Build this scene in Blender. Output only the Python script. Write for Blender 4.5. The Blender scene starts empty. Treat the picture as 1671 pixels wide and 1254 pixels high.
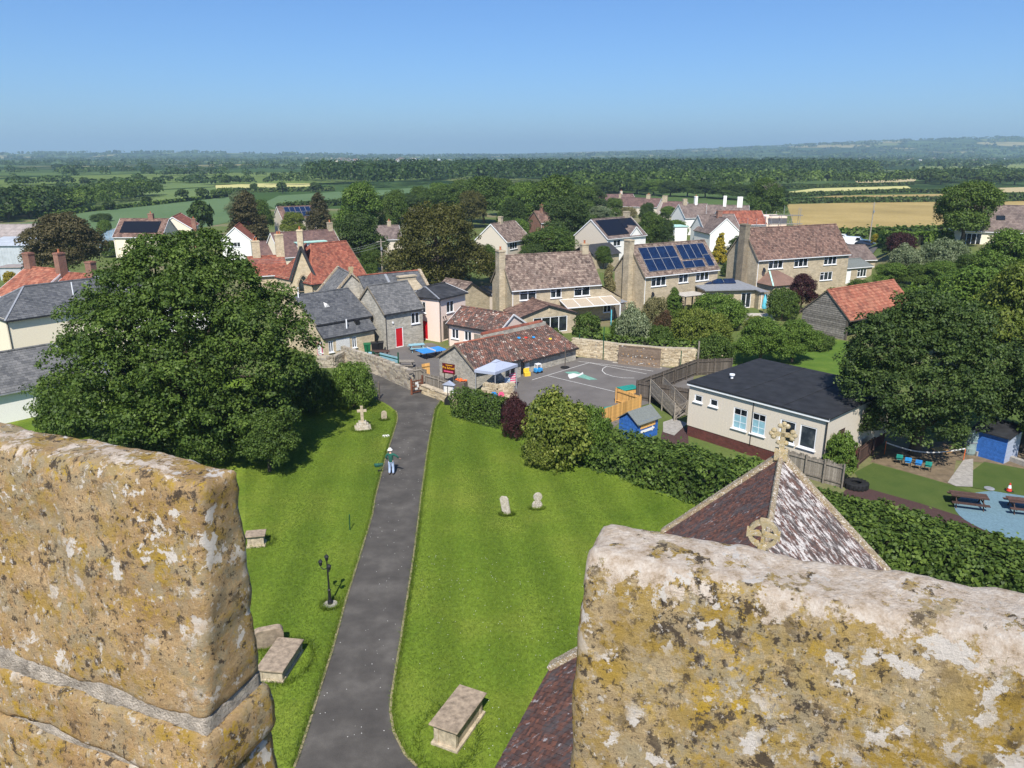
import bpy, bmesh, math, random
import numpy as np
from mathutils import Vector, Matrix, noise
# ------------------------------------------------------------------ camera, sky, sun, exposure
SC = bpy.context.scene
COL = SC.collection
H = 20.3; FPX = 1230.0; PITCH = math.radians(17); CX, CY = 835.5, 627.0
cam = bpy.data.cameras.new('camera'); camo = bpy.data.objects.new('camera', cam); COL.objects.link(camo)
cam.sensor_width = 36; cam.lens = 36*FPX/1671; cam.clip_start = 0.05; cam.clip_end = 60000
camo.location = (0, 0, H); camo.rotation_euler = (math.pi/2-PITCH, 0, 0); SC.camera = camo
SUN_EL, SUN_AZ = math.radians(50), math.radians(184)      # sun stands behind the camera (azimuth clockwise from +Y)
W = bpy.data.worlds.new('World'); SC.world = W; W.use_nodes = True
nt = W.node_tree; bg = nt.nodes['Background']
sky = nt.nodes.new('ShaderNodeTexSky'); sky.sky_type = 'NISHITA'; sky.sun_disc = False
sky.sun_elevation = SUN_EL; sky.sun_rotation = SUN_AZ; sky.altitude = 50
sky.air_density = 1.0; sky.dust_density = 0.4; sky.ozone_density = 8
wb = nt.nodes.new('ShaderNodeMix'); wb.data_type = 'RGBA'; wb.blend_type = 'MULTIPLY'; wb.inputs[0].default_value = 1; wb.inputs[7].default_value = (.63,.8,1,1)   # the photograph's cool white balance
nt.links.new(sky.outputs[0], wb.inputs[6]); nt.links.new(wb.outputs[2], bg.inputs[0]); bg.inputs[1].default_value = 0.098
sl = bpy.data.lights.new('sun', 'SUN'); slo = bpy.data.objects.new('sun', sl); COL.objects.link(slo)
sl.energy = 5.0; sl.angle = math.radians(0.53); sl.color = (1, 0.95, 0.87)
sd = Vector((math.sin(SUN_AZ)*math.cos(SUN_EL), math.cos(SUN_AZ)*math.cos(SUN_EL), math.sin(SUN_EL)))
slo.rotation_euler = sd.to_track_quat('Z', 'Y').to_euler(); slo.location = (0, -20, 60)
SC.view_settings.view_transform = 'Standard'; SC.view_settings.look = 'None'
SC.view_settings.exposure = 0.46; SC.view_settings.gamma = 1
SC.cycles.max_bounces = 6; SC.cycles.diffuse_bounces = 3; SC.cycles.transmission_bounces = 4; SC.cycles.transparent_max_bounces = 6
SC.cycles.volume_bounces = 1
# ------------------------------------------------------------------ pixel -> place
SP, CP = math.sin(PITCH), math.cos(PITCH)
def ray(px, py):
    X = (px-CX)/FPX; D = (py-CY)/FPX
    return X, CP-D*SP, -(SP+D*CP)
def g(px, py, z=0.0):
    r = ray(px, py); t = (z-H)/r[2]
    return Vector((r[0]*t, r[1]*t, z))
def zat(px, py, P):                      # height at which the pixel row passes over the ground point P
    r = ray(px, py); return H+r[2]*P.y/r[1]
def depth(P): return P.y*CP-(P.z-H)*SP
# ------------------------------------------------------------------ building helpers
class B:
    def __init__(s): s.v = []; s.f = []; s.t = []; s.tint = 0.5
    def add(s, vs, fs):
        n = len(s.v); s.v += [tuple(v) for v in vs]; s.t += [s.tint]*len(vs)
        s.f += [tuple(i+n for i in f) for f in fs]; return s
    def box(s, x0, x1, y0, y1, z0, z1):
        return s.add([(x0,y0,z0),(x1,y0,z0),(x1,y1,z0),(x0,y1,z0),(x0,y0,z1),(x1,y0,z1),(x1,y1,z1),(x0,y1,z1)],
                     [(3,2,1,0),(4,5,6,7),(0,1,5,4),(1,2,6,5),(2,3,7,6),(3,0,4,7)])
    def obox(s, c, ux, uy, uz, a, b, h):  # oriented box, centre c, half sizes
        c = Vector(c); V = []
        for k in (-1, 1):
            for (i, j) in ((-1,-1),(1,-1),(1,1),(-1,1)): V.append(c+ux*(i*a)+uy*(j*b)+uz*(k*h))
        return s.add(V, [(3,2,1,0),(4,5,6,7),(0,1,5,4),(1,2,6,5),(2,3,7,6),(3,0,4,7)])
    def bar(s, p, q, w, h=None, up=Vector((0,0,1))):
        p = Vector(p); q = Vector(q); d = q-p; L = d.length; d.normalize(); h = h or w
        if abs(d.dot(up)) > .97: up = Vector((0,1,0))
        sx = d.cross(up).normalized(); sz = sx.cross(d)
        return s.obox((p+q)/2, d, sx, sz, L/2, w/2, h/2)
    def quad(s, a, b, c, d): return s.add([a, b, c, d], [(0,1,2,3)])
    def poly(s, pts): return s.add(pts, [tuple(range(len(pts)))])
    def prism(s, pts, z0, z1):            # pts: CCW xy
        n = len(pts); V = [(p[0],p[1],z0) for p in pts]+[(p[0],p[1],z1) for p in pts]
        return s.add(V, [tuple(range(n-1,-1,-1)), tuple(range(n,2*n))]+[(i,(i+1)%n,n+(i+1)%n,n+i) for i in range(n)])
    def tube(s, pts, rad, n=8, cap=True):
        pts = [Vector(p) for p in pts]; rad = rad if hasattr(rad,'__len__') else [rad]*len(pts); V = []; F = []
        for i, p in enumerate(pts):
            d = (pts[min(i+1,len(pts)-1)]-pts[max(i-1,0)]).normalized()
            u = d.cross(Vector((0,0,1)) if abs(d.z) < .9 else Vector((1,0,0))).normalized(); w = d.cross(u)
            V += [p+u*(rad[i]*math.cos(2*math.pi*k/n))+w*(rad[i]*math.sin(2*math.pi*k/n)) for k in range(n)]
        for i in range(len(pts)-1):
            for k in range(n): F.append((i*n+k, i*n+(k+1)%n, (i+1)*n+(k+1)%n, (i+1)*n+k))
        if cap: F += [tuple(range(n-1,-1,-1)), tuple(range((len(pts)-1)*n, len(pts)*n))]
        return s.add(V, F)
    def lathe(s, prof, c=(0,0,0), n=12):  # prof: (r,z)
        V = []; F = []
        for r, z in prof: V += [(c[0]+r*math.cos(2*math.pi*k/n), c[1]+r*math.sin(2*math.pi*k/n), c[2]+z) for k in range(n)]
        for i in range(len(prof)-1):
            for k in range(n): F.append((i*n+k, i*n+(k+1)%n, (i+1)*n+(k+1)%n, (i+1)*n+k))
        F += [tuple(range(n-1,-1,-1)), tuple(range((len(prof)-1)*n, len(prof)*n))]
        return s.add(V, F)
    def build(s, name, mat, parent=None, smooth=False, stuff=False, bevel=0, offset=None):
        me = bpy.data.meshes.new(name)
        me.from_pydata(s.v, [], s.f)
        at = me.attributes.new('tint', 'FLOAT', 'POINT'); at.data.foreach_set('value', np.array(s.t, dtype=np.float32))
        me.materials.append(M[mat] if isinstance(mat, str) else mat)
        if smooth: me.polygons.foreach_set('use_smooth', [True]*len(me.polygons))
        o = bpy.data.objects.new(name, me); COL.objects.link(o)
        if parent: o.parent = parent
        if stuff: o['kind'] = 'stuff'
        if bevel:
            m = o.modifiers.new('bevel', 'BEVEL'); m.width = bevel; m.segments = 2; m.limit_method = 'ANGLE'
        return o
def npmesh(name, V, F4, tint, mat, parent=None, stuff=False, smooth=False):   # numpy verts (n,3), quads or tris (m,k)
    me = bpy.data.meshes.new(name or 'crown'); k = F4.shape[1]; m = len(F4)
    me.vertices.add(len(V)); me.vertices.foreach_set('co', V.astype(np.float32).ravel())
    me.loops.add(m*k); me.loops.foreach_set('vertex_index', F4.astype(np.int32).ravel())
    me.polygons.add(m); me.polygons.foreach_set('loop_start', np.arange(0, m*k, k, dtype=np.int32))
    me.polygons.foreach_set('loop_total', np.full(m, k, dtype=np.int32))
    if tint is not None:
        at = me.attributes.new('tint', 'FLOAT', 'POINT'); at.data.foreach_set('value', tint.astype(np.float32))
    me.update(calc_edges=True)
    if smooth: me.polygons.foreach_set('use_smooth', [True]*m)
    if mat is not None: me.materials.append(M[mat] if isinstance(mat, str) else mat)
    if name is None: return me
    o = bpy.data.objects.new(name, me); COL.objects.link(o)
    if parent: o.parent = parent
    if stuff: o['kind'] = 'stuff'
    return o
def tag(o, label=None, cat=None, group=None, kind=None):
    if label: o['label'] = label
    if cat: o['category'] = cat
    if group: o['group'] = group
    if kind: o['kind'] = kind
    return o
def thing(name, label, cat, loc=(0,0,0), rz=0.0, group=None):
    o = bpy.data.objects.new(name, None); o.empty_display_size = .2; COL.objects.link(o)
    o.location = loc; o.rotation_euler = (0,0,rz); return tag(o, label, cat, group)
def copy_tree(o, parent=None):
    c = o.copy(); COL.objects.link(c); c.parent = parent
    for ch in list(o.children): copy_tree(ch, c)
    return c
# ------------------------------------------------------------------ materials
M = {}
def new_mat(name):
    m = bpy.data.materials.new(name); m.use_nodes = True; M[name] = m
    return m, m.node_tree, m.node_tree.nodes['Principled BSDF']
def coords(nt, kind='obj'):
    if kind == 'world':
        n = nt.nodes.new('ShaderNodeNewGeometry'); return n.outputs['Position']
    return nt.nodes.new('ShaderNodeTexCoord').outputs['Object']
def nz(nt, co, scale, detail=4, rough=.6, dist=0.0):
    n = nt.nodes.new('ShaderNodeTexNoise'); n.inputs['Scale'].default_value = scale; n.inputs['Detail'].default_value = detail
    n.inputs['Roughness'].default_value = rough; n.inputs['Distortion'].default_value = dist
    nt.links.new(co, n.inputs['Vector']); return n.outputs['Fac']
def ramp(nt, fac, stops, interp='LINEAR'):
    n = nt.nodes.new('ShaderNodeValToRGB'); e = n.color_ramp.elements; n.color_ramp.interpolation = interp
    while len(e) < len(stops): e.new(.5)
    for k, (p, c) in enumerate(stops):
        e[k].position = p; e[k].color = (c[0], c[1], c[2], 1) if hasattr(c, '__len__') else (c, c, c, 1)
    nt.links.new(fac, n.inputs[0]); return n.outputs[0]
def mix(nt, f, a, b, mode='MIX'):
    n = nt.nodes.new('ShaderNodeMix'); n.data_type = 'RGBA'; n.blend_type = mode
    for s, v in ((0, f), (6, a), (7, b)):
        if hasattr(v, 'links') or isinstance(v, bpy.types.NodeSocket): nt.links.new(v, n.inputs[s])
        elif s == 0: n.inputs[0].default_value = v
        else: n.inputs[s].default_value = (v[0], v[1], v[2], 1)
    return n.outputs[2]
def bump(nt, p, h, strength=.4, dist=.02):
    n = nt.nodes.new('ShaderNodeBump'); n.inputs['Strength'].default_value = strength; n.inputs['Distance'].default_value = dist
    nt.links.new(h, n.inputs['Height']); nt.links.new(n.outputs[0], p.inputs['Normal'])
def attr(nt, name='tint'):
    n = nt.nodes.new('ShaderNodeAttribute'); n.attribute_name = name; return n.outputs['Fac']
def plain(name, c, rough=.7, metal=0, var=.12, scale=3, spec=.3, b=0, kind='obj', coat=0, rnd=0):
    m, nt, p = new_mat(name); co = coords(nt, kind)
    f = nz(nt, co, scale, 5)
    lo = [x*(1-2*var) for x in c]; hi = [min(1, x*(1+2*var)) for x in c]
    cc_ = ramp(nt, f, [(.25, lo), (.75, hi)])
    if name.startswith('wood') or name == 'weatherboard':      # boards differ one from the next
        oi = nt.nodes.new('ShaderNodeObjectInfo'); cc_ = mix(nt, 1, cc_, ramp(nt, oi.outputs['Random'], [(0, (.68,.66,.64)), (1, (1.22,1.2,1.18))]), 'MULTIPLY')
    nt.links.new(cc_, p.inputs['Base Color'])
    p.inputs['Roughness'].default_value = rough; p.inputs['Metallic'].default_value = metal; p.inputs['Specular IOR Level'].default_value = spec
    if coat: p.inputs['Coat Weight'].default_value = coat; p.inputs['Coat Roughness'].default_value = .05
    if b: bump(nt, p, nz(nt, co, scale*6, 6), b, .02)
    return m
def tiles(name, cols, lichen=None, lth=.62, lsc=2.2, rough=.85, kind='obj', lich2=None, streak=False):
    m, nt, p = new_mat(name); co = coords(nt, kind)
    if streak:
        mp = nt.nodes.new('ShaderNodeMapping'); mp.inputs['Scale'].default_value = (1.5,.75,.75); nt.links.new(co, mp.inputs[0]); co = mp.outputs[0]
    n = len(cols); c = ramp(nt, attr(nt), [(i/max(1,n-1), cols[i]) for i in range(n)])
    big = nz(nt, co, .5, 4); c = mix(nt, .55, c, ramp(nt, big, [(.3, (.55,.55,.55)), (.7, (1.25,1.2,1.15))]), 'MULTIPLY')
    fine = nz(nt, co, 14, 4); c = mix(nt, .35, c, ramp(nt, fine, [(.3, (.5,.5,.5)), (.7, (1.3,1.3,1.3))]), 'MULTIPLY')
    if lichen:
        k = ramp(nt, nz(nt, co, lsc, 7, .72), [(lth-.02, 0), (lth+.03, 1)]); c = mix(nt, k, c, lichen)
    if lich2:
        k = ramp(nt, nz(nt, co, lsc*.45, 7, .72, .4), [(.50, 0), (.58, .8)]); c = mix(nt, k, c, lich2)
    nt.links.new(c, p.inputs['Base Color']); p.inputs['Roughness'].default_value = rough; p.inputs['Specular IOR Level'].default_value = .25
    bump(nt, p, fine, .3, .01); return m
def masonry(name, c1, c2, mortar, bw=.4, bh=.14, kind='obj', bumpk=.5):
    m, nt, p = new_mat(name)
    tc = nt.nodes.new('ShaderNodeTexCoord'); geo = nt.nodes.new('ShaderNodeNewGeometry')
    # walls run along local x or y: use (x+y, z)
    sp = nt.nodes.new('ShaderNodeSeparateXYZ'); nt.links.new(tc.outputs['Object'], sp.inputs[0])
    ad = nt.nodes.new('ShaderNodeMath'); nt.links.new(sp.outputs[0], ad.inputs[0]); nt.links.new(sp.outputs[1], ad.inputs[1])
    cb = nt.nodes.new('ShaderNodeCombineXYZ'); nt.links.new(ad.outputs[0], cb.inputs[0]); nt.links.new(sp.outputs[2], cb.inputs[1])
    wob = nz(nt, tc.outputs['Object'], 2.5, 3); vm = nt.nodes.new('ShaderNodeVectorMath'); vm.operation = 'MULTIPLY_ADD'
    nt.links.new(wob, vm.inputs[0]); vm.inputs[1].default_value = (.12,.05,0); nt.links.new(cb.outputs[0], vm.inputs[2])
    br = nt.nodes.new('ShaderNodeTexBrick'); nt.links.new(vm.outputs[0], br.inputs['Vector'])
    br.inputs['Color1'].default_value = (*c1,1); br.inputs['Color2'].default_value = (*c2,1); br.inputs['Mortar'].default_value = (*mortar,1)
    br.inputs['Scale'].default_value = 1; br.inputs['Brick Width'].default_value = bw; br.inputs['Row Height'].default_value = bh
    br.inputs['Mortar Size'].default_value = .012; br.inputs['Bias'].default_value = 0
    f = nz(nt, tc.outputs['Object'], 1.1, 6, .65); c = mix(nt, .6, br.outputs['Color'], ramp(nt, f, [(.3,(.6,.6,.6)),(.7,(1.3,1.25,1.2))]), 'MULTIPLY')
    f2 = nz(nt, tc.outputs['Object'], 9, 5, .65); c = mix(nt, .5, c, ramp(nt, f2, [(.3,(.6,.6,.6)),(.7,(1.3,1.3,1.3))]), 'MULTIPLY')
    nt.links.new(c, p.inputs['Base Color']); p.inputs['Roughness'].default_value = .9; p.inputs['Specular IOR Level'].default_value = .2
    bump(nt, p, f2, bumpk, .03); return m
def leafmat(name, dark, mid, light, trans=.25, hue=.0):
    m, nt, p = new_mat(name); nt.nodes.remove(p); out = nt.nodes['Material Output']
    c = ramp(nt, attr(nt), [(0, dark), (.5, mid), (1, light)])
    oi = nt.nodes.new('ShaderNodeObjectInfo')
    c = mix(nt, .5, c, ramp(nt, oi.outputs['Random'], [(0, (.75,.8,.7)), (1, (1.2,1.15,1.1))]), 'MULTIPLY')
    d = nt.nodes.new('ShaderNodeBsdfPrincipled'); nt.links.new(c, d.inputs['Base Color']); d.inputs['Roughness'].default_value = .55; d.inputs['Specular IOR Level'].default_value = .25
    t = nt.nodes.new('ShaderNodeBsdfTranslucent'); nt.links.new(mix(nt, 1, c, (1.1,1.25,.5), 'MULTIPLY'), t.inputs['Color'])
    ms = nt.nodes.new('ShaderNodeMixShader'); ms.inputs[0].default_value = trans
    nt.links.new(d.outputs[0], ms.inputs[1]); nt.links.new(t.outputs[0], ms.inputs[2]); nt.links.new(ms.outputs[0], out.inputs['Surface'])
    return m
# foliage
leafmat('leaf_green', (0.032, 0.056, 0.012), (0.07, 0.118, 0.021), (0.15, 0.215, 0.04), 0.25)
leafmat('leaf_fresh', (0.045, 0.08, 0.014), (0.1, 0.17, 0.026), (0.19, 0.27, 0.05), 0.25)
leafmat('leaf_dark', (0.022, 0.042, 0.013), (0.05, 0.085, 0.02), (0.105, 0.155, 0.036), 0.25)
leafmat('leaf_olive', (0.035, 0.04, 0.01), (0.078, 0.078, 0.017), (0.15, 0.14, 0.034), 0.25)
leafmat('leaf_brown', (0.04, 0.038, 0.016), (0.085, 0.075, 0.032), (0.15, 0.12, 0.055), 0.25)
leafmat('leaf_purple', (.02,.008,.01), (.05,.016,.02), (.10,.035,.035))
leafmat('leaf_yellow', (.12,.1,.012), (.3,.24,.02), (.5,.4,.04))
leafmat('leaf_lime', (.05,.075,.012), (.13,.17,.026), (.27,.29,.06))
leafmat('leaf_silver', (.06,.085,.04), (.16,.2,.105), (.33,.37,.23), 0.25)
leafmat('leaf_pale', (.06,.06,.02), (.2,.18,.08), (.42,.37,.2))
leafmat('leaf_rust', (.03,.03,.012), (.08,.055,.025), (.17,.08,.045))
leafmat('leaf_wood', (0.022, 0.045, 0.012), (0.045, 0.085, 0.02), (0.085, 0.135, 0.032), 0.25)
leafmat('grass_blade', (.06,.1,.012), (.115,.175,.018), (.2,.27,.035), .3)
plain('bark', (.09,.07,.05), .9, var=.2, scale=6, b=.6)
plain('dead_wood', (.28,.25,.2), .9, var=.15)
plain('hedge_shade_core', (.025,.03,.015), .9)
plain('soil', (.16,.12,.075), .95, var=.2, scale=2, b=.5)
# building stuff
masonry('stone_tan', (.53,.45,.32), (.41,.34,.235), (.42,.37,.28), .42, .13)
masonry('stone_tan_dark', (.27,.225,.16), (.20,.17,.125), (.24,.21,.165), .36, .11)
masonry('stone_grey', (.50,.47,.40), (.31,.295,.255), (.43,.41,.35), .34, .13, bumpk=.8)
masonry('stone_cream', (.62,.52,.36), (.5,.41,.27), (.5,.43,.32), .5, .2)
masonry('brick_red', (.30,.11,.07), (.22,.085,.06), (.3,.25,.2), .225, .075)
masonry('brick_dark', (.15,.04,.035), (.11,.035,.03), (.1,.06,.05), .3, .085)
plain('render_pink', (.80,.64,.54), .85, var=.03, b=.15, scale=8)
plain('render_cream', (.82,.73,.55), .85, var=.03, b=.15, scale=8)
plain('render_white', (.84,.82,.77), .85, var=.03, b=.15, scale=8)
plain('render_beige', (.62,.55,.45), .85, var=.04, b=.15, scale=8)
plain('white_paint', (.82,.82,.81), .4, var=.02, spec=.4)
plain('pvc', (.82,.83,.84), .3, var=.01, spec=.5)
plain('black_paint', (.018,.018,.02), .4, var=.05)
plain('gutter_dark', (.03,.03,.033), .45)
plain('lead', (.25,.26,.28), .5, var=.1)
plain('sky_blue_paint', (.12,.5,.62), .5)
plain('pale_green_paint', (.42,.66,.58), .5)
plain('red_paint', (.52,.012,.02), .4, var=.05)
plain('sign_red', (.10,.012,.012), .45, var=.08)
plain('sign_yellow', (.85,.45,.03), .5)
plain('blue_cloth', (.035,.24,.62), .6, var=.1)
plain('blue_panel', (.03,.22,.55), .4)
plain('green_plastic', (.012,.13,.05), .45)
plain('green_post', (.008,.07,.035), .5)
plain('teal_plastic', (.02,.25,.2), .5)
plain('grey_cloth', (.36,.40,.50), .8, var=.03)
plain('blue_board', (.035,.13,.42), .6, var=.15, scale=5)
plain('felt_grey', (.16,.175,.165), .95, var=.1, scale=9, b=.3)
plain('felt_black', (.022,.023,.026), .8, var=.25, scale=1.2, b=.2)
plain('gravel', (.42,.35,.26), .95, var=.2, scale=30, b=.5)
plain('paving', (.46,.42,.36), .9, var=.12, scale=4)
plain('concrete', (.31,.29,.26), .9, var=.15, scale=4, b=.3)
plain('rubber_brown', (.065,.035,.032), .95, var=.15, scale=12, b=.3)
plain('rubber_blue', (.13,.215,.26), .9, var=.12, scale=10, b=.2)
plain('rubber', (.014,.014,.015), .8, var=.15)
plain('wood_grey', (.25,.225,.19), .9, var=.22, scale=7, b=.3)
plain('weatherboard', (.20,.185,.165), .9, var=.25, scale=4, b=.3)
plain('wood_dark', (.115,.098,.083), .9, var=.25, scale=7, b=.3)
plain('wood_fresh', (.62,.36,.12), .8, var=.14, scale=6, b=.2)
plain('wood_bench', (.085,.05,.04), .8, var=.2, scale=7)
plain('wood_gate', (.15,.055,.03), .7, var=.15)
plain('wood_panel', (.21,.16,.12), .9, var=.15, scale=5, b=.3)
plain('pole_wood', (.33,.29,.24), .9, var=.15)
plain('pot_terracotta', (.42,.15,.07), .8, var=.15)
plain('corrugated', (.55,.58,.60), .5, metal=.3, var=.1, scale=.8)
plain('corrugated_blue', (.26,.36,.44), .5, metal=.2, var=.15, scale=.8)
plain('asbestos', (.30,.26,.24), .9, var=.15, scale=1.2)
plain('skin', (.55,.33,.24), .6, var=.03)
plain('jumper', (.018,.095,.07), .9, var=.15, scale=8)
plain('jeans', (.42,.52,.70), .85, var=.08, scale=8)
plain('shoe', (.02,.02,.02), .6)
plain('cloth_white', (.82,.81,.77), .8, var=.03)
plain('car_white', (.8,.8,.8), .25, var=.01, spec=.5, coat=.6)
plain('car_dark', (.012,.016,.026), .22, var=.05, spec=.5, coat=.8)
plain('glass_dark', (.012,.016,.02), .06, var=.2, spec=.6, scale=1)
plain('toy_blue', (.03,.27,.62), .4); plain('toy_yellow', (.8,.52,.05), .4); plain('toy_pink', (.65,.09,.2), .5); plain('toy_red', (.6,.05,.03), .45); plain('toy_white', (.8,.8,.8), .4)
plain('light_blue_table', (.25,.44,.5), .6, var=.1); plain('orange', (.85,.16,.03), .5)
plain('butt_grey', (.22,.29,.28), .5, var=.1)
plain('line_white', (.62,.61,.58), .9, var=.15, scale=9); plain('paint_green', (.16,.34,.27), .9, var=.2, scale=6)
plain('tomb_stone', (.30,.235,.17), .95, var=.25, scale=5, b=.8)
plain('tomb_side', (.42,.35,.25), .95, var=.25, scale=4, b=.8)
plain('verge_tan', (.27,.23,.13), .95, var=.2, scale=6)
# window glass: dark room behind a shiny pane with a slight tint
m, nt_, p = new_mat('pane'); co = coords(nt_, 'world')
nt_.links.new(ramp(nt_, nz(nt_, co, .9, 3), [(.4, (.008,.010,.013)), (.62, (.035,.045,.055)), (.75, (.12,.13,.13))]), p.inputs['Base Color'])
p.inputs['Roughness'].default_value = .05; p.inputs['Specular IOR Level'].default_value = .6
m, nt_, p = new_mat('solar'); co = coords(nt_)
nt_.links.new(ramp(nt_, nz(nt_, co, 2, 2), [(.3, (.006,.014,.045)), (.7, (.01,.026,.075))]), p.inputs['Base Color']); p.inputs['Roughness'].default_value = .12; p.inputs['Specular IOR Level'].default_value = .5
m, nt_, p = new_mat('solar_black'); p.inputs['Base Color'].default_value = (.006,.006,.010,1); p.inputs['Roughness'].default_value = .3
# roofs
tiles('roof_brown', [(.085,.06,.05),(.19,.135,.11),(.3,.23,.185),(.12,.085,.07),(.24,.18,.15)], (.42,.36,.29), .60, 7)
tiles('roof_rust', [(.095,.06,.05),(.17,.10,.078),(.25,.16,.125),(.12,.078,.066)], (.36,.29,.23), .62, 7)
tiles('roof_red', [(.19,.062,.042),(.28,.09,.06),(.36,.135,.085),(.17,.065,.05)], (.36,.22,.14), .66, 5)
tiles('roof_clay', [(.27,.09,.06),(.36,.135,.085),(.42,.18,.115),(.22,.085,.06)], (.42,.28,.18), .64, 4)
tiles('roof_mottle', [(.075,.055,.05),(.18,.085,.064),(.27,.125,.088),(.09,.07,.062),(.21,.1,.074),(.12,.09,.078)], (.62,.56,.48), .60, 3.0, lich2=(.06,.05,.045))
tiles('roof_grey', [(.13,.10,.092),(.18,.14,.125),(.22,.175,.155)], (.3,.26,.22), .66, 4)
tiles('roof_plum', [(.12,.075,.07),(.16,.1,.09),(.19,.12,.105)], (.28,.22,.18), .68, 4)
tiles('slate', [(.07,.075,.086),(.105,.11,.12),(.14,.145,.152),(.09,.096,.106)], (.2,.19,.17), .68, 5)
tiles('slate_grey', [(.10,.103,.108),(.15,.152,.155),(.19,.19,.19),(.125,.128,.13)], (.26,.25,.22), .66, 5)
tiles('slate_dark', [(.03,.032,.036),(.045,.047,.053),(.06,.062,.068)])
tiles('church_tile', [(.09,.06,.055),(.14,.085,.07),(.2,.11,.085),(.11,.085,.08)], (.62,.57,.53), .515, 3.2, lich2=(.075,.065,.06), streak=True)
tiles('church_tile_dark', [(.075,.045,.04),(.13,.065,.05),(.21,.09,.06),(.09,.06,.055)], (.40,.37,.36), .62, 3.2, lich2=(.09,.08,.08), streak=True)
# rubble stones coloured piece by piece
tiles('rubble', [(.30,.26,.20),(.42,.37,.29),(.52,.46,.36),(.34,.31,.27),(.25,.2,.15)], (.6,.57,.5), .66, 3)
tiles('rubble_cream', [(.42,.34,.22),(.56,.47,.32),(.66,.57,.41),(.36,.28,.18)])
plain('mortar', (.36,.32,.25), .95, var=.15, scale=5, b=.4)
# ------------------------------------------------------------------ ground materials
def ground_mat(name, stops, scale=.6, fine=30, bumpk=.3, rows=None, rough=.95, fk=.5):
    m, nt, p = new_mat(name); co = coords(nt, 'world')
    c = ramp(nt, nz(nt, co, scale, 6, .6), stops)
    c = mix(nt, fk, c, ramp(nt, nz(nt, co, fine, 6, .75), [(.3, (.6,.6,.6)), (.7, (1.35,1.35,1.3))]), 'MULTIPLY')
    if rows:
        wv = nt.nodes.new('ShaderNodeTexWave'); wv.inputs['Scale'].default_value = rows[0]; wv.inputs['Distortion'].default_value = 1.5; wv.inputs['Detail'].default_value = 2
        mp = nt.nodes.new('ShaderNodeMapping'); mp.inputs['Rotation'].default_value = (0, 0, rows[1]); nt.links.new(co, mp.inputs[0]); nt.links.new(mp.outputs[0], wv.inputs[0])
        c = mix(nt, rows[2], c, ramp(nt, wv.outputs['Fac'], [(.2, (.75,.78,.7)), (.8, (1.2,1.18,1.15))]), 'MULTIPLY')
    nt.links.new(c, p.inputs['Base Color']); p.inputs['Roughness'].default_value = rough; p.inputs['Specular IOR Level'].default_value = .15
    bump(nt, p, nz(nt, co, fine, 5, .7), bumpk, .05); return m
ground_mat('lawn', [(.3, (.085,.145,.014)), (.5, (.122,.182,.02)), (.7, (.175,.215,.032))], .16, 4.5, .7, (.125, -.1, .5), fk=.9)
ground_mat('garden_grass', [(.25, (.06,.12,.018)), (.5, (.09,.155,.022)), (.75, (.14,.19,.035))], .5, 9, .5)
ground_mat('turf', [(.25, (.05,.085,.018)), (.75, (.085,.115,.03))], .6, 20, .3)
ground_mat('tarmac_path', [(.3, (.062,.057,.053)), (.5, (.086,.079,.072)), (.7, (.125,.115,.104))], .7, 24, .3)
ground_mat('tarmac', [(.25, (.115,.105,.10)), (.75, (.175,.16,.15))], .4, 40, .25)
ground_mat('village_ground', [(.3, (.07,.11,.025)), (.5, (.11,.14,.04)), (.62, (.2,.17,.1)), (.75, (.13,.15,.05))], .06, 3, .3)
ground_mat('crop_green', [(.3, (.10,.15,.045)), (.7, (.15,.2,.065))], .02, 1.2, .2, (.35, .5, .3))
ground_mat('crop_blue', [(.3, (.08,.135,.055)), (.7, (.115,.175,.075))], .02, 1.2, .2, (.35, .3, .25))
ground_mat('meadow', [(.3, (.14,.18,.045)), (.7, (.21,.24,.07))], .02, 1, .2)
ground_mat('wheat', [(.3, (.27,.20,.075)), (.5, (.34,.25,.095)), (.7, (.42,.31,.125))], .03, .9, .3, (.18, 1.45, .35))
ground_mat('stubble', [(.3, (.36,.29,.15)), (.7, (.48,.40,.22))], .02, 1, .2)
ground_mat('barley', [(.3, (.42,.40,.15)), (.7, (.55,.51,.22))], .02, 1, .2)
# distant patchwork of fields and hedges: voronoi cells coloured one by one
m, nt_, p = new_mat('countryside'); co = coords(nt_, 'world')
mp = nt_.nodes.new('ShaderNodeMapping'); mp.inputs['Rotation'].default_value = (0,0,.35); mp.inputs['Scale'].default_value = (1/260, 1/420, 0); nt_.links.new(co, mp.inputs[0])
vo = nt_.nodes.new('ShaderNodeTexVoronoi'); vo.inputs['Scale'].default_value = 1; vo.inputs['Randomness'].default_value = .8; nt_.links.new(mp.outputs[0], vo.inputs['Vector'])
sx = nt_.nodes.new('ShaderNodeSeparateColor'); nt_.links.new(vo.outputs['Color'], sx.inputs[0])
cc = ramp(nt_, sx.outputs[0], [(0,(.05,.09,.03)),(.3,(.085,.13,.045)),(.55,(.12,.165,.05)),(.72,(.16,.19,.07)),(.84,(.3,.26,.12)),(1,(.36,.33,.15))], 'CONSTANT')
ve = nt_.nodes.new('ShaderNodeTexVoronoi'); ve.feature = 'DISTANCE_TO_EDGE'; ve.inputs['Scale'].default_value = 1; ve.inputs['Randomness'].default_value = .8; nt_.links.new(mp.outputs[0], ve.inputs['Vector'])
cc = mix(nt_, ramp(nt_, ve.outputs[0], [(.03, 1), (.05, 0)]), cc, (.022,.045,.016))
cc = mix(nt_, ramp(nt_, nz(nt_, co, .0022, 5, .6), [(.5, 0), (.56, 1)]), cc, (.024,.048,.018))
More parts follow.
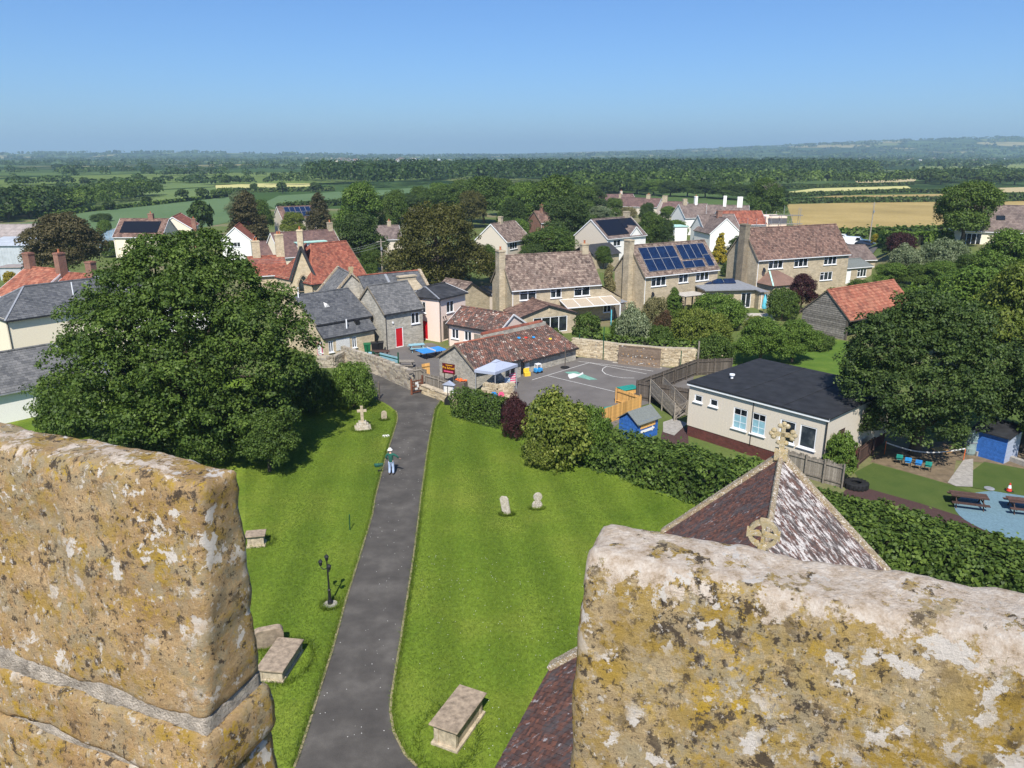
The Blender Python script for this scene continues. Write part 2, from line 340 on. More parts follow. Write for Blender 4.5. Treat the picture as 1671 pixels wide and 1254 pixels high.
cc = mix(nt_, .4, cc, ramp(nt_, nz(nt_, co, .02, 4), [(.3, (.7,.7,.7)), (.7, (1.25,1.25,1.2))]), 'MULTIPLY')
nt_.links.new(cc, p.inputs['Base Color']); p.inputs['Roughness'].default_value = 1; p.inputs['Specular IOR Level'].default_value = 0
# weathered parapet stone with lichens
def lichen_stone(name, base, dark, w1, yellow, white_top, ncap=.14):
    m, nt, p = new_mat(name); co = coords(nt, 'world')
    def shift(x, y, z):
        n = nt.nodes.new('ShaderNodeMapping'); n.inputs['Location'].default_value = (x, y, z); nt.links.new(co, n.inputs[0]); return n.outputs[0]
    c = ramp(nt, nz(nt, co, 6, 10, .7), [(.28, base[0]), (.5, base[1]), (.72, base[2])])
    st = nt.nodes.new('ShaderNodeMapping'); st.inputs['Scale'].default_value = (5,5,40); st.inputs['Rotation'].default_value = (.06,.1,0); nt.links.new(co, st.inputs[0])
    c = mix(nt, .45, c, ramp(nt, nz(nt, st.outputs[0], 1, 8, .7, .8), [(.3,(.55,.5,.45)),(.7,(1.35,1.3,1.25))]), 'MULTIPLY')
    grain = nz(nt, co, 190, 8, .8); mid = nz(nt, co, 55, 9, .78)
    c = mix(nt, .7, c, ramp(nt, grain, [(.3,(.5,.46,.43)),(.7,(1.5,1.5,1.48))]), 'MULTIPLY')
    # gate fields: each lichen keeps to its own parts of the stone
    gate = nz(nt, shift(3,1,2), 4.5, 4, .6)
    def patch(scale, th, wd, col, off, gl, gh, amt=1.0, rgh=.76):
        k = ramp(nt, nz(nt, shift(*off), scale, 10, rgh, .15), [(th, 0), (th+wd, amt)])
        gg = ramp(nt, nz(nt, shift(off[2], off[0], off[1]), 4.5, 4, .6), [(gl, 0), (gh, 1)])
        mm = nt.nodes.new('ShaderNodeMath'); mm.operation = 'MULTIPLY'; nt.links.new(k, mm.inputs[0]); nt.links.new(gg, mm.inputs[1]); return mm.outputs[0], col
    for k, col in (patch(26, .46, .05, (.36,.31,.2), (5,2,8), .4, .55, .75), patch(20, yellow, .05, (.40,.265,.05), (1,7,3), .38, .56, .95), patch(34, yellow+.06, .03, (.52,.34,.04), (2,9,4), .42, .6, .9),
                   patch(24, dark, .03, (.075,.058,.045), (8,3,1), .36, .52, .92), patch(60, dark+.01, .03, (.05,.04,.034), (4,4,9), .3, .5, .9),
                   patch(48, .585, .018, (.60,.55,.47), (6,6,2), .32, .5, .95), patch(15, w1, .014, (.70,.645,.57), (9,1,6), .40, .5, 1.0, .68)):
        c = mix(nt, k, c, col)
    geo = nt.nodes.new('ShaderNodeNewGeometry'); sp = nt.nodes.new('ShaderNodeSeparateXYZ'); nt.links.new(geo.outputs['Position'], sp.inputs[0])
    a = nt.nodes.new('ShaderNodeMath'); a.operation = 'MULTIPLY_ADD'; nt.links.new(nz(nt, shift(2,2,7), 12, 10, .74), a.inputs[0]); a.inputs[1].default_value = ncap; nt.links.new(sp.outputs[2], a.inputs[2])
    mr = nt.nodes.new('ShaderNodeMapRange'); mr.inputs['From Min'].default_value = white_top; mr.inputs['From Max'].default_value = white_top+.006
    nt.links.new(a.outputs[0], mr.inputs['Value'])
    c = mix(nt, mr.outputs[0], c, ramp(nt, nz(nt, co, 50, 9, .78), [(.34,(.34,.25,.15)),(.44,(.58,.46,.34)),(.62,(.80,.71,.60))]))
    nt.links.new(c, p.inputs['Base Color']); p.inputs['Roughness'].default_value = .95; p.inputs['Specular IOR Level'].default_value = .15
    bump(nt, p, mix(nt, .45, mid, grain), 1.0, .014); return m
TOPZ = H-.62
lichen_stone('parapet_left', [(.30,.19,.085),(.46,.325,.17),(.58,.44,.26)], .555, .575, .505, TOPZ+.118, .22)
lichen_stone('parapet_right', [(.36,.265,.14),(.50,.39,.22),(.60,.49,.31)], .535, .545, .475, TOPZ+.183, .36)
plain('parapet_mortar', (.47,.42,.35), .95, var=.3, scale=30, b=1.0, kind='world')
lichen_stone('coping_stone', [(.22,.16,.10),(.34,.26,.17),(.45,.36,.25)], .54, .55, .56, 900)
lichen_stone('cross_stone', [(.30,.25,.15),(.42,.35,.22),(.5,.43,.3)], .58, .60, .52, 900)
lichen_stone('grave_stone', [(.36,.33,.28),(.50,.47,.41),(.60,.57,.5)], .56, .57, .62, 900)
# ------------------------------------------------------------------ foliage
RNG = np.random.default_rng(11)
def leaf_quads(P, N, size, rng, tint, elong=1.5):
    n = len(P); N = N/np.maximum(1e-6, np.linalg.norm(N, axis=1, keepdims=True))
    a = rng.normal(size=(n,3)); T = np.cross(N, a); T /= np.maximum(1e-6, np.linalg.norm(T, axis=1, keepdims=True)); Bt = np.cross(N, T)
    s = (size*(.65+.7*rng.random(n)))[:, None]
    v0 = P-T*s*elong*.5; v2 = P+T*s*elong*.5+N*s*-.12; v1 = P+Bt*s*.5+N*s*.14; v3 = P-Bt*s*.5+N*s*.14
    V = np.stack([v0, v1, v2, v3], 1).reshape(-1, 3)
    F = np.arange(4*n).reshape(n, 4)
    return V, F, np.repeat(tint, 4)
def sph(n, rng):
    d = rng.normal(size=(n,3)); return d/np.linalg.norm(d, axis=1, keepdims=True)
def crown(seed, lobes, nclump, per, leaf, cr=.75, zmin=None, fill=.25, up=.35, elong=1.5):
    """lobes: (x,y,z,rx,ry,rz). clumps ride on the lobes' outsides, leaves ride on the clumps"""
    rng = np.random.default_rng(seed); L = np.array(lobes, float)
    area = (L[:,3]*L[:,4]+L[:,4]*L[:,5]+L[:,3]*L[:,5]); w = area/area.sum()
    k = rng.choice(len(L), nclump*3, p=w); d = sph(nclump*3, rng); d[:,2] = np.where((d[:,2] < -.5), -d[:,2], d[:,2])
    rad = np.where(rng.random(nclump*3) < fill, .45+.4*rng.random(nclump*3), .74+.42*rng.random(nclump*3))
    C = L[k,:3]+d*L[k,3:]*rad[:,None]
    q = ((C[:,None,:]-L[None,:,:3])/L[None,:,3:]); q = np.sqrt((q**2).sum(2)); q[np.arange(len(k)), k] = 9
    keep = (q.min(1) > .72)
    if zmin is not None: keep &= C[:,2] > zmin
    C = C[keep][:nclump]; d = d[keep][:nclump]; n = len(C)
    cen = L[:,:3].mean(0)
    R = cr*(.6+.75*rng.random(n)); ct = rng.random(n)
    idx = np.repeat(np.arange(n), per); m = len(idx)
    dd = sph(m, rng); dd = dd*.9+d[idx]*.45+np.array([0,0,.22]); dd /= np.linalg.norm(dd, axis=1, keepdims=True)
    rr = R[idx]*(.45+.6*rng.random(m)**.6)
    P = C[idx]+dd*rr[:,None]*np.array([1.15,1.15,.8])
    N = dd*.75+np.array([0,0,up])+rng.normal(size=(m,3))*.42
    tint = np.clip(.5+.28*(ct[idx]-.5)*2*.7+.22*rng.normal(size=m)*.8, 0, 1)
    return leaf_quads(P, N, leaf, rng, tint, elong)
def lobes_round(seed, w, h, z0, n=9):
    """irregular broad crown: width w, from z0 to z0+h"""
    r = random.Random(seed); out = [(0,0,z0+h*.52,w*.33,w*.33,h*.42)]
    for i in range(n):
        a = 2*math.pi*(i+r.random()*.6)/n*1.0; t = r.random(); zz = z0+h*(.22+.55*t); k = w*.5*(1-.55*max(0,t-.3))*(.55+.18*r.random())
        s = w*(.16+.09*r.random()); out.append((math.cos(a)*k, math.sin(a)*k, zz, s, s, s*.8))
    for i in range(max(2, n//3)):
        a = r.random()*6.28; out.append((math.cos(a)*w*.14, math.sin(a)*w*.14, z0+h*(.76+.08*r.random()), w*.19, w*.19, h*.2))
    return out
TPL = {}
def template(key, seed, lobes, nclump, per, leaf, cr, trunk=None, **kw):
    V, F, t = crown(seed, lobes, nclump, per, leaf, cr, **kw)
    me = npmesh(None, V, F, t, 'leaf_green'); me.name = 'crown'
    tb = None
    if trunk:
        h, r = trunk; b = B(); rr = random.Random(seed)
        b.tube([(0,0,0),(.03*h,0,h*.3),(-.02*h,.02*h,h*.65),(0,0,h)], [r*1.25,r,r*.8,r*.55], 9)
        for lx, ly, lz, a1, a2, a3 in lobes[1:]:
            z1 = h*(.45+.5*rr.random()); b.tube([(0,0,z1), (lx*.5, ly*.5, (z1+lz)*.5+.1*h), (lx, ly, lz)], [r*.45, r*.3, r*.1], 6)
        o = b.build('trunk', 'bark'); tb = o.data; bpy.data.objects.remove(o)
    ext = np.abs(V[:,:2]).max(0); TPL[key] = (me, tb, V[:,2].max(), (V[:,0].max()-V[:,0].min()+V[:,1].max()-V[:,1].min())/2)
def npmesh_named(): pass
template('round_a', 3, lobes_round(3, 9, 8, 1.6), 640, 42, .19, .78, (5, .28))
template('round_b', 4, lobes_round(4, 9, 8.5, 1.2, 11), 640, 42, .19, .75, (5, .26))
template('round_c', 5, lobes_round(5, 8, 9, 1.0, 10), 640, 42, .19, .75, (5.5, .25))
template('tall_a', 6, [(0,0,3,2.4,2.4,2.4),(0.3,.2,5.5,2.2,2,2.4),(-.2,-.3,8,1.6,1.7,2.2),(.1,.1,10.2,1.0,1.0,1.8),(1.2,-.8,4.2,1.4,1.4,1.5),(-1.3,.6,5,1.3,1.4,1.6)], 520, 40, .19, .55, (8, .28))
template('cone', 7, [(0,0,.8,1.15,1.15,.9),(0,0,1.7,1.0,1.0,.9),(0,0,2.6,.8,.8,.9),(0,0,3.4,.55,.55,.8),(0,0,4.1,.3,.3,.7)], 260, 30, .16, .3, (3, .1))
template('dome', 8, [(0,0,1.1,2.0,2.0,1.3),(1.1,.4,.9,1.1,1.1,.9),(-1.0,.6,1.0,1.1,1.2,1.0),(.2,-1.2,.9,1.1,1.0,.9),(-.5,.9,1.5,1.0,1.0,.9)], 380, 44, .10, .38, (1.2, .1))
template('dome_b', 9, [(0,0,1.0,1.6,1.7,1.2),(.9,-.7,.8,1.0,1.1,.8),(-.9,-.4,1.2,1.1,1.1,1.0),(.5,1.0,1.3,1.0,.9,.9),(-.3,.2,1.8,.9,.9,.8)], 380, 44, .10, .4, (1.2, .1))
template('ball', 10, [(0,0,1.3,1.35,1.35,1.25)], 260, 40, .10, .26, (1.2, .1))
template('yew', 11, lobes_round(21, 10, 7.5, .2, 12)+[(3,0,1.2,1.8,1.8,1.3),(-3,.5,1.2,1.8,1.8,1.3),(0,-3,1.3,1.9,1.9,1.4),(1.5,-2.6,1.2,1.6,1.6,1.3),(-1.8,-2.4,1.3,1.7,1.7,1.3)], 1000, 46, .13, .6, (4, .4))
template('far_a', 12, lobes_round(12, 10, 8, .6, 8), 95, 16, .95, 1.15, (4, .35))
template('far_b', 13, lobes_round(13, 9, 9, .6, 8), 95, 16, .9, 1.1, (4, .3))
BIG = None
def tree(name, label, kind, leaf, P, w, h, rz=None, group=None, cat='tree'):
    me, tb, th, tw = TPL[kind]; t = thing(name, label, cat, P, RNG.random()*6.28 if rz is None else rz, group)
    c = bpy.data.objects.new('crown', me); COL.objects.link(c); c.parent = t
    s = w/tw; sz = h/th; c.scale = (s, s, sz)
    c.material_slots[0].link = 'OBJECT'; c.material_slots[0].material = M[leaf]
    if tb:
        k = bpy.data.objects.new('trunk', tb); COL.objects.link(k); k.parent = t; k.scale = (s, s, sz)
    return t
def S01(t): t = max(0., min(1., t)); return t*t*(3-2*t)
def zt(x, y): return 5.5*S01((x-.43*y)/12)*S01((y-85)/40)*(1-S01((y-150)/20))       # the lane end rises on the right
def gt(px, py):
    r = ray(px, py); y = 15.0
    while y < 900:
        x = r[0]*y/r[1]; z = H+r[2]*y/r[1]
        if z <= zt(x, y): return Vector((x, y, zt(x, y)))
        y += .1
    return g(px, py)
def tree_px(name, label, kind, leaf, px, pyb, wpx, pyt, group=None, cat='tree', rz=None):
    P = gt(px, pyb); d = depth(P); w = wpx*d/FPX; h = zat(px, pyt, P)-P.z
    return tree(name, label, kind, leaf, P, w, max(h, .5), rz, group, cat)
def hedge(name, label, pts, wid, hgt, leaf, dens=55, size=.17, group=None, cat='hedge', seed=1, lump=.25, z=0, hend=None):
    """pts: ground points along the hedge's middle; leaves are spread over its top and both sides"""
    rng = np.random.default_rng(seed); pts = [Vector(p) for p in pts]; t = thing(name, label, cat, tuple(pts[0]), 0, group); o = pts[0].copy()
    VV = []; FF = []; TT = []; off = 0; core = B(); Ltot = sum((pts[i+1]-pts[i]).length for i in range(len(pts)-1)); acc = 0
    for i in range(len(pts)-1):
        a = pts[i]-o; b = pts[i+1]-o; za, zb_ = a.z, b.z; a.z = b.z = 0; d = b-a; L = d.length; d.normalize(); s = Vector((-d.y, d.x, 0)); n = int(L*(wid+2*hgt)*dens)
        u = rng.random(n)*(L+.3)-.15; c = rng.random(n)*(wid+2*hgt); hh = hgt+(((hend or hgt)-hgt)*(acc+u)/Ltot)
        side = np.where(c < hgt, -1, np.where(c < hgt+wid, 0, 1))
        lat = np.where(side == 0, c-hgt-wid/2, side*wid/2); zz = np.where(side == -1, c, np.where(side == 0, hgt, c-hgt-wid))*hh/hgt
        nx = np.array([lump*(noise.noise(Vector((x*.8+seed*7, y*1.1, q*.9)))+.6*noise.noise(Vector((x*2.3, y*2.3+seed, q*2.3)))) for x, y, q in zip(u+i*31, lat, zz)])
        Nn = np.stack([np.zeros(n), side.astype(float), (side == 0)*1.0], 1); Nn[:,2] += .3
        rnd = np.clip(zz/hgt, 0, 1)**3; lat = lat*(1-.12*rnd)
        out = nx+rng.normal(size=n)*.07-rng.random(n)*.12+(rng.random(n) < .035)*rng.random(n)*lump*1.3
        lat2 = lat+np.where(side == 0, 0, side*out); z2 = np.maximum(zz+np.where(side == 0, out, 0), .05)
        P = np.stack([a.x+d.x*u+s.x*lat2, a.y+d.y*u+s.y*lat2, z2+za+(zb_-za)*u/L], 1)
        NN = np.stack([s.x*Nn[:,1], s.y*Nn[:,1], Nn[:,2]], 1)+rng.normal(size=(n,3))*.45
        tint = np.clip(.5+.9*nx+.2*rng.normal(size=n), 0, 1)
        V, F, tt = leaf_quads(P, NN, size, rng, tint); VV.append(V); FF.append(F+off); TT.append(tt); off += len(V)
        core.obox((a+b)/2+Vector((0,0,hgt*.42+(za+zb_)/2)), d, s, Vector((0,0,1)), max(.1, L/2-(.45 if i in (0, len(pts)-2) else -.05)), wid*.34, hgt*.42); acc += L
    npmesh('foliage', np.concatenate(VV), np.concatenate(FF), np.concatenate(TT), leaf, t)
    core.build('branches', 'hedge_shade_core', t); return t  # solid box for the inside; the gaps' shade is put into its dark colour
# ------------------------------------------------------------------ roof pieces
def tile_slope(b, o, ux, up, poly, tw, ch, thick=.02, rng=random.Random(5), wavy=False, lift=.03):
    """courses of tiles on a convex polygon (u,v) of the plane o+ux*u+up*v; v grows up the slope"""
    nrm = ux.cross(up).normalized(); o = Vector(o)
    vmin = min(p[1] for p in poly); vmax = max(p[1] for p in poly); row = 0; v = vmin
    n = len(poly)
    while v < vmax-.02:
        vc = min(v+ch*.5, vmax-.001); xs = []
        for i in range(n):
            (u0, v0), (u1, v1) = poly[i], poly[(i+1) % n]
            if (v0-vc)*(v1-vc) < 0: xs.append(u0+(u1-u0)*(vc-v0)/(v1-v0))
        if len(xs) >= 2:
            a, e = min(xs), max(xs); u = a-(tw*.5 if row % 2 else 0)
            while u < e-.01:
                u0 = max(a, u); u1 = min(e, u+tw-.012); u += tw
                if u1-u0 < .03: continue
                b.tint = rng.random(); h1 = lift+thick+rng.uniform(-.006, .008); h0 = lift+rng.uniform(-.004, .004)
                vt = min(v+ch*1.25, vmax); q = o+ux*0
                A0 = o+ux*u0+up*v; A1 = o+ux*u1+up*v; T0 = o+ux*u0+up*vt; T1 = o+ux*u1+up*vt
                if wavy:
                    um = (u0+u1)/2; Am = o+ux*um+up*v; Tm = o+ux*um+up*vt; k = tw*.16
                    b.add([A0+nrm*h1, Am+nrm*(h1+k), A1+nrm*(h1*.7), T1+nrm*(h0*.7), Tm+nrm*(h0+k), T0+nrm*h0, A0, Am, A1], [(0,1,4,5), (1,2,3,4), (6,7,1,0), (7,8,2,1)])
                else:
                    b.add([A0+nrm*h1, A1+nrm*h1, T1+nrm*h0, T0+nrm*h0, A0, A1], [(0,1,2,3), (4,5,1,0)])
        v += ch; row += 1
def panel(b, o, dx, w, h, ops=(), gable=None, rev=.13, inn=None):
    """wall face from o along dx, outward normal = dx x z flipped; ops: (x0,x1,z0,z1) cut as openings with reveals"""
    o = Vector(o); dx = Vector(dx); Z = Vector((0,0,1)); n = dx.cross(Z)          # outward
    xs = sorted({0.0, w, *[q for a in ops for q in a[:2]]}); zs = sorted({0.0, h, *[q for a in ops for q in a[2:4]]})
    pt = lambda x, z: o+dx*x+Z*z
    for i in range(len(xs)-1):
        for j in range(len(zs)-1):
            xm = (xs[i]+xs[i+1])/2; zm = (zs[j]+zs[j+1])/2
            if any(a[0] < xm < a[1] and a[2] < zm < a[3] for a in ops): continue
            b.quad(pt(xs[i],zs[j]), pt(xs[i+1],zs[j]), pt(xs[i+1],zs[j+1]), pt(xs[i],zs[j+1]))
    for a in ops:
        x0, x1, z0, z1 = a[:4]; r = n*-rev
        for p, q in (((x0,z0),(x1,z0)), ((x1,z0),(x1,z1)), ((x1,z1),(x0,z1)), ((x0,z1),(x0,z0))):
            P, Q = pt(*p), pt(*q); b.quad(Q, P, P+r, Q+r)
    if gable:
        b.poly([pt(0,h), pt(w,h), pt(gable[0], gable[1])])
def window(parent, o, dx, x0, x1, z0, z1, lights=2, mat='pvc', rev=.13, door=None, sill=True, trans=False, name='window'):
    o = Vector(o); dx = Vector(dx).normalized(); Z = Vector((0,0,1)); n = dx.cross(Z); w = x1-x0; h = z1-z0
    c0 = o+dx*x0+Z*z0-n*(rev*.55); b = B(); fw = .075
    def rect(u0, u1, v0, v1, d=.05): b.obox(c0+dx*((u0+u1)/2)+Z*((v0+v1)/2), dx, n, Z, (u1-u0)/2, d, (v1-v0)/2)
    rect(0, fw, 0, h); rect(w-fw, w, 0, h); rect(fw, w-fw, 0, fw); rect(fw, w-fw, h-fw, h)
    for i in range(1, lights): rect(w*i/lights-.045, w*i/lights+.045, fw, h-fw, .045)
    if trans: rect(fw, w*trans-.045 if trans < 1 else w-fw, h*.66, h*.66+.06, .042)
    f = b.build(name, mat, parent)
    q = B()
    if door: q.obox(c0+dx*(w/2)+Z*(h/2)-n*.01, dx, n, Z, w/2-fw, .025, h/2-fw); q.build('door_leaf', door, f)
    else: q.obox(c0+dx*(w/2)+Z*(h/2)-n*.01, dx, n, Z, w/2-fw, .01, h/2-fw); q.build('pane', 'pane', f)
    if sill:
        s = B(); s.obox(o+dx*(x0+w/2)+Z*(z0-.03)+n*.03, dx, n, Z, w/2+.08, .09, .03); s.build('sill', mat, f)
    return f
def chimney(parent, x, y, z0, z1, sx, sy, mat, pots=1, cap=None):
    b = B(); b.box(x-sx/2, x+sx/2, y-sy/2, y+sy/2, z0, z1-.2); b.box(x-sx/2-.06, x+sx/2+.06, y-sy/2-.06, y+sy/2+.06, z1-.2, z1-.08); b.box(x-sx/2+.02, x+sx/2-.02, y-sy/2+.02, y+sy/2-.02, z1-.08, z1)
    c = b.build('chimney', mat, parent)
    for i in range(pots):
        q = B(); q.lathe([(.13,0),(.11,.3),(.14,.34),(.14,.4),(.1,.4)], (x+(i-(pots-1)/2)*.35*(1 if sx >= sy else 0), y+(i-(pots-1)/2)*.35*(0 if sx >= sy else 1), z1-.01), 10); q.build('pot', 'pot_terracotta', c)
    return c
def block(t, L, D, he, rh, wall, roofm, o=(0,0), tw=.3, ch=.3, ry=None, wins=(), over=.25, verge=.12, wavy=False, z0=0, he2=None, gutter='pvc', pipe=True, hip=(0,0), hipm='lead', sides='FLRK', ridgem=None, coping=None, bargem=None, tint_seed=3, thick=.02, gable_wall=None):
    """gabled block with its ridge along local x. wins: (side,x0,z0,w,h,lights[,door/trans dict])"""
    ox, oy = o; ry = D/2 if ry is None else ry; he2 = he if he2 is None else he2; rg = random.Random(tint_seed)
    faces = {'F': (Vector((ox,oy,z0)), Vector((1,0,0)), L, he-z0, None), 'K': (Vector((ox+L,oy+D,z0)), Vector((-1,0,0)), L, he2-z0, None),
             'R': (Vector((ox+L,oy,z0)), Vector((0,1,0)), D, min(he,he2)-z0, (ry, rh-z0) if not hip[1] else None), 'L': (Vector((ox,oy+D,z0)), Vector((0,-1,0)), D, min(he,he2)-z0, (D-ry, rh-z0) if not hip[0] else None)}
    b = B()
    for s in 'FKRL':
        if s not in sides: continue
        oo, dx, w, h, ga = faces[s]; ops = [(a[1], a[1]+a[3], a[2], a[2]+a[4]) for a in wins if a[0] == s]
        tgt = B() if (gable_wall and s in 'LR') else b
        panel(tgt, oo, dx, w, h, ops, None)
        if ga:
            pt = lambda x, z: oo+dx*x+Vector((0,0,z)); hl = (he if s == 'R' else he2)-z0; hr = (he2 if s == 'R' else he)-z0
            P = [pt(0,h)]+([pt(w,h)]); P += [pt(w,hr)] if hr > h else []; P += [pt(ga[0],ga[1])]; P += [pt(0,hl)] if hl > h else []
            tgt.poly(P)
        if tgt is not b: tgt.build('gable_wall', gable_wall, t)
    wo = b.build('wall', wall, t)
    for a in wins:
        oo, dx, w, h, ga = faces[a[0]]; kw = a[6] if len(a) > 6 else {}
        window(t, oo, dx, a[1], a[1]+a[3], a[2], a[2]+a[4], a[5], **kw)
    # roof slab under the tiles
    X = Vector((1,0,0)); rs = B(); th = .1
    s1 = (rh-he)/ry; s2 = (rh-he2)/(D-ry); x0, x1 = ox-verge, ox+L+verge
    e1 = Vector((0,-over,-over*s1)); e2 = Vector((0,over,-over*s2)); hx0, hx1 = hip
    R0 = Vector((x0+hx0, oy+ry, rh)); R1 = Vector((x1-hx1, oy+ry, rh))
    F0 = Vector((x0,oy,he))+e1; F1 = Vector((x1,oy,he))+e1; K0 = Vector((x0,oy+D,he2))+e2; K1 = Vector((x1,oy+D,he2))+e2; dz = Vector((0,0,.02)); dn = Vector((0,0,-th))
    rs.add([F0+dz,F1+dz,R1+dz,R0+dz,K0+dz,K1+dz,F0+dn,F1+dn,R1+dn,R0+dn,K0+dn,K1+dn], [(0,1,2,3),(3,2,5,4),(7,6,9,8),(8,9,10,11),(0,6,7,1),(5,11,10,4)]+
           ([(1,7,8,2),(2,8,11,5)] if not hx1 else [(1,5,2),(1,7,11,5)])+([(3,9,6,0),(4,10,9,3)] if not hx0 else [(0,3,4),(4,10,6,0)]))
    ro = rs.build('roof', bargem or 'gutter_dark', t)
    roof2 = roofm[1] if isinstance(roofm, tuple) else None; roofm = roofm[0] if isinstance(roofm, tuple) else roofm
    tb = B()
    for (E0, E1) in ((F0, F1), (K1, K0)):
        if roof2 and E0 is K1: tb.build('tiles', roofm, ro, stuff=True); tb = B()
        ux = (E1-E0).normalized(); q0, q1 = (R0, R1) if E0 is F0 else (R1, R0)
        mid = q0-E0; up = (mid-ux*mid.dot(ux)); Ls = up.length; up.normalize()
        wd = (E1-E0).length; tile_slope(tb, E0, ux, up, [(0,0),(wd,0),((q1-E0).dot(ux),Ls),((q0-E0).dot(ux),Ls)], tw, ch, thick, rg, wavy)
    for hx, E0, E1, q in ((hx1, F1, K1, R1), (hx0, K0, F0, R0)):
        if hx:
            ux = (E1-E0).normalized(); mid = q-E0; up = mid-ux*mid.dot(ux); Ls = up.length; up.normalize()
            tile_slope(tb, E0, ux, up, [(0,0),((E1-E0).length,0),(mid.dot(ux)+.01,Ls),(mid.dot(ux)-.01,Ls)], tw, ch, thick, rg, wavy)
    tb.build('tiles', roof2 or roofm, ro, stuff=True)
    rb = B(); n = max(2, int((R1-R0).length/.45)); 
    for i in range(n):
        rb.tint = rg.random(); p = R0.lerp(R1, i/n)+Vector((.01,0,.06)); q = R0.lerp(R1, (i+1)/n)+Vector((-.01,0,.06)); rb.tube([p, q], .1, 6)
    rb.build('ridge_tiles', ridgem or roofm, ro)
    if hip != (0,0):
        hb = B()
        for hx, cs, q in ((hx1, (F1,K1), R1), (hx0, (F0,K0), R0)):
            if hx:
                for c in cs: hb.bar(c+Vector((0,0,.05)), q+Vector((0,0,.07)), .16, .08)
        hb.build('hip_capping', hipm, ro)
    if gutter:
        gb = B(); gb.bar(F0+Vector((.02,-.05,-.06)), F1+Vector((-.02,-.05,-.06)), .1, .1); gb.build('gutter', gutter, t)
        if pipe:
            pb = B(); pb.tube([(ox+.12, oy-.06, z0+.05), (ox+.12, oy-.06, he-.35), (ox+.12, oy-over, he-.12-over*s1)], .04, 6); pb.build('downpipe', gutter, t)
    if coping:
        for s in coping:
            cb = B(); xx = ox-verge if s == 'L' else ox+L+verge
            for A, Bq in (((oy-over*.8, he-over*.8*s1), (oy+ry, rh)), ((oy+D+over*.8, he2-over*.8*s2), (oy+ry, rh))):
                cb.bar((xx, A[0], A[1]+.1), (xx, Bq[0], Bq[1]+.14), .34, .2)
            cb.build('coping', 'coping_stone', t)
    elif bargem is None:
        for xx, hx in ((ox-verge-.02, hip[0]), (ox+L+verge+.02, hip[1])):
            if hx: continue
            cb = B()
            for A, Bq in (((oy-over, he-over*s1), (oy+ry, rh)), ((oy+D+over, he2-over*s2), (oy+ry, rh))):
                cb.bar((xx, A[0], A[1]-.03), (xx, Bq[0], Bq[1]-.03), .035, .18)
            cb.build('bargeboard', 'white_paint' if wall.startswith('render') else ('stone_tan_dark' if gutter else 'gutter_dark'), t)
    return wo
def frame_px(A, Bp, he):
    a = g(*A, he); b = g(*Bp, he); d = b-a; return Vector((a.x,a.y,0)), d.length, math.atan2(d.y, d.x)
def house(name, label, A, Bp, he, D, rh, wall, roofm, cat='house', L=None, **kw):
    P, LL, ang = frame_px(A, Bp, he); t = thing(name, label, cat, P, ang); block(t, L or LL, D, he, rh, wall, roofm, **kw); return t, LL
def solar(t, o, L, D, he, rh, cells, roofy=None, mat='solar', frame='lead', over=.25):
    """panels on the front slope: cells (u0,u1,v0,v1) in metres along x and up the slope from the eave"""
    ry = roofy or D/2; s = (rh-he)/ry; up = Vector((0,1,s)).normalized(); X = Vector((1,0,0)); n = X.cross(up)
    base = Vector((o[0],o[1],he))
    for u0, u1, v0, v1 in cells:
        c = base+X*((u0+u1)/2)+up*((v0+v1)/2)+n*.13
        b = B(); b.obox(c, X, up, n, (u1-u0)/2, (v1-v0)/2, .02); f = b.build('solar_panel', mat, t)
        if frame:
            q = B(); e = .014
            for du, dv, a, d in ((0,(v1-v0)/2,(u1-u0)/2,e),(0,-(v1-v0)/2,(u1-u0)/2,e),((u1-u0)/2,0,e,(v1-v0)/2-e),(-(u1-u0)/2,0,e,(v1-v0)/2-e)): q.obox(c+X*du+up*dv+n*.006, X, up, n, a, d, .022)
            q.build('panel_frame', frame, f)
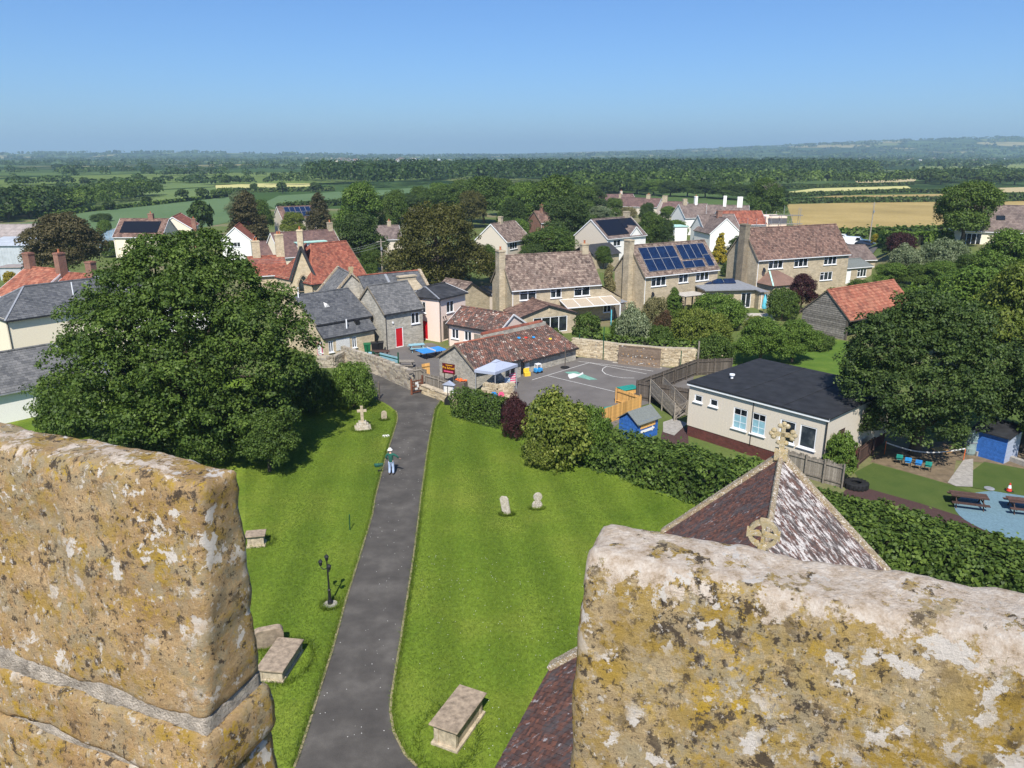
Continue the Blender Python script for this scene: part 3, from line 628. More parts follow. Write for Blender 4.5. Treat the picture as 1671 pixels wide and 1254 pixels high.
# ------------------------------------------------------------------ rubble walls of single stones
def rubble_wall(name, label, pts, h, th, mat='rubble', sw=.42, sh=.2, cope=True, seed=2, cat='stone wall', z0=0, hs=None):
    r = random.Random(seed); pts = [Vector((p[0],p[1],0)) for p in pts]; t = thing(name, label, cat, (pts[0].x, pts[0].y, z0)); o = pts[0]
    core = B(); st = B(); cp = B(); Z = Vector((0,0,1)); hs = hs or [h]*len(pts)
    for i in range(len(pts)-1):
        a, b = pts[i]-o, pts[i+1]-o; d = (b-a); L = d.length; d.normalize(); s = Vector((-d.y, d.x, 0)); h0, h1 = hs[i], hs[i+1]
        q = th/2-.03
        core.add([a-s*q, b-s*q, b+s*q, a+s*q, a-s*q+Z*h0, b-s*q+Z*h1, b+s*q+Z*h1, a+s*q+Z*h0], [(3,2,1,0),(4,5,6,7),(0,1,5,4),(1,2,6,5),(2,3,7,6),(3,0,4,7)])
        for sd_ in (-1, 1):
            z = 0
            while z < max(h0, h1)-.05:
                ch = sh*r.uniform(.65, 1.3); u = -r.random()*sw
                while u < L:
                    w = sw*r.uniform(.45, 1.5); um = u+w/2; hh = h0+(h1-h0)*max(0,min(1,um/L))
                    if 0 <= um <= L and z+ch*.6 < hh:
                        st.tint = r.random(); e = .06*r.random(); c = a+d*um+s*(sd_*(th/2-.06+e))+Z*(z+ch/2)
                        ax = (d+Z*r.uniform(-.1,.1)).normalized(); st.obox(c, ax, s, ax.cross(s)*(1 if ax.cross(s).z > 0 else -1), w/2-.012, .06, min(ch/2-.01, max(.03,(hh-z)/2)))
                    u += w
                z += ch
        if cope:
            u = 0
            while u < L:
                w = r.uniform(.09, .2); hh = h0+(h1-h0)*min(1,u/L); cp.tint = r.random(); ax = (d+Z*r.uniform(-.25,.25)).normalized(); up = ax.cross(s); up = up if up.z > 0 else -up
                cp.obox(a+d*(u+w/2)+Z*(hh+.1), ax, s, up, w/2-.008, th/2*r.uniform(.85,1.1), .1+r.random()*.06); u += w
    core.build('mortar_core', 'mortar', t); st.build('stones', mat, t, stuff=True)
    if cope: cp.build('coping_stones', mat, t, stuff=True)
    return t
def board_fence(t, a, b, h, bw, mat, zb=0.0, rails=True, gap=.008, jit=.02, h2=None, seed=1, th=.022, name='board', posts=None, rail_side=-1):
    """every board is a part of its own; boards share one mesh"""
    r = random.Random(seed); a = Vector(a); b = Vector(b); d = b-a; d.z = 0; L = d.length; d.normalize(); n = max(1, int(round(L/bw))); w = L/n; h2 = h if h2 is None else h2
    bb = B(); bb.box(-w/2+gap/2, w/2-gap/2, -th/2, th/2, 0, 1); first = None; ang = math.atan2(d.y, d.x)
    for i in range(n):
        if first is None: o = bb.build(name, mat, t); first = o
        else: o = first.copy(); COL.objects.link(o)
        p = a+d*(w*(i+.5)); o.location = (p.x, p.y, zb+a.z); o.rotation_euler = (0,0,ang); k = h+(h2-h)*(i+.5)/n; o.scale = (1,1,k+r.uniform(-jit,jit))
    s = Vector((-d.y,d.x,0))*rail_side
    if rails:
        for q in (.2, .85):
            rb = B(); rb.bar(a+s*.045+Vector((0,0,zb+h*q)), b+s*.045+Vector((0,0,zb+h2*q)), .05, .09); rb.build('rail', mat, t)
    for k in range(posts or 0):
        f = k/max(1,posts-1); p = a.lerp(b, f)+s*.12; pb = B(); pb.box(p.x-.05,p.x+.05,p.y-.05,p.y+.05,zb,zb+h+(h2-h)*f+.08); pb.build('post', mat, t)
def sheet(name, pts, z, mat, kind='structure'):
    b = B(); b.poly([(p[0],p[1],z) for p in pts]); o = b.build(name, mat); 
    if b.v and (o.data.polygons[0].normal.z < 0): o.data.flip_normals()
    if kind: o['kind'] = kind
    return o
def gpts(L, z=0): return [g(x, y, z) for x, y in L]
# ------------------------------------------------------------------ land
HILLS = [(2680,4457,1700,1200,90),(2300,6300,1500,900,58),(1450,7600,1500,900,46),(-1900,4100,1150,650,26),(4600,5200,1500,1500,78),(300,12500,6000,1500,22),(-4500,12500,3000,1500,8)]
def hz(x, y): return sum(h*math.exp(-((x-a)/s)**2-((y-b)/q)**2) for a,b,s,q,h in HILLS)
rad = [0,40,80,120,180,260,380,550,800,1100,1400,1700,2000,2300,2600,2900,3200,3500,3800,4100,4400,4700,5000,5300,5600,6000,6400,6800,7200,7600,8000,8600,9200,10000,11000,11600,12200,12800,14000,18000]
ang = [math.radians(a) for a in list(np.arange(-60, 60.1, 1.5))+list(range(70, 300, 10))]
V = [(0,0,0)]; F = []
for r in rad[1:]:
    for a in ang:
        x, y = r*math.sin(a), r*math.cos(a); V.append((x, y, (hz(x, y) if r > 1200 else 0)))
na = len(ang)
for i in range(na): F.append((0, 1+(i+1)%na, 1+i))
for k in range(len(rad)-2):
    for i in range(na):
        a0 = 1+k*na+i; a1 = 1+k*na+(i+1)%na; F.append((a0, a1, a1+na, a0+na))
b = B(); b.add(V, F); gr = b.build('ground', 'countryside', smooth=True); gr['kind'] = 'structure'
if gr.data.polygons[0].normal.z < 0: gr.data.flip_normals()
b = B(); xs = list(range(-170, 191, 6)); ys = list(range(-40, 301, 6)); V = [(x, y, .012+zt(x, y) if zt(x, y) > 0 else .012) for y in ys for x in xs]; nx_ = len(xs)
b.add(V, [(j*nx_+i, j*nx_+i+1, (j+1)*nx_+i+1, (j+1)*nx_+i) for j in range(len(ys)-1) for i in range(nx_-1)]); o = b.build('village_ground', 'village_ground', smooth=True); o['kind'] = 'structure'
def field(name, mat, pts, z=.06): return sheet(name, gpts(pts), z, mat)
field('wheat_field', 'wheat', [(1284,334),(1400,331),(1540,329),(1675,328),(1675,352),(1560,372),(1430,386),(1300,384)])
field('wheat_strip', 'wheat', [(1284,326),(1360,320),(1540,317),(1675,316),(1675,327),(1540,328),(1290,333)], .08)
field('barley_field', 'barley', [(1276,315),(1330,308),(1480,304),(1488,308),(1400,314),(1300,320)], .1)
field('stubble_field', 'stubble', [(1395,296),(1490,290),(1495,294),(1490,298),(1400,299)], .1)
field('tan_field', 'stubble', [(1600,308),(1675,306),(1675,314),(1600,315)], .1)
field('pasture_strip', 'meadow', [(1436,283),(1560,278),(1675,277),(1675,283),(1560,289),(1440,290)], .12)
field('pasture_far', 'meadow', [(1500,272),(1675,270),(1675,275),(1500,277)], .14)
field('green_crop_field', 'crop_blue', [(-20,372),(60,362),(140,347),(230,338),(372,322),(410,330),(400,358),(330,372),(200,378),(60,385),(-20,390)])
field('pasture_field', 'crop_green', [(60,352),(150,338),(160,330),(250,312),(350,306),(410,318),(372,321),(230,337),(140,345),(60,360)], .08)
field('pale_meadow', 'meadow', [(-20,332),(60,322),(150,318),(160,329),(60,345),(-20,350)], .1)
field('far_pasture', 'crop_green', [(-20,312),(110,306),(240,300),(350,298),(352,305),(250,310),(100,318),(-20,326)], .12)
field('bleached_field', 'barley', [(350,303),(420,300),(508,300),(509,310),(430,312),(356,313)], .12)
field('blue_crop_field', 'crop_blue', [(430,332),(455,320),(560,313),(640,310),(712,304),(716,318),(660,325),(545,335),(450,342)], .1)
field('wood_edge_pasture', 'meadow', [(505,276),(640,276),(720,277),(715,281),(510,281)], .16)
field('mown_strip', 'stubble', [(930,301),(1080,294),(1140,292),(1140,295),(1000,302)], .12)
def forest(name, label, XY, hh, ww, nq, leaf, mat='leaf_wood', seed=1):
    rng = np.random.default_rng(seed); n = len(XY); i = np.repeat(np.arange(n), nq); m = len(i)
    d = sph(m, rng); d[:,2] = np.abs(d[:,2])*1.1-.25; bumpy = 1+.22*np.sin(d[:,0]*5+i)*np.cos(d[:,1]*6+i*1.7)
    zc = np.array([hz(x, y) if x*x+y*y > 1.4e6 else 0 for x, y in XY])
    P = np.stack([XY[i,0]+d[:,0]*ww[i]*.5*bumpy, XY[i,1]+d[:,1]*ww[i]*.5*bumpy, zc[i]+hh[i]*.48+d[:,2]*hh[i]*.52*bumpy], 1)
    N = d*.8+np.array([0,0,.35])+rng.normal(size=(m,3))*.4; tr = rng.random(n)
    V, F, t = leaf_quads(P, N, leaf*ww[i]/10, rng, np.clip(.08+.8*tr[i]+.16*rng.normal(size=m), 0, 1), 1.2)
    o = npmesh(name, V, F, t, mat); tag(o, label, 'woodland', kind='stuff'); return o
def scatter_px(poly, n, seed):
    """random ground points inside a pixel polygon, even over the ground"""
    P = np.array([g(*q)[:2] for q in poly]); rng = np.random.default_rng(seed); out = []
    lo, hi = P.min(0), P.max(0)
    while len(out) < n:
        q = lo+rng.random((4000,2))*(hi-lo); ins = np.zeros(len(q), bool)
        for i in range(len(P)):
            a, b2 = P[i], P[(i+1)%len(P)]
            c = ((a[1] > q[:,1]) != (b2[1] > q[:,1])) & (q[:,0] < (b2[0]-a[0])*(q[:,1]-a[1])/(b2[1]-a[1]+1e-9)+a[0]); ins ^= c
        out += list(q[ins])
        if not ins.any(): break
    return np.array(out[:n])
def wood(name, label, poly, n, h, w, nq=60, leaf=1.7, seed=1, mat='leaf_wood'):
    XY = scatter_px(poly, n, seed); r = np.random.default_rng(seed+50)
    return forest(name, label, XY, h*(.75+.5*r.random(len(XY))), w*(.7+.6*r.random(len(XY))), nq, leaf, mat, seed)
wood('wood', 'wide dark green wood stretching behind the village trees', [(500,303),(640,309),(715,302),(800,300),(1000,296),(1160,292),(1432,289),(1425,279),(1000,277),(720,281),(500,287)], 1500, 13, 11, 75, 1.5, 1)
wood('scrub_wood', 'bushy wood in front of the barley field, left of it', [(930,318),(1040,318),(1180,313),(1270,306),(1480,301),(1484,299),(1330,300),(1150,298),(930,304)], 330, 9, 9, 90, 1.5, 2, 'leaf_green')
def tree_line(name, label, px, n, h, w, nq, leaf, seed, mat='leaf_wood', jit=.5):
    r = np.random.default_rng(seed); P = [g(*q) for q in px]; Ls = [(P[i+1]-P[i]).length for i in range(len(P)-1)]; XY = []
    for k in range(n):
        i = r.choice(len(Ls), p=np.array(Ls)/sum(Ls)); q = P[i].lerp(P[i+1], r.random()); XY.append((q.x+r.normal()*w*jit, q.y+r.normal()*w*jit))
    return forest(name, label, np.array(XY), h*(.6+.7*r.random(n)), w*(.6+.8*r.random(n)), nq, leaf, mat, seed)
for k, (lab, px, n, h, w, nq) in enumerate((('farthest tree line across the left plain', [(-20,266.5),(480,264.5)], 70, 8, 14, 30), ('tree line below the left rise', [(-20,272),(250,269),(520,270)], 60, 8, 12, 40), ('broken tree line in the middle of the left plain', [(60,278),(300,276),(500,279)], 44, 8, 11, 55), ('dark tree line at the left edge of the plain', [(-20,284),(120,283),(260,281)], 28, 8, 11, 70),
    ('tree line above the far pasture', [(20,293),(150,289),(330,287),(420,289)], 26, 7, 10, 90), ('tree line along the far pasture', [(-20,304),(90,301),(200,303),(345,297)], 20, 6, 9, 110), ('bushes between the two left pastures', [(-20,318),(70,316),(140,309),(250,305)], 17, 5, 8, 150), ('tree row left of the bleached field', [(330,302),(400,301),(500,302)], 14, 7, 9, 120))):
    tree_line('tree_line', lab, px, n, h, w, nq, 1.6, 60+k)
wood('copse', 'dense copse at the left edge below the pale meadow', [(-20,366),(40,356),(78,350),(100,346),(100,341),(60,344),(-20,352)], 46, 8.5, 9.5, 260, .85, 5, 'leaf_dark')
wood('thicket', 'bushy thicket running between the left green fields', [(95,350),(150,342),(185,334),(255,322),(255,317),(180,322),(100,338)], 70, 7, 8, 200, .9, 6, 'leaf_green')
wood('field_trees', 'row of trees by the tan field at far right', [(1495,302),(1560,300),(1675,299),(1675,293),(1560,293),(1495,296)], 90, 9, 10, 110, 1.3, 7)
wood('far_trees', 'scattered far trees and hedges below the right hills', [(1000,277),(1675,277),(1675,262),(1000,262)], 700, 9, 17, 22, 2.4, 8)
wood('plain_trees', 'scattered far trees and hedges on the hazy plain', [(-20,270),(480,272),(1000,275),(1000,259),(400,258.5),(-20,260)], 650, 8, 15, 20, 2.4, 9)
wood('hill_trees', 'dark woods on the hazy right hills', [(1040,262),(1675,262),(1675,256.3),(1040,256.3)], 420, 9, 42, 14, 2.4, 10)
wood('horizon_trees', 'thin tree lines along the left horizon', [(-20,260),(1040,259),(1040,255.6),(-20,255.6)], 420, 8, 60, 12, 2.2, 12)
# far town: pale roofs and gables below the right hills and on the plain
rng = random.Random(4)
for i in range(46):
    px = rng.choice([rng.uniform(1390,1600), rng.uniform(1390,1600), rng.uniform(540,720), rng.uniform(1000,1671)]); py = rng.uniform(262,267.5); P = g(px, py); s = depth(P)/FPX
    t = thing('far_house', 'tiny pale house in the far town below the hazy hills', 'house', P, rng.uniform(0,3), 'houses of the far town')
    w = rng.uniform(9,22); b = B(); b.box(0,w,0,8,0,5); b.add([(0,0,5),(w,0,5),(0,8,5),(w,8,5),(0,4,8),(w,4,8)], [(0,4,2),(1,3,5)]); b.build('wall', rng.choice(['render_white','render_cream','render_beige']), t)
    b = B(); b.add([(-.3,-.3,4.9),(w+.3,-.3,4.9),(w+.3,4,8.2),(-.3,4,8.2),(w+.3,8.3,4.9),(-.3,8.3,4.9)], [(0,1,2,3),(3,2,4,5)]); b.build('roof', rng.choice(['roof_rust','roof_grey','asbestos','corrugated']), t)
# hedges between the fields, one by one
def far_hedge(label, px, h=2.6, w=2.5, seed=1, leaf='leaf_dark'): hedge('field_hedge', label, gpts(px), w, h, leaf, 5, .8, 'field hedges', 'hedge', seed, .7)
far_hedge('dark hedge between the wide golden wheat field and the wheat strip', [(1284,332.5),(1400,331),(1540,329.5)], 2.0, 3, 1)
far_hedge('hedge between the pale barley field and the wheat strip', [(1284,322),(1370,318.5),(1485,314),(1535,316)], 1.7, 3, 2)
far_hedge('low hedge on the far side of the pale barley field', [(1280,309),(1380,305),(1490,302)], 1.6, 3, 3)
far_hedge('long hedge on the near side of the wide wheat field', [(1296,387),(1370,390),(1440,388),(1540,384)], 2.2, 3, 4, 'leaf_green')
far_hedge('dark hedge right of the big field tree', [(1600,330),(1675,328)], 3.2, 3, 5)
far_hedge('thin hedge between the blue-green crop and the left pasture', [(60,358),(140,346),(230,337),(372,321)], 1.2, 1.6, 6, 'leaf_green')
far_hedge('hedge bounding the blue-green crop behind the yew', [(455,343),(545,336),(660,326),(716,319)], 2.2, 2.6, 7)
far_hedge('hedge below the bleached field', [(356,315),(430,314),(545,312)], 2.2, 2.6, 8)
far_hedge('hedge line crossing the far pastures at right', [(1440,291),(1560,290),(1675,284)], 3, 3, 9)
k = 0; nl = nr = 0; ORD = ['first','second','third','fourth','fifth','sixth','seventh','eighth','ninth','tenth','eleventh','twelfth','thirteenth','fourteenth','fifteenth','sixteenth','seventeenth','eighteenth','nineteenth','twentieth','twenty-first']
for px, yb, w, yt, lf in sorted([(299,329,23,308,'leaf_dark'),(330.5,325.5,23,306,'leaf_dark'),(240,334,20,320,'leaf_dark'),(58,321,36,303,'leaf_dark'),(179,343,22,327,'leaf_dark'),(227,304,22,288,'leaf_dark'),(191,304,18,291,'leaf_dark'),(170,304,21,291,'leaf_dark'),(139,303,18,289,'leaf_dark'),(278,295,12,286,'leaf_dark'),(322,299,26,287,'leaf_dark'),(256,313,9,304,'leaf_green'),(355,324,24,308,'leaf_green'),(372,322,20,307,'leaf_green'),(15,363,34,331,'leaf_dark'),(48,358,40,325,'leaf_green'),(85,351,30,331,'leaf_dark'),(125,346,42,320,'leaf_green'),(415,311,16,299,'leaf_dark'),(461,316,18,296,'leaf_dark'),(515,314,24,297,'leaf_dark'),(1510,300,34,278,'leaf_dark'),(1535,302,30,281,'leaf_green'),(1578,279,16,269,'leaf_dark'),(1620,288,38,268,'leaf_dark'),(1600,302,40,284,'leaf_green'),(1655,302,34,280,'leaf_dark'),(1632,300,28,282,'leaf_green')]):
    where = 'left' if px < 600 else 'right'; k += 1; nl += where == 'left'; nr += where == 'right'
    tree_px('field_tree', '%s lone field tree, %s from the left among those in the %s fields' % ('dark green' if lf == 'leaf_dark' else 'mid green', ORD[(nl if where == 'left' else nr)-1], where), ['far_a','far_b'][k%2], lf, px, yb, w, yt, 'lone trees in the %s fields' % where)
# ------------------------------------------------------------------ churchyard
sheet('lawn', [(-46,-12),(30,-12),(24,22),(20.5,30.5),(15.5,37.5),(13,40.5),(9.5,44.8),(6,48.5),(1.5,54),(-4.5,58.5),(-7,64),(-14,66),(-30,70),(-46,64)], .03, 'lawn')
LE = [(478,1275),(481,1253),(496,1210),(522,1127),(542,1064),(565,979),(591,896),(608,840),(612,814),(629,749),(641,711),(647.5,690),(648.5,680),(646,672),(637,664),(627,658),(617,654)]
RE = [(700,1275),(680,1252),(661,1233),(642.5,1196),(637,1163),(639,1137),(651,1064),(664,982),(675.5,906),(684,840),(687,814),(698,733),(705.5,692),(709.5,670),(717,658),(722,653)]
lp, rp = gpts(LE), gpts(RE)
far_end = gpts([(700,646),(672,638),(668,634),(640,618),(618,606),(600,598),(560,606),(590,640)])
sheet('path', lp+far_end[::-1][:0]+[*gpts([(600,650),(585,640),(585,612),(610,596),(640,612),(672,632),(690,640)])]+rp[::-1], .042, 'tarmac_path')
sheet('path_foot', [lp[1], lp[0], *gpts([(470,1310),(760,1330)]), rp[0], rp[1]], .046, 'tarmac_path')
for nm, E in (('path_edge', lp[1:14]), ('path_edge', rp[1:])):   # worn stone edging strip
    b = B(); r = random.Random(7)
    for i in range(len(E)-1):
        a, c = E[i], E[i+1]; L = (c-a).length; n = max(1, int(L/.9))
        for k in range(n):
            p = a.lerp(c, k/n); q = a.lerp(c, (k+.97)/n); b.tint = r.random(); b.bar(p+Vector((0,0,.05)), q+Vector((0,0,.05+r.uniform(-.01,.01))), .09, .05)
    o = b.build(nm, 'verge_tan'); o['kind'] = 'structure'
# mown grass, blade by blade where the lens can see it
def blades(name, label, XY, h, wd, seed, mat='grass_blade', z=.03):
    rng = np.random.default_rng(seed); n = len(XY); a = rng.random(n)*6.28; hh = h*(.5+rng.random(n)); ln = rng.normal(size=(n,2))*hh[:,None]*.7
    P = np.stack([XY[:,0], XY[:,1], np.full(n, z)], 1); s = np.stack([np.cos(a), np.sin(a), np.zeros(n)], 1)*wd
    T = P+np.concatenate([ln, hh[:,None]], 1)
    V = np.stack([P-s, P+s, T], 1).reshape(-1,3); t = np.clip(.5+.25*rng.normal(size=n)+.2*np.sin(XY[:,0]*1.1+.3*XY[:,1]), 0, 1)
    o = npmesh(name, V, np.arange(3*n).reshape(n,3), np.repeat(t, 3), mat); return tag(o, label, 'grass', kind='stuff')
XY1 = scatter_px([(400,700),(600,640),(648,676),(640,712),(610,815),(590,897),(541,1064),(490,1215),(478,1254),(400,1254)], 130000, 3)
XY2 = scatter_px([(722,655),(760,680),(840,720),(1150,835),(1110,870),(960,1100),(820,1254),(690,1254),(645,1190),(640,1137),(676,906),(699,733)], 170000, 4)
blades('grass', 'short mown grass of the churchyard lawn', np.concatenate([XY1, XY2]), .05, .012, 5)
E2 = []; r = random.Random(3)
for E in (lp[1:14], rp[1:]):
    for i in range(len(E)-1):
        for k in range(int((E[i+1]-E[i]).length*260)):
            p = E[i].lerp(E[i+1], r.random()); sd_ = -1 if E is not rp[1:] and E[0] == lp[1] else 1; E2.append((p.x+sd_*abs(r.gauss(.06,.07))+.0, p.y+r.gauss(0,.03)))
blades('edge_grass', 'longer grass fringing the path edges', np.array(E2), .11, .014, 6)
r = random.Random(12); b = B()
for i in range(110):
    j = r.randrange(2,13); f = r.random(); p = lp[j].lerp(lp[j+1], f).lerp(rp[j].lerp(rp[j+1], f), r.uniform(.05,.95)); q = r.uniform(.006,.018); b.box(p.x-q,p.x+q,p.y-q,p.y+q*.6,.043,.05)
tag(b.build('path_grit', 'line_white'), 'pale grit and scraps scattered over the tarmac path', 'grit', kind='stuff')
tufts = []
for px, py, rx, ry in ((730,1205,1.0,1.5),(470,1080,.9,1.3),(827,841,.35,.2),(876,831,.35,.2),(592,700,.75,.75),(627,686,.3,.2),(540,988,.4,.4),(420,885,.8,.6),(440,1056,.75,.3)):
    c = g(px, py)
    for k in range(900): a = r.random()*6.283; q = 1+abs(r.gauss(0,.16)); tufts.append((c.x+math.cos(a)*rx*q, c.y+math.sin(a)*ry*q))
blades('tuft_grass', 'longer tufts of grass round the graves and lamp post', np.array(tufts), .16, .016, 16)
# daisies
XYd = scatter_px([(660,1100),(676,906),(960,900),(960,1050),(800,1254),(700,1240)], 160, 9); b = B()
for x, y in XYd: b.box(x-.008,x+.008,y-.008,y+.008,.06,.075)
tag(b.build('daisies', 'white_paint'), 'tiny white daisies sprinkled over the churchyard lawn', 'flowers', kind='stuff')
# ------------------------------------------------------------------ tower parapet
WA = math.radians(-21.5); UX = Vector((math.cos(WA), math.sin(WA), 0)); NI = Vector((math.sin(WA), -math.cos(WA), 0))   # along the wall; inward, towards the lens
k_ = .62
CL = Vector((-.9*k_, 2.34*k_, 0)); CR = Vector((.26*k_, 1.92*k_, 0)); UR = (CR-CL).dot(UX); CR = CL+UX*UR
def rough_block(name, parent, u0, u1, t0, t1, z0, z1, mat, rad=.035, amp=.012, res=.016, seed=1, batter=.14, fs=7.0, lift=0.0):
    """one weathered stone: u along the wall, t inward, z below the parapet top; batter leans the inner face"""
    hs = [(u1-u0)/2, (t1-t0)/2, (z1-z0)/2]; c = [(u0+u1)/2, (t0+t1)/2, (z0+z1)/2]; nn = [max(2, int(2*h/res)) for h in hs]; key = {}; V = []; F = []
    def vid(p):
        k = tuple(round(q, 5) for q in p)
        if k not in key: key[k] = len(V); V.append(p)
        return key[k]
    for ax in range(3):
        a1, a2 = (ax+1) % 3, (ax+2) % 3
        for sg in (-1, 1):
            idx = []
            for i in range(nn[a1]+1):
                row = []
                for j in range(nn[a2]+1):
                    p = [0,0,0]; p[ax] = sg*hs[ax]; p[a1] = -hs[a1]+2*hs[a1]*i/nn[a1]; p[a2] = -hs[a2]+2*hs[a2]*j/nn[a2]; row.append(vid(tuple(p)))
                idx.append(row)
            for i in range(nn[a1]):
                for j in range(nn[a2]):
                    q = (idx[i][j], idx[i+1][j], idx[i+1][j+1], idx[i][j+1]); F.append(q if sg > 0 else q[::-1])
    out = []; rr = min(rad, *[h*.98 for h in hs])
    for p in V:
        q = Vector([max(-(h-rr), min(h-rr, x)) for x, h in zip(p, hs)]); d = Vector(p)-q; n = d.normalized() if d.length > 0 else Vector((0,0,1)); p2 = q+n*rr
        w = Vector((p2.x+c[0], p2.y+c[1], p2.z+c[2])); s = Vector((seed*3.1, seed*1.7, 0)); m = w*fs+s
        dsp = amp*(1.3*noise.noise(m*.45)+.9*noise.noise(m)+.5*noise.noise(m*2.7)+.35*noise.noise(m*6.5)+.2*noise.noise(m*15))
        dsp -= amp*1.5*max(0, noise.noise(m*1.3+Vector((9,4,2)))-.3)
        w += n*dsp
        if w.y > (t0+t1)/2-.02: w.y += batter*(-w.z)
        out.append(CL+UX*w.x+NI*w.y+Vector((0,0,TOPZ+w.z+lift)))
    b = B(); b.add(out, F); return b.build(name, mat, parent, smooth=True)
t = thing('merlon', 'weathered ochre stone merlon of the parapet at lower left', 'merlon'); ml = t
rough_block('stone', t, -1.9, -.004, 0, .115, -.512, 0, 'parapet_left', .02, .009, .013, 1)
rough_block('stone', t, -1.9, .003, 0, .117, -.655, -.54, 'parapet_left', .01, .009, .014, 3)
rough_block('stone', t, -1.9, .002, 0, .117, -1.25, -.668, 'parapet_left', .01, .007, .016, 4)
rough_block('mortar_joint', t, -1.88, -.01, .006, .106, -.552, -.5, 'parapet_mortar', .004, .006, .012, 5)
rough_block('mortar_joint', t, -1.88, -.012, .008, .106, -.68, -.645, 'parapet_mortar', .006, .005, .014, 6)
t = thing('merlon', 'lichen-blotched pale stone merlon of the parapet at lower right', 'merlon')
rough_block('stone', t, UR+.004, UR+2.3, 0, .14, -.86, 0, 'parapet_right', .03, .008, .014, 7, .16, lift=.03)
rough_block('stone', t, UR, UR+2.3, 0, .14, -1.25, -.885, 'parapet_right', .012, .008, .018, 8, .16, lift=.03)
rough_block('mortar_joint', t, UR+.01, UR+2.28, .006, .137, -.895, -.85, 'parapet_mortar', .008, .005, .018, 9, .16, lift=.03)
# ------------------------------------------------------------------ church below the tower
CA = math.radians(90-22)
ch = thing('church', 'stone church below the parapet with lichened red tile roofs and gable crosses', 'church', (0,0,0), CA)
# tower in local axes: x along the nave, y to the left
tx = 1.13; ty0, ty1 = -3.4, 2.5
cl = Matrix.Rotation(-CA, 3, 'Z') @ CL
b = B(); ztw = TOPZ-1.25
b.box(-5.2, cl.x-.005, ty0, ty1, -.3, ztw-.75)
b.box(cl.x-.42, cl.x-.006, ty0, ty1, ztw-.75, ztw); b.box(-5.2, -4.8, ty0, ty1, ztw-.75, ztw+1.1); b.box(-4.8, cl.x-.42, ty0, ty0+.4, ztw-.75, ztw+1.1); b.box(-4.8, cl.x-.42, ty1-.4, ty1, ztw-.75, ztw+1.1)
b.build('tower', 'stone_tan', ch)
yc = .5
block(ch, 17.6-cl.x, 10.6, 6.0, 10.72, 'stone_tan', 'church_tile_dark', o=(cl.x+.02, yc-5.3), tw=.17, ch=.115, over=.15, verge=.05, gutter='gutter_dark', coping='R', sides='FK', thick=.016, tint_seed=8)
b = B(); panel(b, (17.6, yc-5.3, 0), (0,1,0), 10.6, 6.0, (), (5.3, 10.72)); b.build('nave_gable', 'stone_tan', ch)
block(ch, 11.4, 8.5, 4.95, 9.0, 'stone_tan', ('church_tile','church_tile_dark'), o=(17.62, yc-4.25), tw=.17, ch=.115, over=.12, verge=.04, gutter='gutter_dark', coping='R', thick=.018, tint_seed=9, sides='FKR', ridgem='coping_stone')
def rod(b, p, q, r): b.tube([p, q], r, 7)
# ringed cross on the nave gable, foliate cross on the chancel gable
def ring_cross(x, y, z, R, th):
    b = B(); A = Vector((0,1,0)); Z = Vector((0,0,1)); c = Vector((x,y,z+R*1.9)); n = 20
    b.obox((x,y,z+R*.5), Vector((1,0,0)), A, Z, th*.75, R*.26, R*.62); b.obox((x,y,z+.02), Vector((1,0,0)), A, Z, th*1.1, R*.5, R*.3)
    for k in range(4):
        a = k*math.pi/2; d = A*math.cos(a)+Z*math.sin(a); s = Z*math.cos(a)-A*math.sin(a); V = []
        for xx in (-th/2-.012, th/2+.012):
            for u, w in ((0,.1),(.55,.13),(1.08,.3)): V += [c+d*(R*u)+s*(R*w)+Vector((xx,0,0)), c+d*(R*u)-s*(R*w)+Vector((xx,0,0))]
        b.add(V, [(0,2,3,1),(2,4,5,3),(7,9,8,6),(9,11,10,8),(0,6,8,2),(2,8,10,4),(1,3,9,7),(3,5,11,9),(4,10,11,5)])
    V = []; F = []
    for k in range(n):
        a = 2*math.pi*k/n; d = A*math.cos(a)+Z*math.sin(a)
        for rr, xx in ((.72,-th/2),(1.0,-th/2),(1.0,th/2),(.72,th/2)): V.append(c+d*(R*rr)+Vector((xx,0,0)))
    for k in range(n):
        for j in range(4): F.append((k*4+j, k*4+(j+1)%4, ((k+1)%n)*4+(j+1)%4, ((k+1)%n)*4+j))
    b.add(V, F); return b
ring_cross(17.6, yc, 10.75, .36, .14).build('ringed_cross', 'cross_stone', ch)
b = B(); zc = 9.0; X = Vector((1,0,0)); A = Vector((0,1,0)); Z = Vector((0,0,1))
b.obox((29.0,yc,zc+.18), X, A, Z, .2, .24, .2); b.obox((29.0,yc,zc+.55), X, A, Z, .09, .1, .3)
c = Vector((29.0,yc,zc+1.0))
for k in range(4):
    a = k*math.pi/2; d = A*math.cos(a)+Z*math.sin(a); s = Z*math.cos(a)-A*math.sin(a)
    b.obox(c+d*.18, X, d, s, .07, .2, .075)
    for q, w in ((.42,0),(.34,.13),(.34,-.13)): b.lathe([(.02,-.1),(.09,-.06),(.11,0),(.09,.06),(.02,.1)], tuple(c+d*q+s*w), 8)
b.build('foliate_cross', 'cross_stone', ch)
b = B()
for s in (-1, 1): b.bar((29.05, yc+s*.2, 8.9), (29.05, yc+s*4.2, 5.05), .3, .12)
b.build('gable_flashing', 'lead', ch)
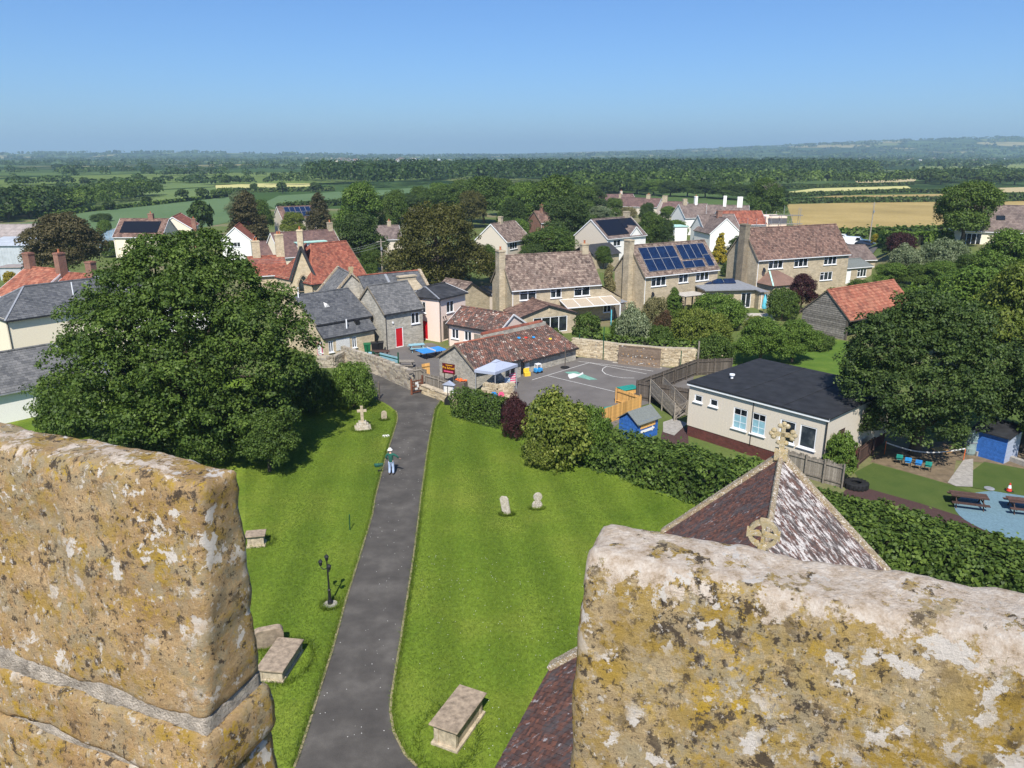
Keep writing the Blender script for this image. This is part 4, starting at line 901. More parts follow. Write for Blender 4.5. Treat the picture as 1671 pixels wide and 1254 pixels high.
# ------------------------------------------------------------------ graves and lamp
def chest_tomb(label, lid, hgt, base_in=.16, lid_t=.12, group='chest tombs'):
    P = [g(x, y, hgt) for x, y in lid]; c = sum(P, Vector())/4; ux = ((P[1]-P[0])+(P[2]-P[3])).normalized(); uy = Vector((-ux.y, ux.x, 0))
    a = ((P[1]-P[0]).length+(P[2]-P[3]).length)/4; d = ((P[3]-P[0]).length+(P[2]-P[1]).length)/4
    t = thing('chest_tomb', label, 'tomb', (c.x, c.y, 0), math.atan2(ux.y, ux.x), group)
    b = B(); b.box(-a, a, -d, d, hgt-lid_t*.55, hgt); b.box(-a+.05, a-.05, -d+.05, d-.05, hgt-lid_t, hgt-lid_t*.55); b.build('lid', 'tomb_stone', t, bevel=.02)
    b = B(); b.box(-a+base_in, a-base_in, -d+base_in, d-base_in, -.05, hgt-lid_t); b.build('chest', 'tomb_side', t)
    for sx in (-1,1):
        for sy in (-1,1): b = B(); x = sx*(a-base_in-.06); y = sy*(d-base_in-.06); b.box(x-.09,x+.09,y-.09,y+.09,-.05,hgt-lid_t-.003); b.build('corner_pilaster', 'tomb_side', t, bevel=.01)
    b = B(); b.box(-a+.04, a-.04, -d+.04, d-.04, -.05, .14); b.build('plinth', 'tomb_side', t, bevel=.02); return t
chest_tomb('tall chest tomb with a flat brown slab right of the path', [(745,1115),(788,1129),(753,1200),(704,1183)], .95)
chest_tomb('low chest tomb with a broad slab beside the left parapet', [(457,1040),(498,1043),(459,1097),(412,1092)], .62, .1, .16)
chest_tomb('small chest tomb half hidden behind the left parapet', [(404,866),(435,863),(432,874),(396,877)], .75, .14, .14)
def slab_stone(name, label, P, ang, prof, th, mat, lean=(0,0), group=None):
    t = thing(name, label, 'gravestone', P, ang, group); n = len(prof); b = B()
    V = [(x,-th/2,z) for x, z in prof]+[(x,th/2,z) for x, z in prof]
    b.add(V, [tuple(range(n)), tuple(range(2*n-1,n-1,-1))]+[((i+1)%n, i, n+i, n+(i+1)%n) for i in range(n)]); o = b.build('slab', mat, t, bevel=.02); t.rotation_euler = (lean[0], lean[1], ang); return t
def arc(cx, cz, r, a0, a1, n): return [(cx+r*math.cos(math.radians(a0+(a1-a0)*i/n)), cz+r*math.sin(math.radians(a0+(a1-a0)*i/n))) for i in range(n+1)]
slab_stone('headstone', 'broad round-topped headstone behind the low tomb at the left parapet', g(440,1055), .35, [(-.62,-.1),(.62,-.1),(.62,.75)]+arc(.36,.75,.26,0,90,5)+arc(-.36,.75,.26,90,180,5)+[(-.62,.75)], .3, 'tomb_stone', (.12,0))
slab_stone('headstone', 'pale leaning headstone on the open lawn', g(827,840), -.5, [(-.26,-.1),(.26,-.1),(.28,.95),(.2,1.1),(-.12,1.14),(-.25,1.02)], .13, 'grave_stone', (-.05,-.24))
slab_stone('headstone', 'pale headstone with a round head on narrow shoulders', g(876,830), .2, [(-.3,-.1),(.3,-.1),(.3,.32),(.22,.46),(.13,.52)]+arc(0,.78,.27,-60,240,12)+[(-.13,.52),(-.22,.46),(-.3,.32)], .14, 'grave_stone', (.06,.05))
slab_stone('headstone', 'small brown headstone in the grass by the stone cross', g(627,686), .3, [(-.22,-.1),(.22,-.1),(.22,.6)]+arc(0,.6,.22,0,180,8), .1, 'tomb_side', (.1,0))
P = g(592,699); t = thing('memorial_cross', 'stone memorial cross on a stepped plinth left of the path', 'cross', P, .25)
for k, (s, z0, z1) in enumerate(((.62,-.05,.12),(.45,.12,.32),(.3,.32,.55))):
    b = B(); b.box(-s,s,-s,s,z0,z1); b.build('step', 'grave_stone', t, bevel=.02)
b = B(); b.obox((0,0,1.05), X, A, Z, .12, .09, .52); b.obox((0,0,1.42), X, A, Z, .36, .085, .1); b.obox((0,0,1.66), X, A, Z, .11, .088, .15); b.build('cross_shaft', 'tomb_side', t, bevel=.02)
P = g(629,714); b = B()
for i in range(9): a = i*.9; rr_ = .05+.016*i; b.lathe([(.01,0),(.02,.05),(.05,.12),(.01,.15)], (P.x+rr_*1.6*math.cos(a), P.y+rr_*math.sin(a), .03), 6)
tag(b.build('flower_posy', 'cloth_white'), 'little clump of white flowers in the grass by the path', 'flowers')
P = g(571,866); b = B(); b.tube([(P.x,P.y,0),(P.x+.03,P.y,1.0)], .03, 6); tag(b.build('stake', 'green_post'), 'thin green stake standing in the left lawn', 'stake')
P = g(539,987); t = thing('lamp_post', 'black three-headed lamp post on the left lawn', 'lamp post', P)
b = B(); b.lathe([(.34,-.02),(.34,.05),(.3,.06)], (0,0,0), 14); b.build('base_slab', 'concrete', t)
b = B(); b.lathe([(.12,.05),(.12,.2),(.08,.3),(.065,.75),(.085,.8),(.045,.85),(.036,1.9),(.055,1.95),(.035,2.0),(.03,2.3)], (0,0,0), 12); b.build('column', 'black_paint', t, smooth=False)
for dx, dy, z in ((0,0,2.3),(-.33,.1,1.98),(.16,-.3,1.98)):
    b = B()
    if z < 2.2: b.tube([(0,0,1.93),(dx*.6,dy*.6,1.84),(dx,dy,1.95)], .022, 6)
    b.lathe([(.02,0),(.05,.03),(.065,.05),(.09,.22),(.115,.24),(.07,.3),(.03,.33),(.012,.38)], (dx,dy,z), 8); h = b.build('lantern', 'black_paint', t)
    q = B(); q.lathe([(.069,.065),(.0925,.21)], (dx*1.001,dy*1.001,z), 6); q.build('lantern_glass', 'glass_dark', h)
# ------------------------------------------------------------------ person trimming the path edge
def skin_mesh(name, joints, edges, mat, parent, sub=2):
    me = bpy.data.meshes.new(name); me.from_pydata([j[:3] for j in joints], edges, []); o = bpy.data.objects.new(name, me); COL.objects.link(o)
    m = o.modifiers.new('skin', 'SKIN'); m.use_smooth_shade = True
    for v, j in zip(me.skin_vertices[0].data, joints): v.radius = (j[3], j[4] if len(j) > 4 else j[3])
    me.skin_vertices[0].data[0].use_root = True
    s = o.modifiers.new('sub', 'SUBSURF'); s.levels = sub; s.render_levels = sub
    dg = bpy.context.evaluated_depsgraph_get(); ev = bpy.data.meshes.new_from_object(o.evaluated_get(dg)); bpy.data.objects.remove(o)
    ev.materials.clear(); ev.materials.append(M[mat]); o = bpy.data.objects.new(name, ev); COL.objects.link(o); o.parent = parent; return o
P = g(639,776); P.z = .045; t = thing('person', 'person in white hat, dark green jumper and pale jeans at the path edge', 'person', P, -.12); pe = t
bd = [(0,0,.98,.12,.1),(0,0,1.2,.13,.1),(0,.02,1.42,.13,.1),(-.02,.04,1.53,.055),(-.05,.1,1.68,.085,.1),(-.2,.03,1.44,.055),(-.33,.02,1.2,.045),(-.26,.2,1.0,.032),(-.24,.28,.97,.03),(.2,.03,1.44,.055),(.42,.02,1.32,.045),(.52,.12,1.14,.032),(.54,.17,1.09,.03),(-.1,0,.92,.085),(-.11,.05,.5,.06),(-.13,-.02,.1,.045),(-.13,.12,.05,.03),(.1,0,.92,.085),(.12,.04,.5,.06),(.12,0,.1,.045),(.12,.14,.05,.03)]
be = [(0,1),(1,2),(2,3),(3,4),(2,5),(5,6),(6,7),(7,8),(2,9),(9,10),(10,11),(11,12),(0,13),(13,14),(14,15),(15,16),(0,17),(17,18),(18,19),(19,20)]
for hx, hy, hzz in ((-.24,.28,.97),(.54,.17,1.09)):
    i0 = 8 if hx < 0 else 12
    for k in range(5):
        n = len(bd); s = (k-2)*.018; bd += [(hx+s*1.2+(.03 if k == 4 else 0), hy+.05, hzz-.02+s*.3, .0095),(hx+s*1.3+(.035 if k == 4 else 0), hy+.08-(.02 if k == 4 else 0), hzz-.06, .008)]; be += [(i0,n),(n,n+1)]
skin_mesh('body', bd, be, 'skin', t)
skin_mesh('jumper', [(0,0,.86,.17,.135),(0,0,1.2,.165,.12),(0,.02,1.44,.155,.11),(-.02,.03,1.51,.07),(-.22,.03,1.44,.08),(-.34,.02,1.2,.068),(-.27,.19,1.02,.05),(.22,.03,1.44,.08),(.43,.02,1.31,.068),(.51,.1,1.16,.05)], [(0,1),(1,2),(2,3),(2,4),(4,5),(5,6),(2,7),(7,8),(8,9)], 'jumper', t)
skin_mesh('trousers', [(0,0,1.02,.145,.115),(-.1,0,.88,.11),(-.115,.05,.5,.085),(-.13,0,.1,.075),(.1,0,.88,.11),(.125,.04,.5,.085),(.12,0,.1,.075)], [(0,1),(1,2),(2,3),(0,4),(4,5),(5,6)], 'jeans', t)
for s in (-.13,.12): skin_mesh('shoe', [(s,-.05,.045,.05,.04),(s,.06,.04,.05,.035),(s,.17,.035,.04,.03)], [(0,1),(1,2)], 'shoe', t)
b = B(); b.lathe([(.175,1.71),(.18,1.725),(.112,1.735),(.108,1.79),(.085,1.84),(.03,1.86)], (-.05,.1,0), 14); b.build('hat', 'cloth_white', t, smooth=True)
b = B(); b.lathe([(.02,-.02),(.017,.02)], (-.05,.195,1.66), 6); b.obox((-.085,.185,1.69), X, A, Z, .014,.006,.008); b.obox((-.015,.185,1.69), X, A, Z, .014,.006,.008); b.obox((-.05,.188,1.615), X, A, Z, .025,.006,.006)
b.build('face', 'skin', t)
for s in (-1,1): b = B(); b.lathe([(.008,-.03),(.02,0),(.008,.03)], (-.05+s*.088,.1,1.67), 6); b.build('ear', 'skin', t)
G = g(620,771); t = thing('edging_shears', 'long-handled edging tool held beside the path', 'garden tool', (G.x,G.y,.03), -.1)
d = Vector((P.x-.2-G.x, P.y+.3-G.y, .98)); b = B(); b.tube([(0,0,.12),tuple(d)], .016, 6); b.build('handle', 'wood_grey', t); b = B(); b.box(-.13,.13,-.02,.02,0,.14); b.build('blade', 'black_paint', t)
G = g(618,762); t = thing('garden_trug', 'small green garden trug lying on the grass by the person', 'trug', (G.x,G.y,.03), .2)
b = B(); b.add([(-.3,-.16,0),(.3,-.16,0),(.3,.16,0),(-.3,.16,0),(-.4,-.24,.2),(.4,-.24,.2),(.4,.24,.2),(-.4,.24,.2),(-.27,-.13,.03),(.27,-.13,.03),(.27,.13,.03),(-.27,.13,.03)], [(3,2,1,0),(0,1,5,4),(1,2,6,5),(2,3,7,6),(3,0,4,7),(8,9,10,11),(4,5,9,8),(5,6,10,9),(6,7,11,10),(7,4,8,11)]); b.build('basket', 'jumper', t); t.scale = (.75,.75,.75)
b = B(); b.tube([(0,-.24,.2),(0,-.15,.36),(0,.15,.36),(0,.24,.2)], .015, 6); b.build('grip', 'black_paint', t)
# ------------------------------------------------------------------ gate, walls and notice boards
WALLA = gpts([(560,590),(590,601),(618,612),(645,624),(671,636)])
rubble_wall('rubble_wall', 'curved grey rubble wall with upright coping stones left of the gate', WALLA, 1.55, .42, seed=3, hs=[1.4,1.45,1.55,1.6,1.6])
rubble_wall('rubble_wall', 'lower rubble wall in front of the slate school hall', gpts([(520,600),(545,600),(562,592)]), 1.2, .4, seed=4, cope=False)
G0, G1 = g(672,645), g(690,641)
t = thing('wooden_gate', 'open brown wooden gate hung with white notices', 'gate', (0,0,0))
for p, h in ((G0,1.45),(G1,1.6)): b = B(); b.box(p.x-.08,p.x+.08,p.y-.08,p.y+.08,0,h); b.build('gate_post', 'wood_gate', t)
d = (G1-G0); d.z = 0; Lg = d.length; d.normalize(); s = Vector((-d.y,d.x,0))
for z in (.2,.45,.7,.95,1.2): b = B(); b.bar(G0+d*.1+Z*z, G1-d*.1+Z*z, .04, .1); b.build('gate_bar', 'wood_gate', t)
for f in (.12,.5,.88): b = B(); b.bar(G0+d*(Lg*f)+s*.03+Z*.12, G0+d*(Lg*f)+s*.03+Z*1.3, .03, .08); b.build('gate_upright', 'wood_gate', t)
for f, z, w, h in ((.45,1.0,.16,.1),(.55,.75,.11,.13),(.4,.5,.14,.08)): b = B(); b.obox(G0+d*(Lg*f)-s*.055+Z*z, d, s, Z, w, .006, h); b.build('notice', 'line_white', t)
t = thing('gate_post', 'dark slim gate post at the bush on the left of the path', 'post', g(619,652)); b = B(); b.box(-.06,.06,-.06,.06,0,1.5); b.lathe([(.09,1.5),(.05,1.6),(.0,1.65)], (0,0,0), 8); b.build('shaft', 'wood_dark', t); b = B(); b.box(-.03,.03,-.03,.35,.15,1.2); b.build('gate_stub', 'wood_gate', t)
t = thing('board_fence', 'tall grey close-boarded screen behind the open gate', 'fence', (0,0,0)); board_fence(t, g(668,634), g(688,631), 1.9, .12, 'wood_grey', seed=2); board_fence(t, g(688,631), g(697,634), 1.75, .12, 'wood_grey', seed=8)
t = thing('fence_screen', 'small orange new wood screen above the grey boards', 'fence', (0,0,0)); board_fence(t, g(689,624), g(702,622), 1.75, .16, 'wood_fresh', seed=3)
LW = gpts([(691,642),(712,650),(737,660)])
lw = rubble_wall('low_wall', 'low tan stone wall right of the gate under a paling fence', LW, .75, .45, 'rubble_cream', cope=False, seed=6)
b = B()
for i in range(2): b.bar(LW[i]+Z*.79, LW[i+1]+Z*.79, .55, .1)
o = b.build('capping', 'tomb_side', lw); o.matrix_parent_inverse = lw.matrix_basis.inverted()
t = thing('paling_fence', 'grey paling fence standing behind the low wall by the gate', 'fence', (0,0,0))
PF = gpts([(695,636),(718,643),(742,652)]); board_fence(t, PF[0], PF[1], 1.55, .13, 'wood_grey', gap=.03, posts=2, seed=4); board_fence(t, PF[1], PF[2], 1.5, .13, 'wood_grey', gap=.03, posts=2, seed=5)
P = g(733,656); t = thing('notice_board', 'pale grey notice board under a little pitched roof by the hedge', 'notice board', P, -.35)
for sx in (-.42,.42): b = B(); b.box(sx-.04,sx+.04,-.04,.04,0,1.35); b.build('leg', 'lead', t)
b = B(); b.box(-.46,.46,-.06,.06,.45,1.55); b.build('case', 'grey_cloth', t); b = B(); b.box(-.4,.4,-.075,-.062,.52,1.45); b.build('board_face', 'line_white', t)
b = B(); b.add([(-.55,-.2,1.52),(.55,-.2,1.52),(0,-.2,1.86),(-.55,.2,1.52),(.55,.2,1.52),(0,.2,1.86)], [(0,1,2),(5,4,3),(0,2,5,3),(1,4,5,2),(0,3,4,1)]); b.build('little_roof', 'grey_cloth', t)
P = g(731,662); t = thing('silhouette_post', 'black cut-out silhouette on a post in front of the notice board', 'silhouette', P, -.1)
b = B(); b.tube([(0,0,0),(0,0,1.75)], .03, 6); b.build('post', 'black_paint', t)
b = B(); pr = [(-.3,.1),(.22,.05),(.34,.3),(.5,.55),(.4,.6),(.26,.5),(.16,.8),(0,.88),(-.16,.72),(-.3,.5)]; n = len(pr); b.add([(x,-.045,z) for x,z in pr]+[(x,.0-.032,z) for x,z in pr], [tuple(range(n)), tuple(range(2*n-1,n-1,-1))]+[((i+1)%n,i,n+i,n+(i+1)%n) for i in range(n)]); b.build('cut_out', 'black_paint', t)
def text_part(txt, size, mat, parent, loc, rot, depth=.01):
    cu = bpy.data.curves.new('lettering', 'FONT'); cu.body = txt; cu.size = size; cu.extrude = depth; cu.align_x = 'CENTER'; cu.align_y = 'CENTER'
    o = bpy.data.objects.new('lettering', cu); COL.objects.link(o); dg = bpy.context.evaluated_depsgraph_get(); me = bpy.data.meshes.new_from_object(o.evaluated_get(dg)); bpy.data.objects.remove(o)
    me.materials.clear(); me.materials.append(M[mat]); o = bpy.data.objects.new('lettering', me); COL.objects.link(o); o.parent = parent; o.location = loc; o.rotation_euler = rot; return o
P = g(733,628); t = thing('school_sign', 'dark red sign with yellow lettering by the barn gable', 'sign', P, -.5)
for sx in (-.5,.5): b = B(); b.box(sx-.035,sx+.035,-.035,.035,0,1.3); b.build('post', 'wood_dark', t)
b = B(); b.box(-.68,.68,-.05,-.02,1.05,2.0); b.build('board', 'sign_red', t)
text_part('Pre School', .3, 'sign_yellow', t, (0,-.055,1.6), (math.pi/2,0,0))
b = B(); b.box(-.3,.42,-.058,-.051,1.83,1.88); b.build('small_line', 'sign_yellow', t)
b = B(); b.box(-.5,.5,-.058,-.051,1.2,1.32); b.build('lower_line', 'toy_pink', t)
P = g(752,640); t = thing('planter_tub', 'dark wooden tub of orange flowers against the barn gable', 'planter', P, -.5); b = B(); b.box(-.55,.55,-.3,.3,0,1.0); b.build('tub', 'wood_dark', t)
b = B(); r = random.Random(2)
for i in range(30): x, y = r.uniform(-.5,.5), r.uniform(-.25,.25); b.lathe([(.02,-.05),(.08,.02),(.02,.08)], (x,y,1.03+r.random()*.12), 5)
b.build('flowers', 'orange', t)
# ------------------------------------------------------------------ school group
# slate hall with a lean-to in front
P, L, an = frame_px((516,529),(605,514),3.6)
t = thing('slate_hall', 'long low school hall with dark slate roof and slate lean-to', 'school', P, an)
block(t, L, 8.6, 3.6, 5.9, 'stone_cream', 'slate', tw=.3, ch=.24, over=.2, gutter='gutter_dark', verge=.1, tint_seed=2)
q = g(538,550,2.35); R_ = Matrix.Rotation(-an, 3, 'Z'); q = R_ @ Vector((q.x-P.x, q.y-P.y, 0)); ly = q.y
b = B(); ops = [(.5,1.05,.7,1.9),(3.3,3.85,.7,1.9)]; panel(b, (0,ly,0), (1,0,0), L*.92, 2.35, ops); panel(b, (0,0,0), (0,-1,0), -ly, 2.35, [(-ly*.3,-ly*.3+.6,.7,1.9)]); b.add([(0,ly,2.35),(0,0,2.35),(0,0,3.35)], [(0,2,1)]); b.build('lean_to_wall', 'stone_cream', t)
for o in ops: window(t, (0,ly,0), (1,0,0), *o, lights=2)
window(t, (0,0,0), (0,-1,0), -ly*.3, -ly*.3+.6, .7, 1.9, lights=1)
b = B(); b.box(1.35,3.0,ly-.05,ly-.015,.75,1.95); b.build('white_board', 'line_white', t)
b = B(); b.box(-.05,-.015,ly+.4,ly+1.4,.3,1.6); b.build('poster', 'toy_pink', t); b = B(); b.box(-.06,-.05,ly+.5,ly+1.3,.4,1.5); b.build('poster_sheet', 'line_white', t)
up = Vector((0,-ly,1.0)); Ls = up.length; up.normalize(); b = B(); b.add([(-.15,ly-.15,2.28),(L*.95,ly-.15,2.28),(L*.95,0,3.4),(-.15,0,3.4),(-.15,ly-.15,2.18),(L*.95,ly-.15,2.18),(L*.95,0,3.3),(-.15,0,3.3)], [(0,1,2,3),(7,6,5,4),(0,4,5,1),(3,7,4,0),(1,5,6,2)]); ro = b.build('lean_to_roof', 'gutter_dark', t)
b = B(); up = Vector((0,-ly+.15,1.12)); Ls = up.length; up.normalize(); tile_slope(b, (-.15,ly-.15,2.28), Vector((1,0,0)), up, [(0,0),(L*.95+.15,0),(L*.95+.15,Ls),(0,Ls)], .3, .24, .015, random.Random(4)); b.build('tiles', 'slate', ro, stuff=True)
b = B(); b.bar((-.1,ly-.2,2.24),(L*.95,ly-.2,2.24),.1,.1); b.build('lean_to_gutter', 'gutter_dark', t)
def hall_z(y): return 3.6+(5.9-3.6)*y/4.3
for x, y, h in ((.4,4.0,1.1),(3.0,-.9,.9)): zz = hall_z(y) if y > 0 else 2.9; b = B(); b.tube([(x,y,zz-.1),(x,y,zz+h)], .07, 8); b.build('vent_pipe', 'pvc', t)
b = B(); zz = hall_z(2.4); b.add([(2.3,2.0,hall_z(2.0)+.05),(2.9,2.0,hall_z(2.0)+.05),(2.6,2.0,hall_z(2.0)+.4),(2.6,2.8,hall_z(2.8)+.04)], [(0,1,2),(1,3,2),(0,2,3)]); b.build('roof_vent', 'line_white', t)
b = B(); zz = 3.1; b.box(4.3,4.75,-.7,-.3,2.5,3.5); b.build('stub_stack', 'black_paint', t)
# porch with pale green arched door
P2 = g(611,557); t = thing('porch', 'small gabled porch with a pale green arched door', 'porch', P2, an-.55)
b = B(); panel(b, (-1.0,0,0), (1,0,0), 2.0, 1.9, [(.55,1.45,.05,1.9)], (1.0,2.9)); panel(b, (1.0,0,0), (0,1,0), 2.4, 1.9); panel(b, (-1.0,2.4,0), (0,-1,0), 2.4, 1.9); b.build('wall', 'stone_cream', t)
b = B(); n = 10; pr = [(-.44,.05),(.44,.05),(.44,1.5)]+arc(0,1.5,.44,15,165,8)+[(-.44,1.5)]; m_ = len(pr); b.add([(x,.03,z) for x,z in pr]+[(x,.09,z) for x,z in pr], [tuple(range(m_)), tuple(range(2*m_-1,m_-1,-1))]+[((i+1)%m_,i,m_+i,m_+(i+1)%m_) for i in range(m_)]); dr = b.build('door', 'pale_green_paint', t); b = B(); b.box(-.16,.16,.015,.028,1.2,1.5); b.build('door_pane', 'pane', dr)
for s in (-1,1):
    b = B(); b.add([(s*1.25,-.2,1.72),(0,-.2,2.98),(0,2.5,2.98),(s*1.25,2.5,1.72),(s*1.25,-.2,1.62),(0,-.2,2.88),(0,2.5,2.88),(s*1.25,2.5,1.62)], [(0,1,2,3),(7,6,5,4),(0,4,5,1),(1,5,6,2),(2,6,7,3),(3,7,4,0)]); b.build('roof_slope', 'slate', t)
    b = B(); b.bar((s*1.27,-.24,1.68),(0,-.24,2.96),.05,.2); b.build('bargeboard', 'white_paint', t)
b = B(); b.lathe([(.04,2.95),(.07,3.1),(.02,3.3)], (0,-.22,0), 6); b.build('finial', 'white_paint', t)
# tall slate hall behind, with coped gables and wide stone stack
def house_r(name, label, R0, R1, rh, he, D, wall, roofm, cat='house', ext=0, **kw):
    a, b_ = g(*R0, rh), g(*R1, rh); d = b_-a; L = d.length+ext; d.normalize(); uy = Vector((-d.y,d.x,0)); o = a-uy*(D/2); o.z = 0
    t = thing(name, label, cat, o, math.atan2(d.y, d.x)); block(t, L, D, he, rh, wall, roofm, **kw); return t, L
t, L = house_r('gabled_hall', 'grey stone gabled hall with mossy coping and slate roof', (573,448), (552,437), 7.2, 3.8, 6.6, 'stone_grey', 'slate_grey', 'school', tw=.3, ch=.24, over=.1, verge=.02, gutter=None, coping='LR', tint_seed=5)
b = B(); b.obox((0,3.3,7.5), X, A, Z, .16,.2,.18); b.obox((0,3.3,7.85), X, A, Z, .1,.28,.2); b.build('gable_finial', 'cross_stone', t)
t, L = house_r('slate_long_hall', 'long slate-roofed hall with red ridge tiles and wide stone stack', (584,451), (684,442), 6.9, 3.9, 8.0, 'stone_grey', 'slate', 'school', tw=.3, ch=.24, over=.15, verge=.02, gutter=None, coping='R', ridgem='roof_red', tint_seed=6)
b = B(); b.box(L*.55,L*.82,2.0,2.7,5.0,6.6); b.box(L*.55-.1,L*.82+.1,1.9,2.8,6.6,6.75); b.add([(L*.45,1.5,5.1),(L*.92,1.5,5.1),(L*.82,1.99,6.2),(L*.55,1.99,6.2)], [(0,1,2,3)]); b.build('stone_stack', 'stone_tan', t)
b = B(); b.bar((L*.42,.05,4.05),(L*.42,3.8,6.86),.3,.1); b.build('lead_flashing', 'lead', t)
# grey stone house with red door
P, L, an4 = frame_px((627,511),(688,497),4.1); an4 = math.radians(43)
t = thing('stone_schoolhouse', 'grey rubble schoolhouse with slate roof and red door', 'school', P, an4)
W3 = [('F', 3.45, 2.35, 1.1, 1.25, 2), ('F', 1.3, .05, 1.0, 2.2, 1, dict(door='red_paint', sill=False, name='door'))]
block(t, 5.0, 5.6, 4.1, 6.6, 'stone_grey', 'slate_grey', tw=.3, ch=.24, over=.2, gutter='gutter_dark', wins=W3, tint_seed=7)
b = B(); b.lathe([(.12,-.04),(.12,.04)], (0,0,0), 10); bo = b.build('alarm_box', 'white_paint', t); bo.location = (1.0,-.06,2.9); bo.rotation_euler = (math.pi/2,0,0)
# pink rendered block, two faces
c0 = g(718,559); cl_ = g(683,553); cr_ = g(757,547)
d1 = (c0-cl_); d2 = (cr_-c0)
an5 = math.atan2(d2.y, d2.x); t = thing('pink_block', 'pink rendered two-storey school block with low dark roof', 'school', c0, an5)
w2 = d2.length; D5 = 4.2
W4 = [('F', 1.3, 3.1, 1.3, 1.3, 2), ('L', 1.2, 3.1, 1.05, 1.3, 2), ('L', 1.0, .05, 1.5, 2.2, 1, dict(door='red_paint', sill=False, mat='render_pink', name='door')), ('F', .6, .05, 1.6, 2.3, 1, dict(door='wood_dark', sill=False, mat='render_pink', name='door'))]
block(t, w2+.4, D5, 5.0, 5.75, 'render_pink', 'slate_dark', tw=.5, ch=.5, over=.25, verge=.2, gutter='gutter_dark', wins=W4, ry=D5*.75, hip=(1.6,0), thick=.006)
for x in (.6, 1.0): b = B(); b.lathe([(.05,0),(.09,.06),(.02,.14)], (x,-.1,2.75), 7); b.build('wall_light', 'black_paint', t)
# pink single storey wing with pantiles
t, L = house('pink_wing', 'low pink school wing with mottled brown pantile roof', (731,527), (814,541), 2.6, 4.9, 4.0, 'render_pink', 'roof_mottle', 'school', tw=.25, ch=.33, wavy=True, gutter='gutter_dark', tint_seed=11, over=.2,
  wins=[('F', .5, .95, 1.0, 1.1, 2), ('F', 2.3, .95, 1.0, 1.1, 2), ('F', 5.4, .05, .9, 1.9, 1, dict(door='sign_red', sill=False, name='door'))])
b = B(); b.box(3.7,4.9,-.06,-.02,.5,1.9); b.build('grey_panel', 'wood_grey', t)
# long barn with two roof pitches
P, L, an6 = frame_px((774,600),(850,583),2.0)
t = thing('tiled_barn', 'long stone barn with lichen-spotted orange and brown pantile roof', 'barn', P, an6)
block(t, L, 5.4, 2.0, 3.6, 'stone_grey', 'roof_mottle', tw=.26, ch=.33, wavy=True, over=.3, verge=.15, gutter='gutter_dark', ridgem='roof_clay', tint_seed=12, wins=[('F', 3.6, .3, 1.3, 1.5, 2, dict(mat='lead'))])
P7, L7, an7 = frame_px((852,589),(940,566.5),1.4); q = Matrix.Rotation(-an6,3,'Z') @ (P7-P)
t2 = thing('tiled_barn_bay', 'far bay of the barn, lean-to pantile roof against an upstand wall', 'barn', P7, an7)
block(t2, L7, 4.6, 1.4, 3.0, 'stone_grey', 'roof_mottle', tw=.26, ch=.33, wavy=True, over=.25, verge=.12, gutter='gutter_dark', tint_seed=13, ry=4.3)
b = B(); b.box(-1.2, L7-.1, 4.2, 4.62, 0, 3.4); b.build('upstand_wall', 'stone_grey', t2); b = B(); n = int((L7+1)/.4)
for i in range(n): b.tint = random.random(); b.tube([(-1.2+i*.4,4.41,3.43),(-.82+i*.4,4.41,3.43)], .2, 7)
b.build('upstand_coping', 'roof_red', t2)
b = B(); b.box(.35,.95,-.05,-.02,.5,1.1); b.build('white_sheet', 'line_white', t2)
for u, v, mt in ((2.6,3.1,'toy_blue'),(3.4,2.9,'toy_red'),(4.3,2.7,'toy_blue'),(5.9,1.9,'toy_yellow')):
    zz = 1.4+(3.0-1.4)*v/4.3+.1; o_ = g(0,600); R_ = Matrix.Rotation(an7,3,'Z'); w_ = P7+R_ @ Vector((u,v,0)); nm = {'toy_blue':'blue','toy_red':'red','toy_yellow':'yellow'}[mt]
    b = B(); b.lathe([(.02,0),(.14,.0),(.17,.02),(.14,.04),(.02,.05)], (0,0,0), 10); o = b.build('frisbee', mt); o.location = (w_.x,w_.y,zz+.02); o.rotation_euler = (.3,-.15,an7); tag(o, {2.6:'leftmost blue toy disc lost on the barn bay roof',3.4:'red toy disc lost on the barn bay roof',4.3:'right-hand blue toy disc lost on the barn bay roof',5.9:'yellow toy disc lost on the barn bay roof'}[u], 'toy')
# gazebo
gz = [g(776,607,2.1), g(808,611,2.1), g(843,598,2.1)]; gz = [Vector((p.x,p.y,0)) for p in gz]; gz.append(gz[0]+gz[2]-gz[1])
c = sum(gz, Vector())/4; t = thing('gazebo', 'pale blue-grey cloth gazebo beside the barn', 'gazebo', c, 0); lo = [p-c for p in gz]
for p in lo: b = B(); b.box(p.x-.04,p.x+.04,p.y-.04,p.y+.04,0,2.1); b.build('leg', 'lead', t)
out = [p*1.06 for p in lo]; b = B(); V = [p+Z*2.05 for p in out]+[p+Z*2.3 for p in out]+[p*.16+Z*2.82 for p in lo]; b.add(V, [(i,(i+1)%4,4+(i+1)%4,4+i) for i in range(4)]+[(4+i,4+(i+1)%4,8+(i+1)%4,8+i) for i in range(4)]); b.build('canopy', 'grey_cloth', t)
b = B(); V = [p*.24+Z*2.82 for p in lo]+[Vector((0,0,3.0))]; b.add(V, [(i,(i+1)%4,4) for i in range(4)]); b.build('vent_cap', 'grey_cloth', t)
tb = {'blue':('toy_blue',.9), 'red':('toy_pink',1.5)}
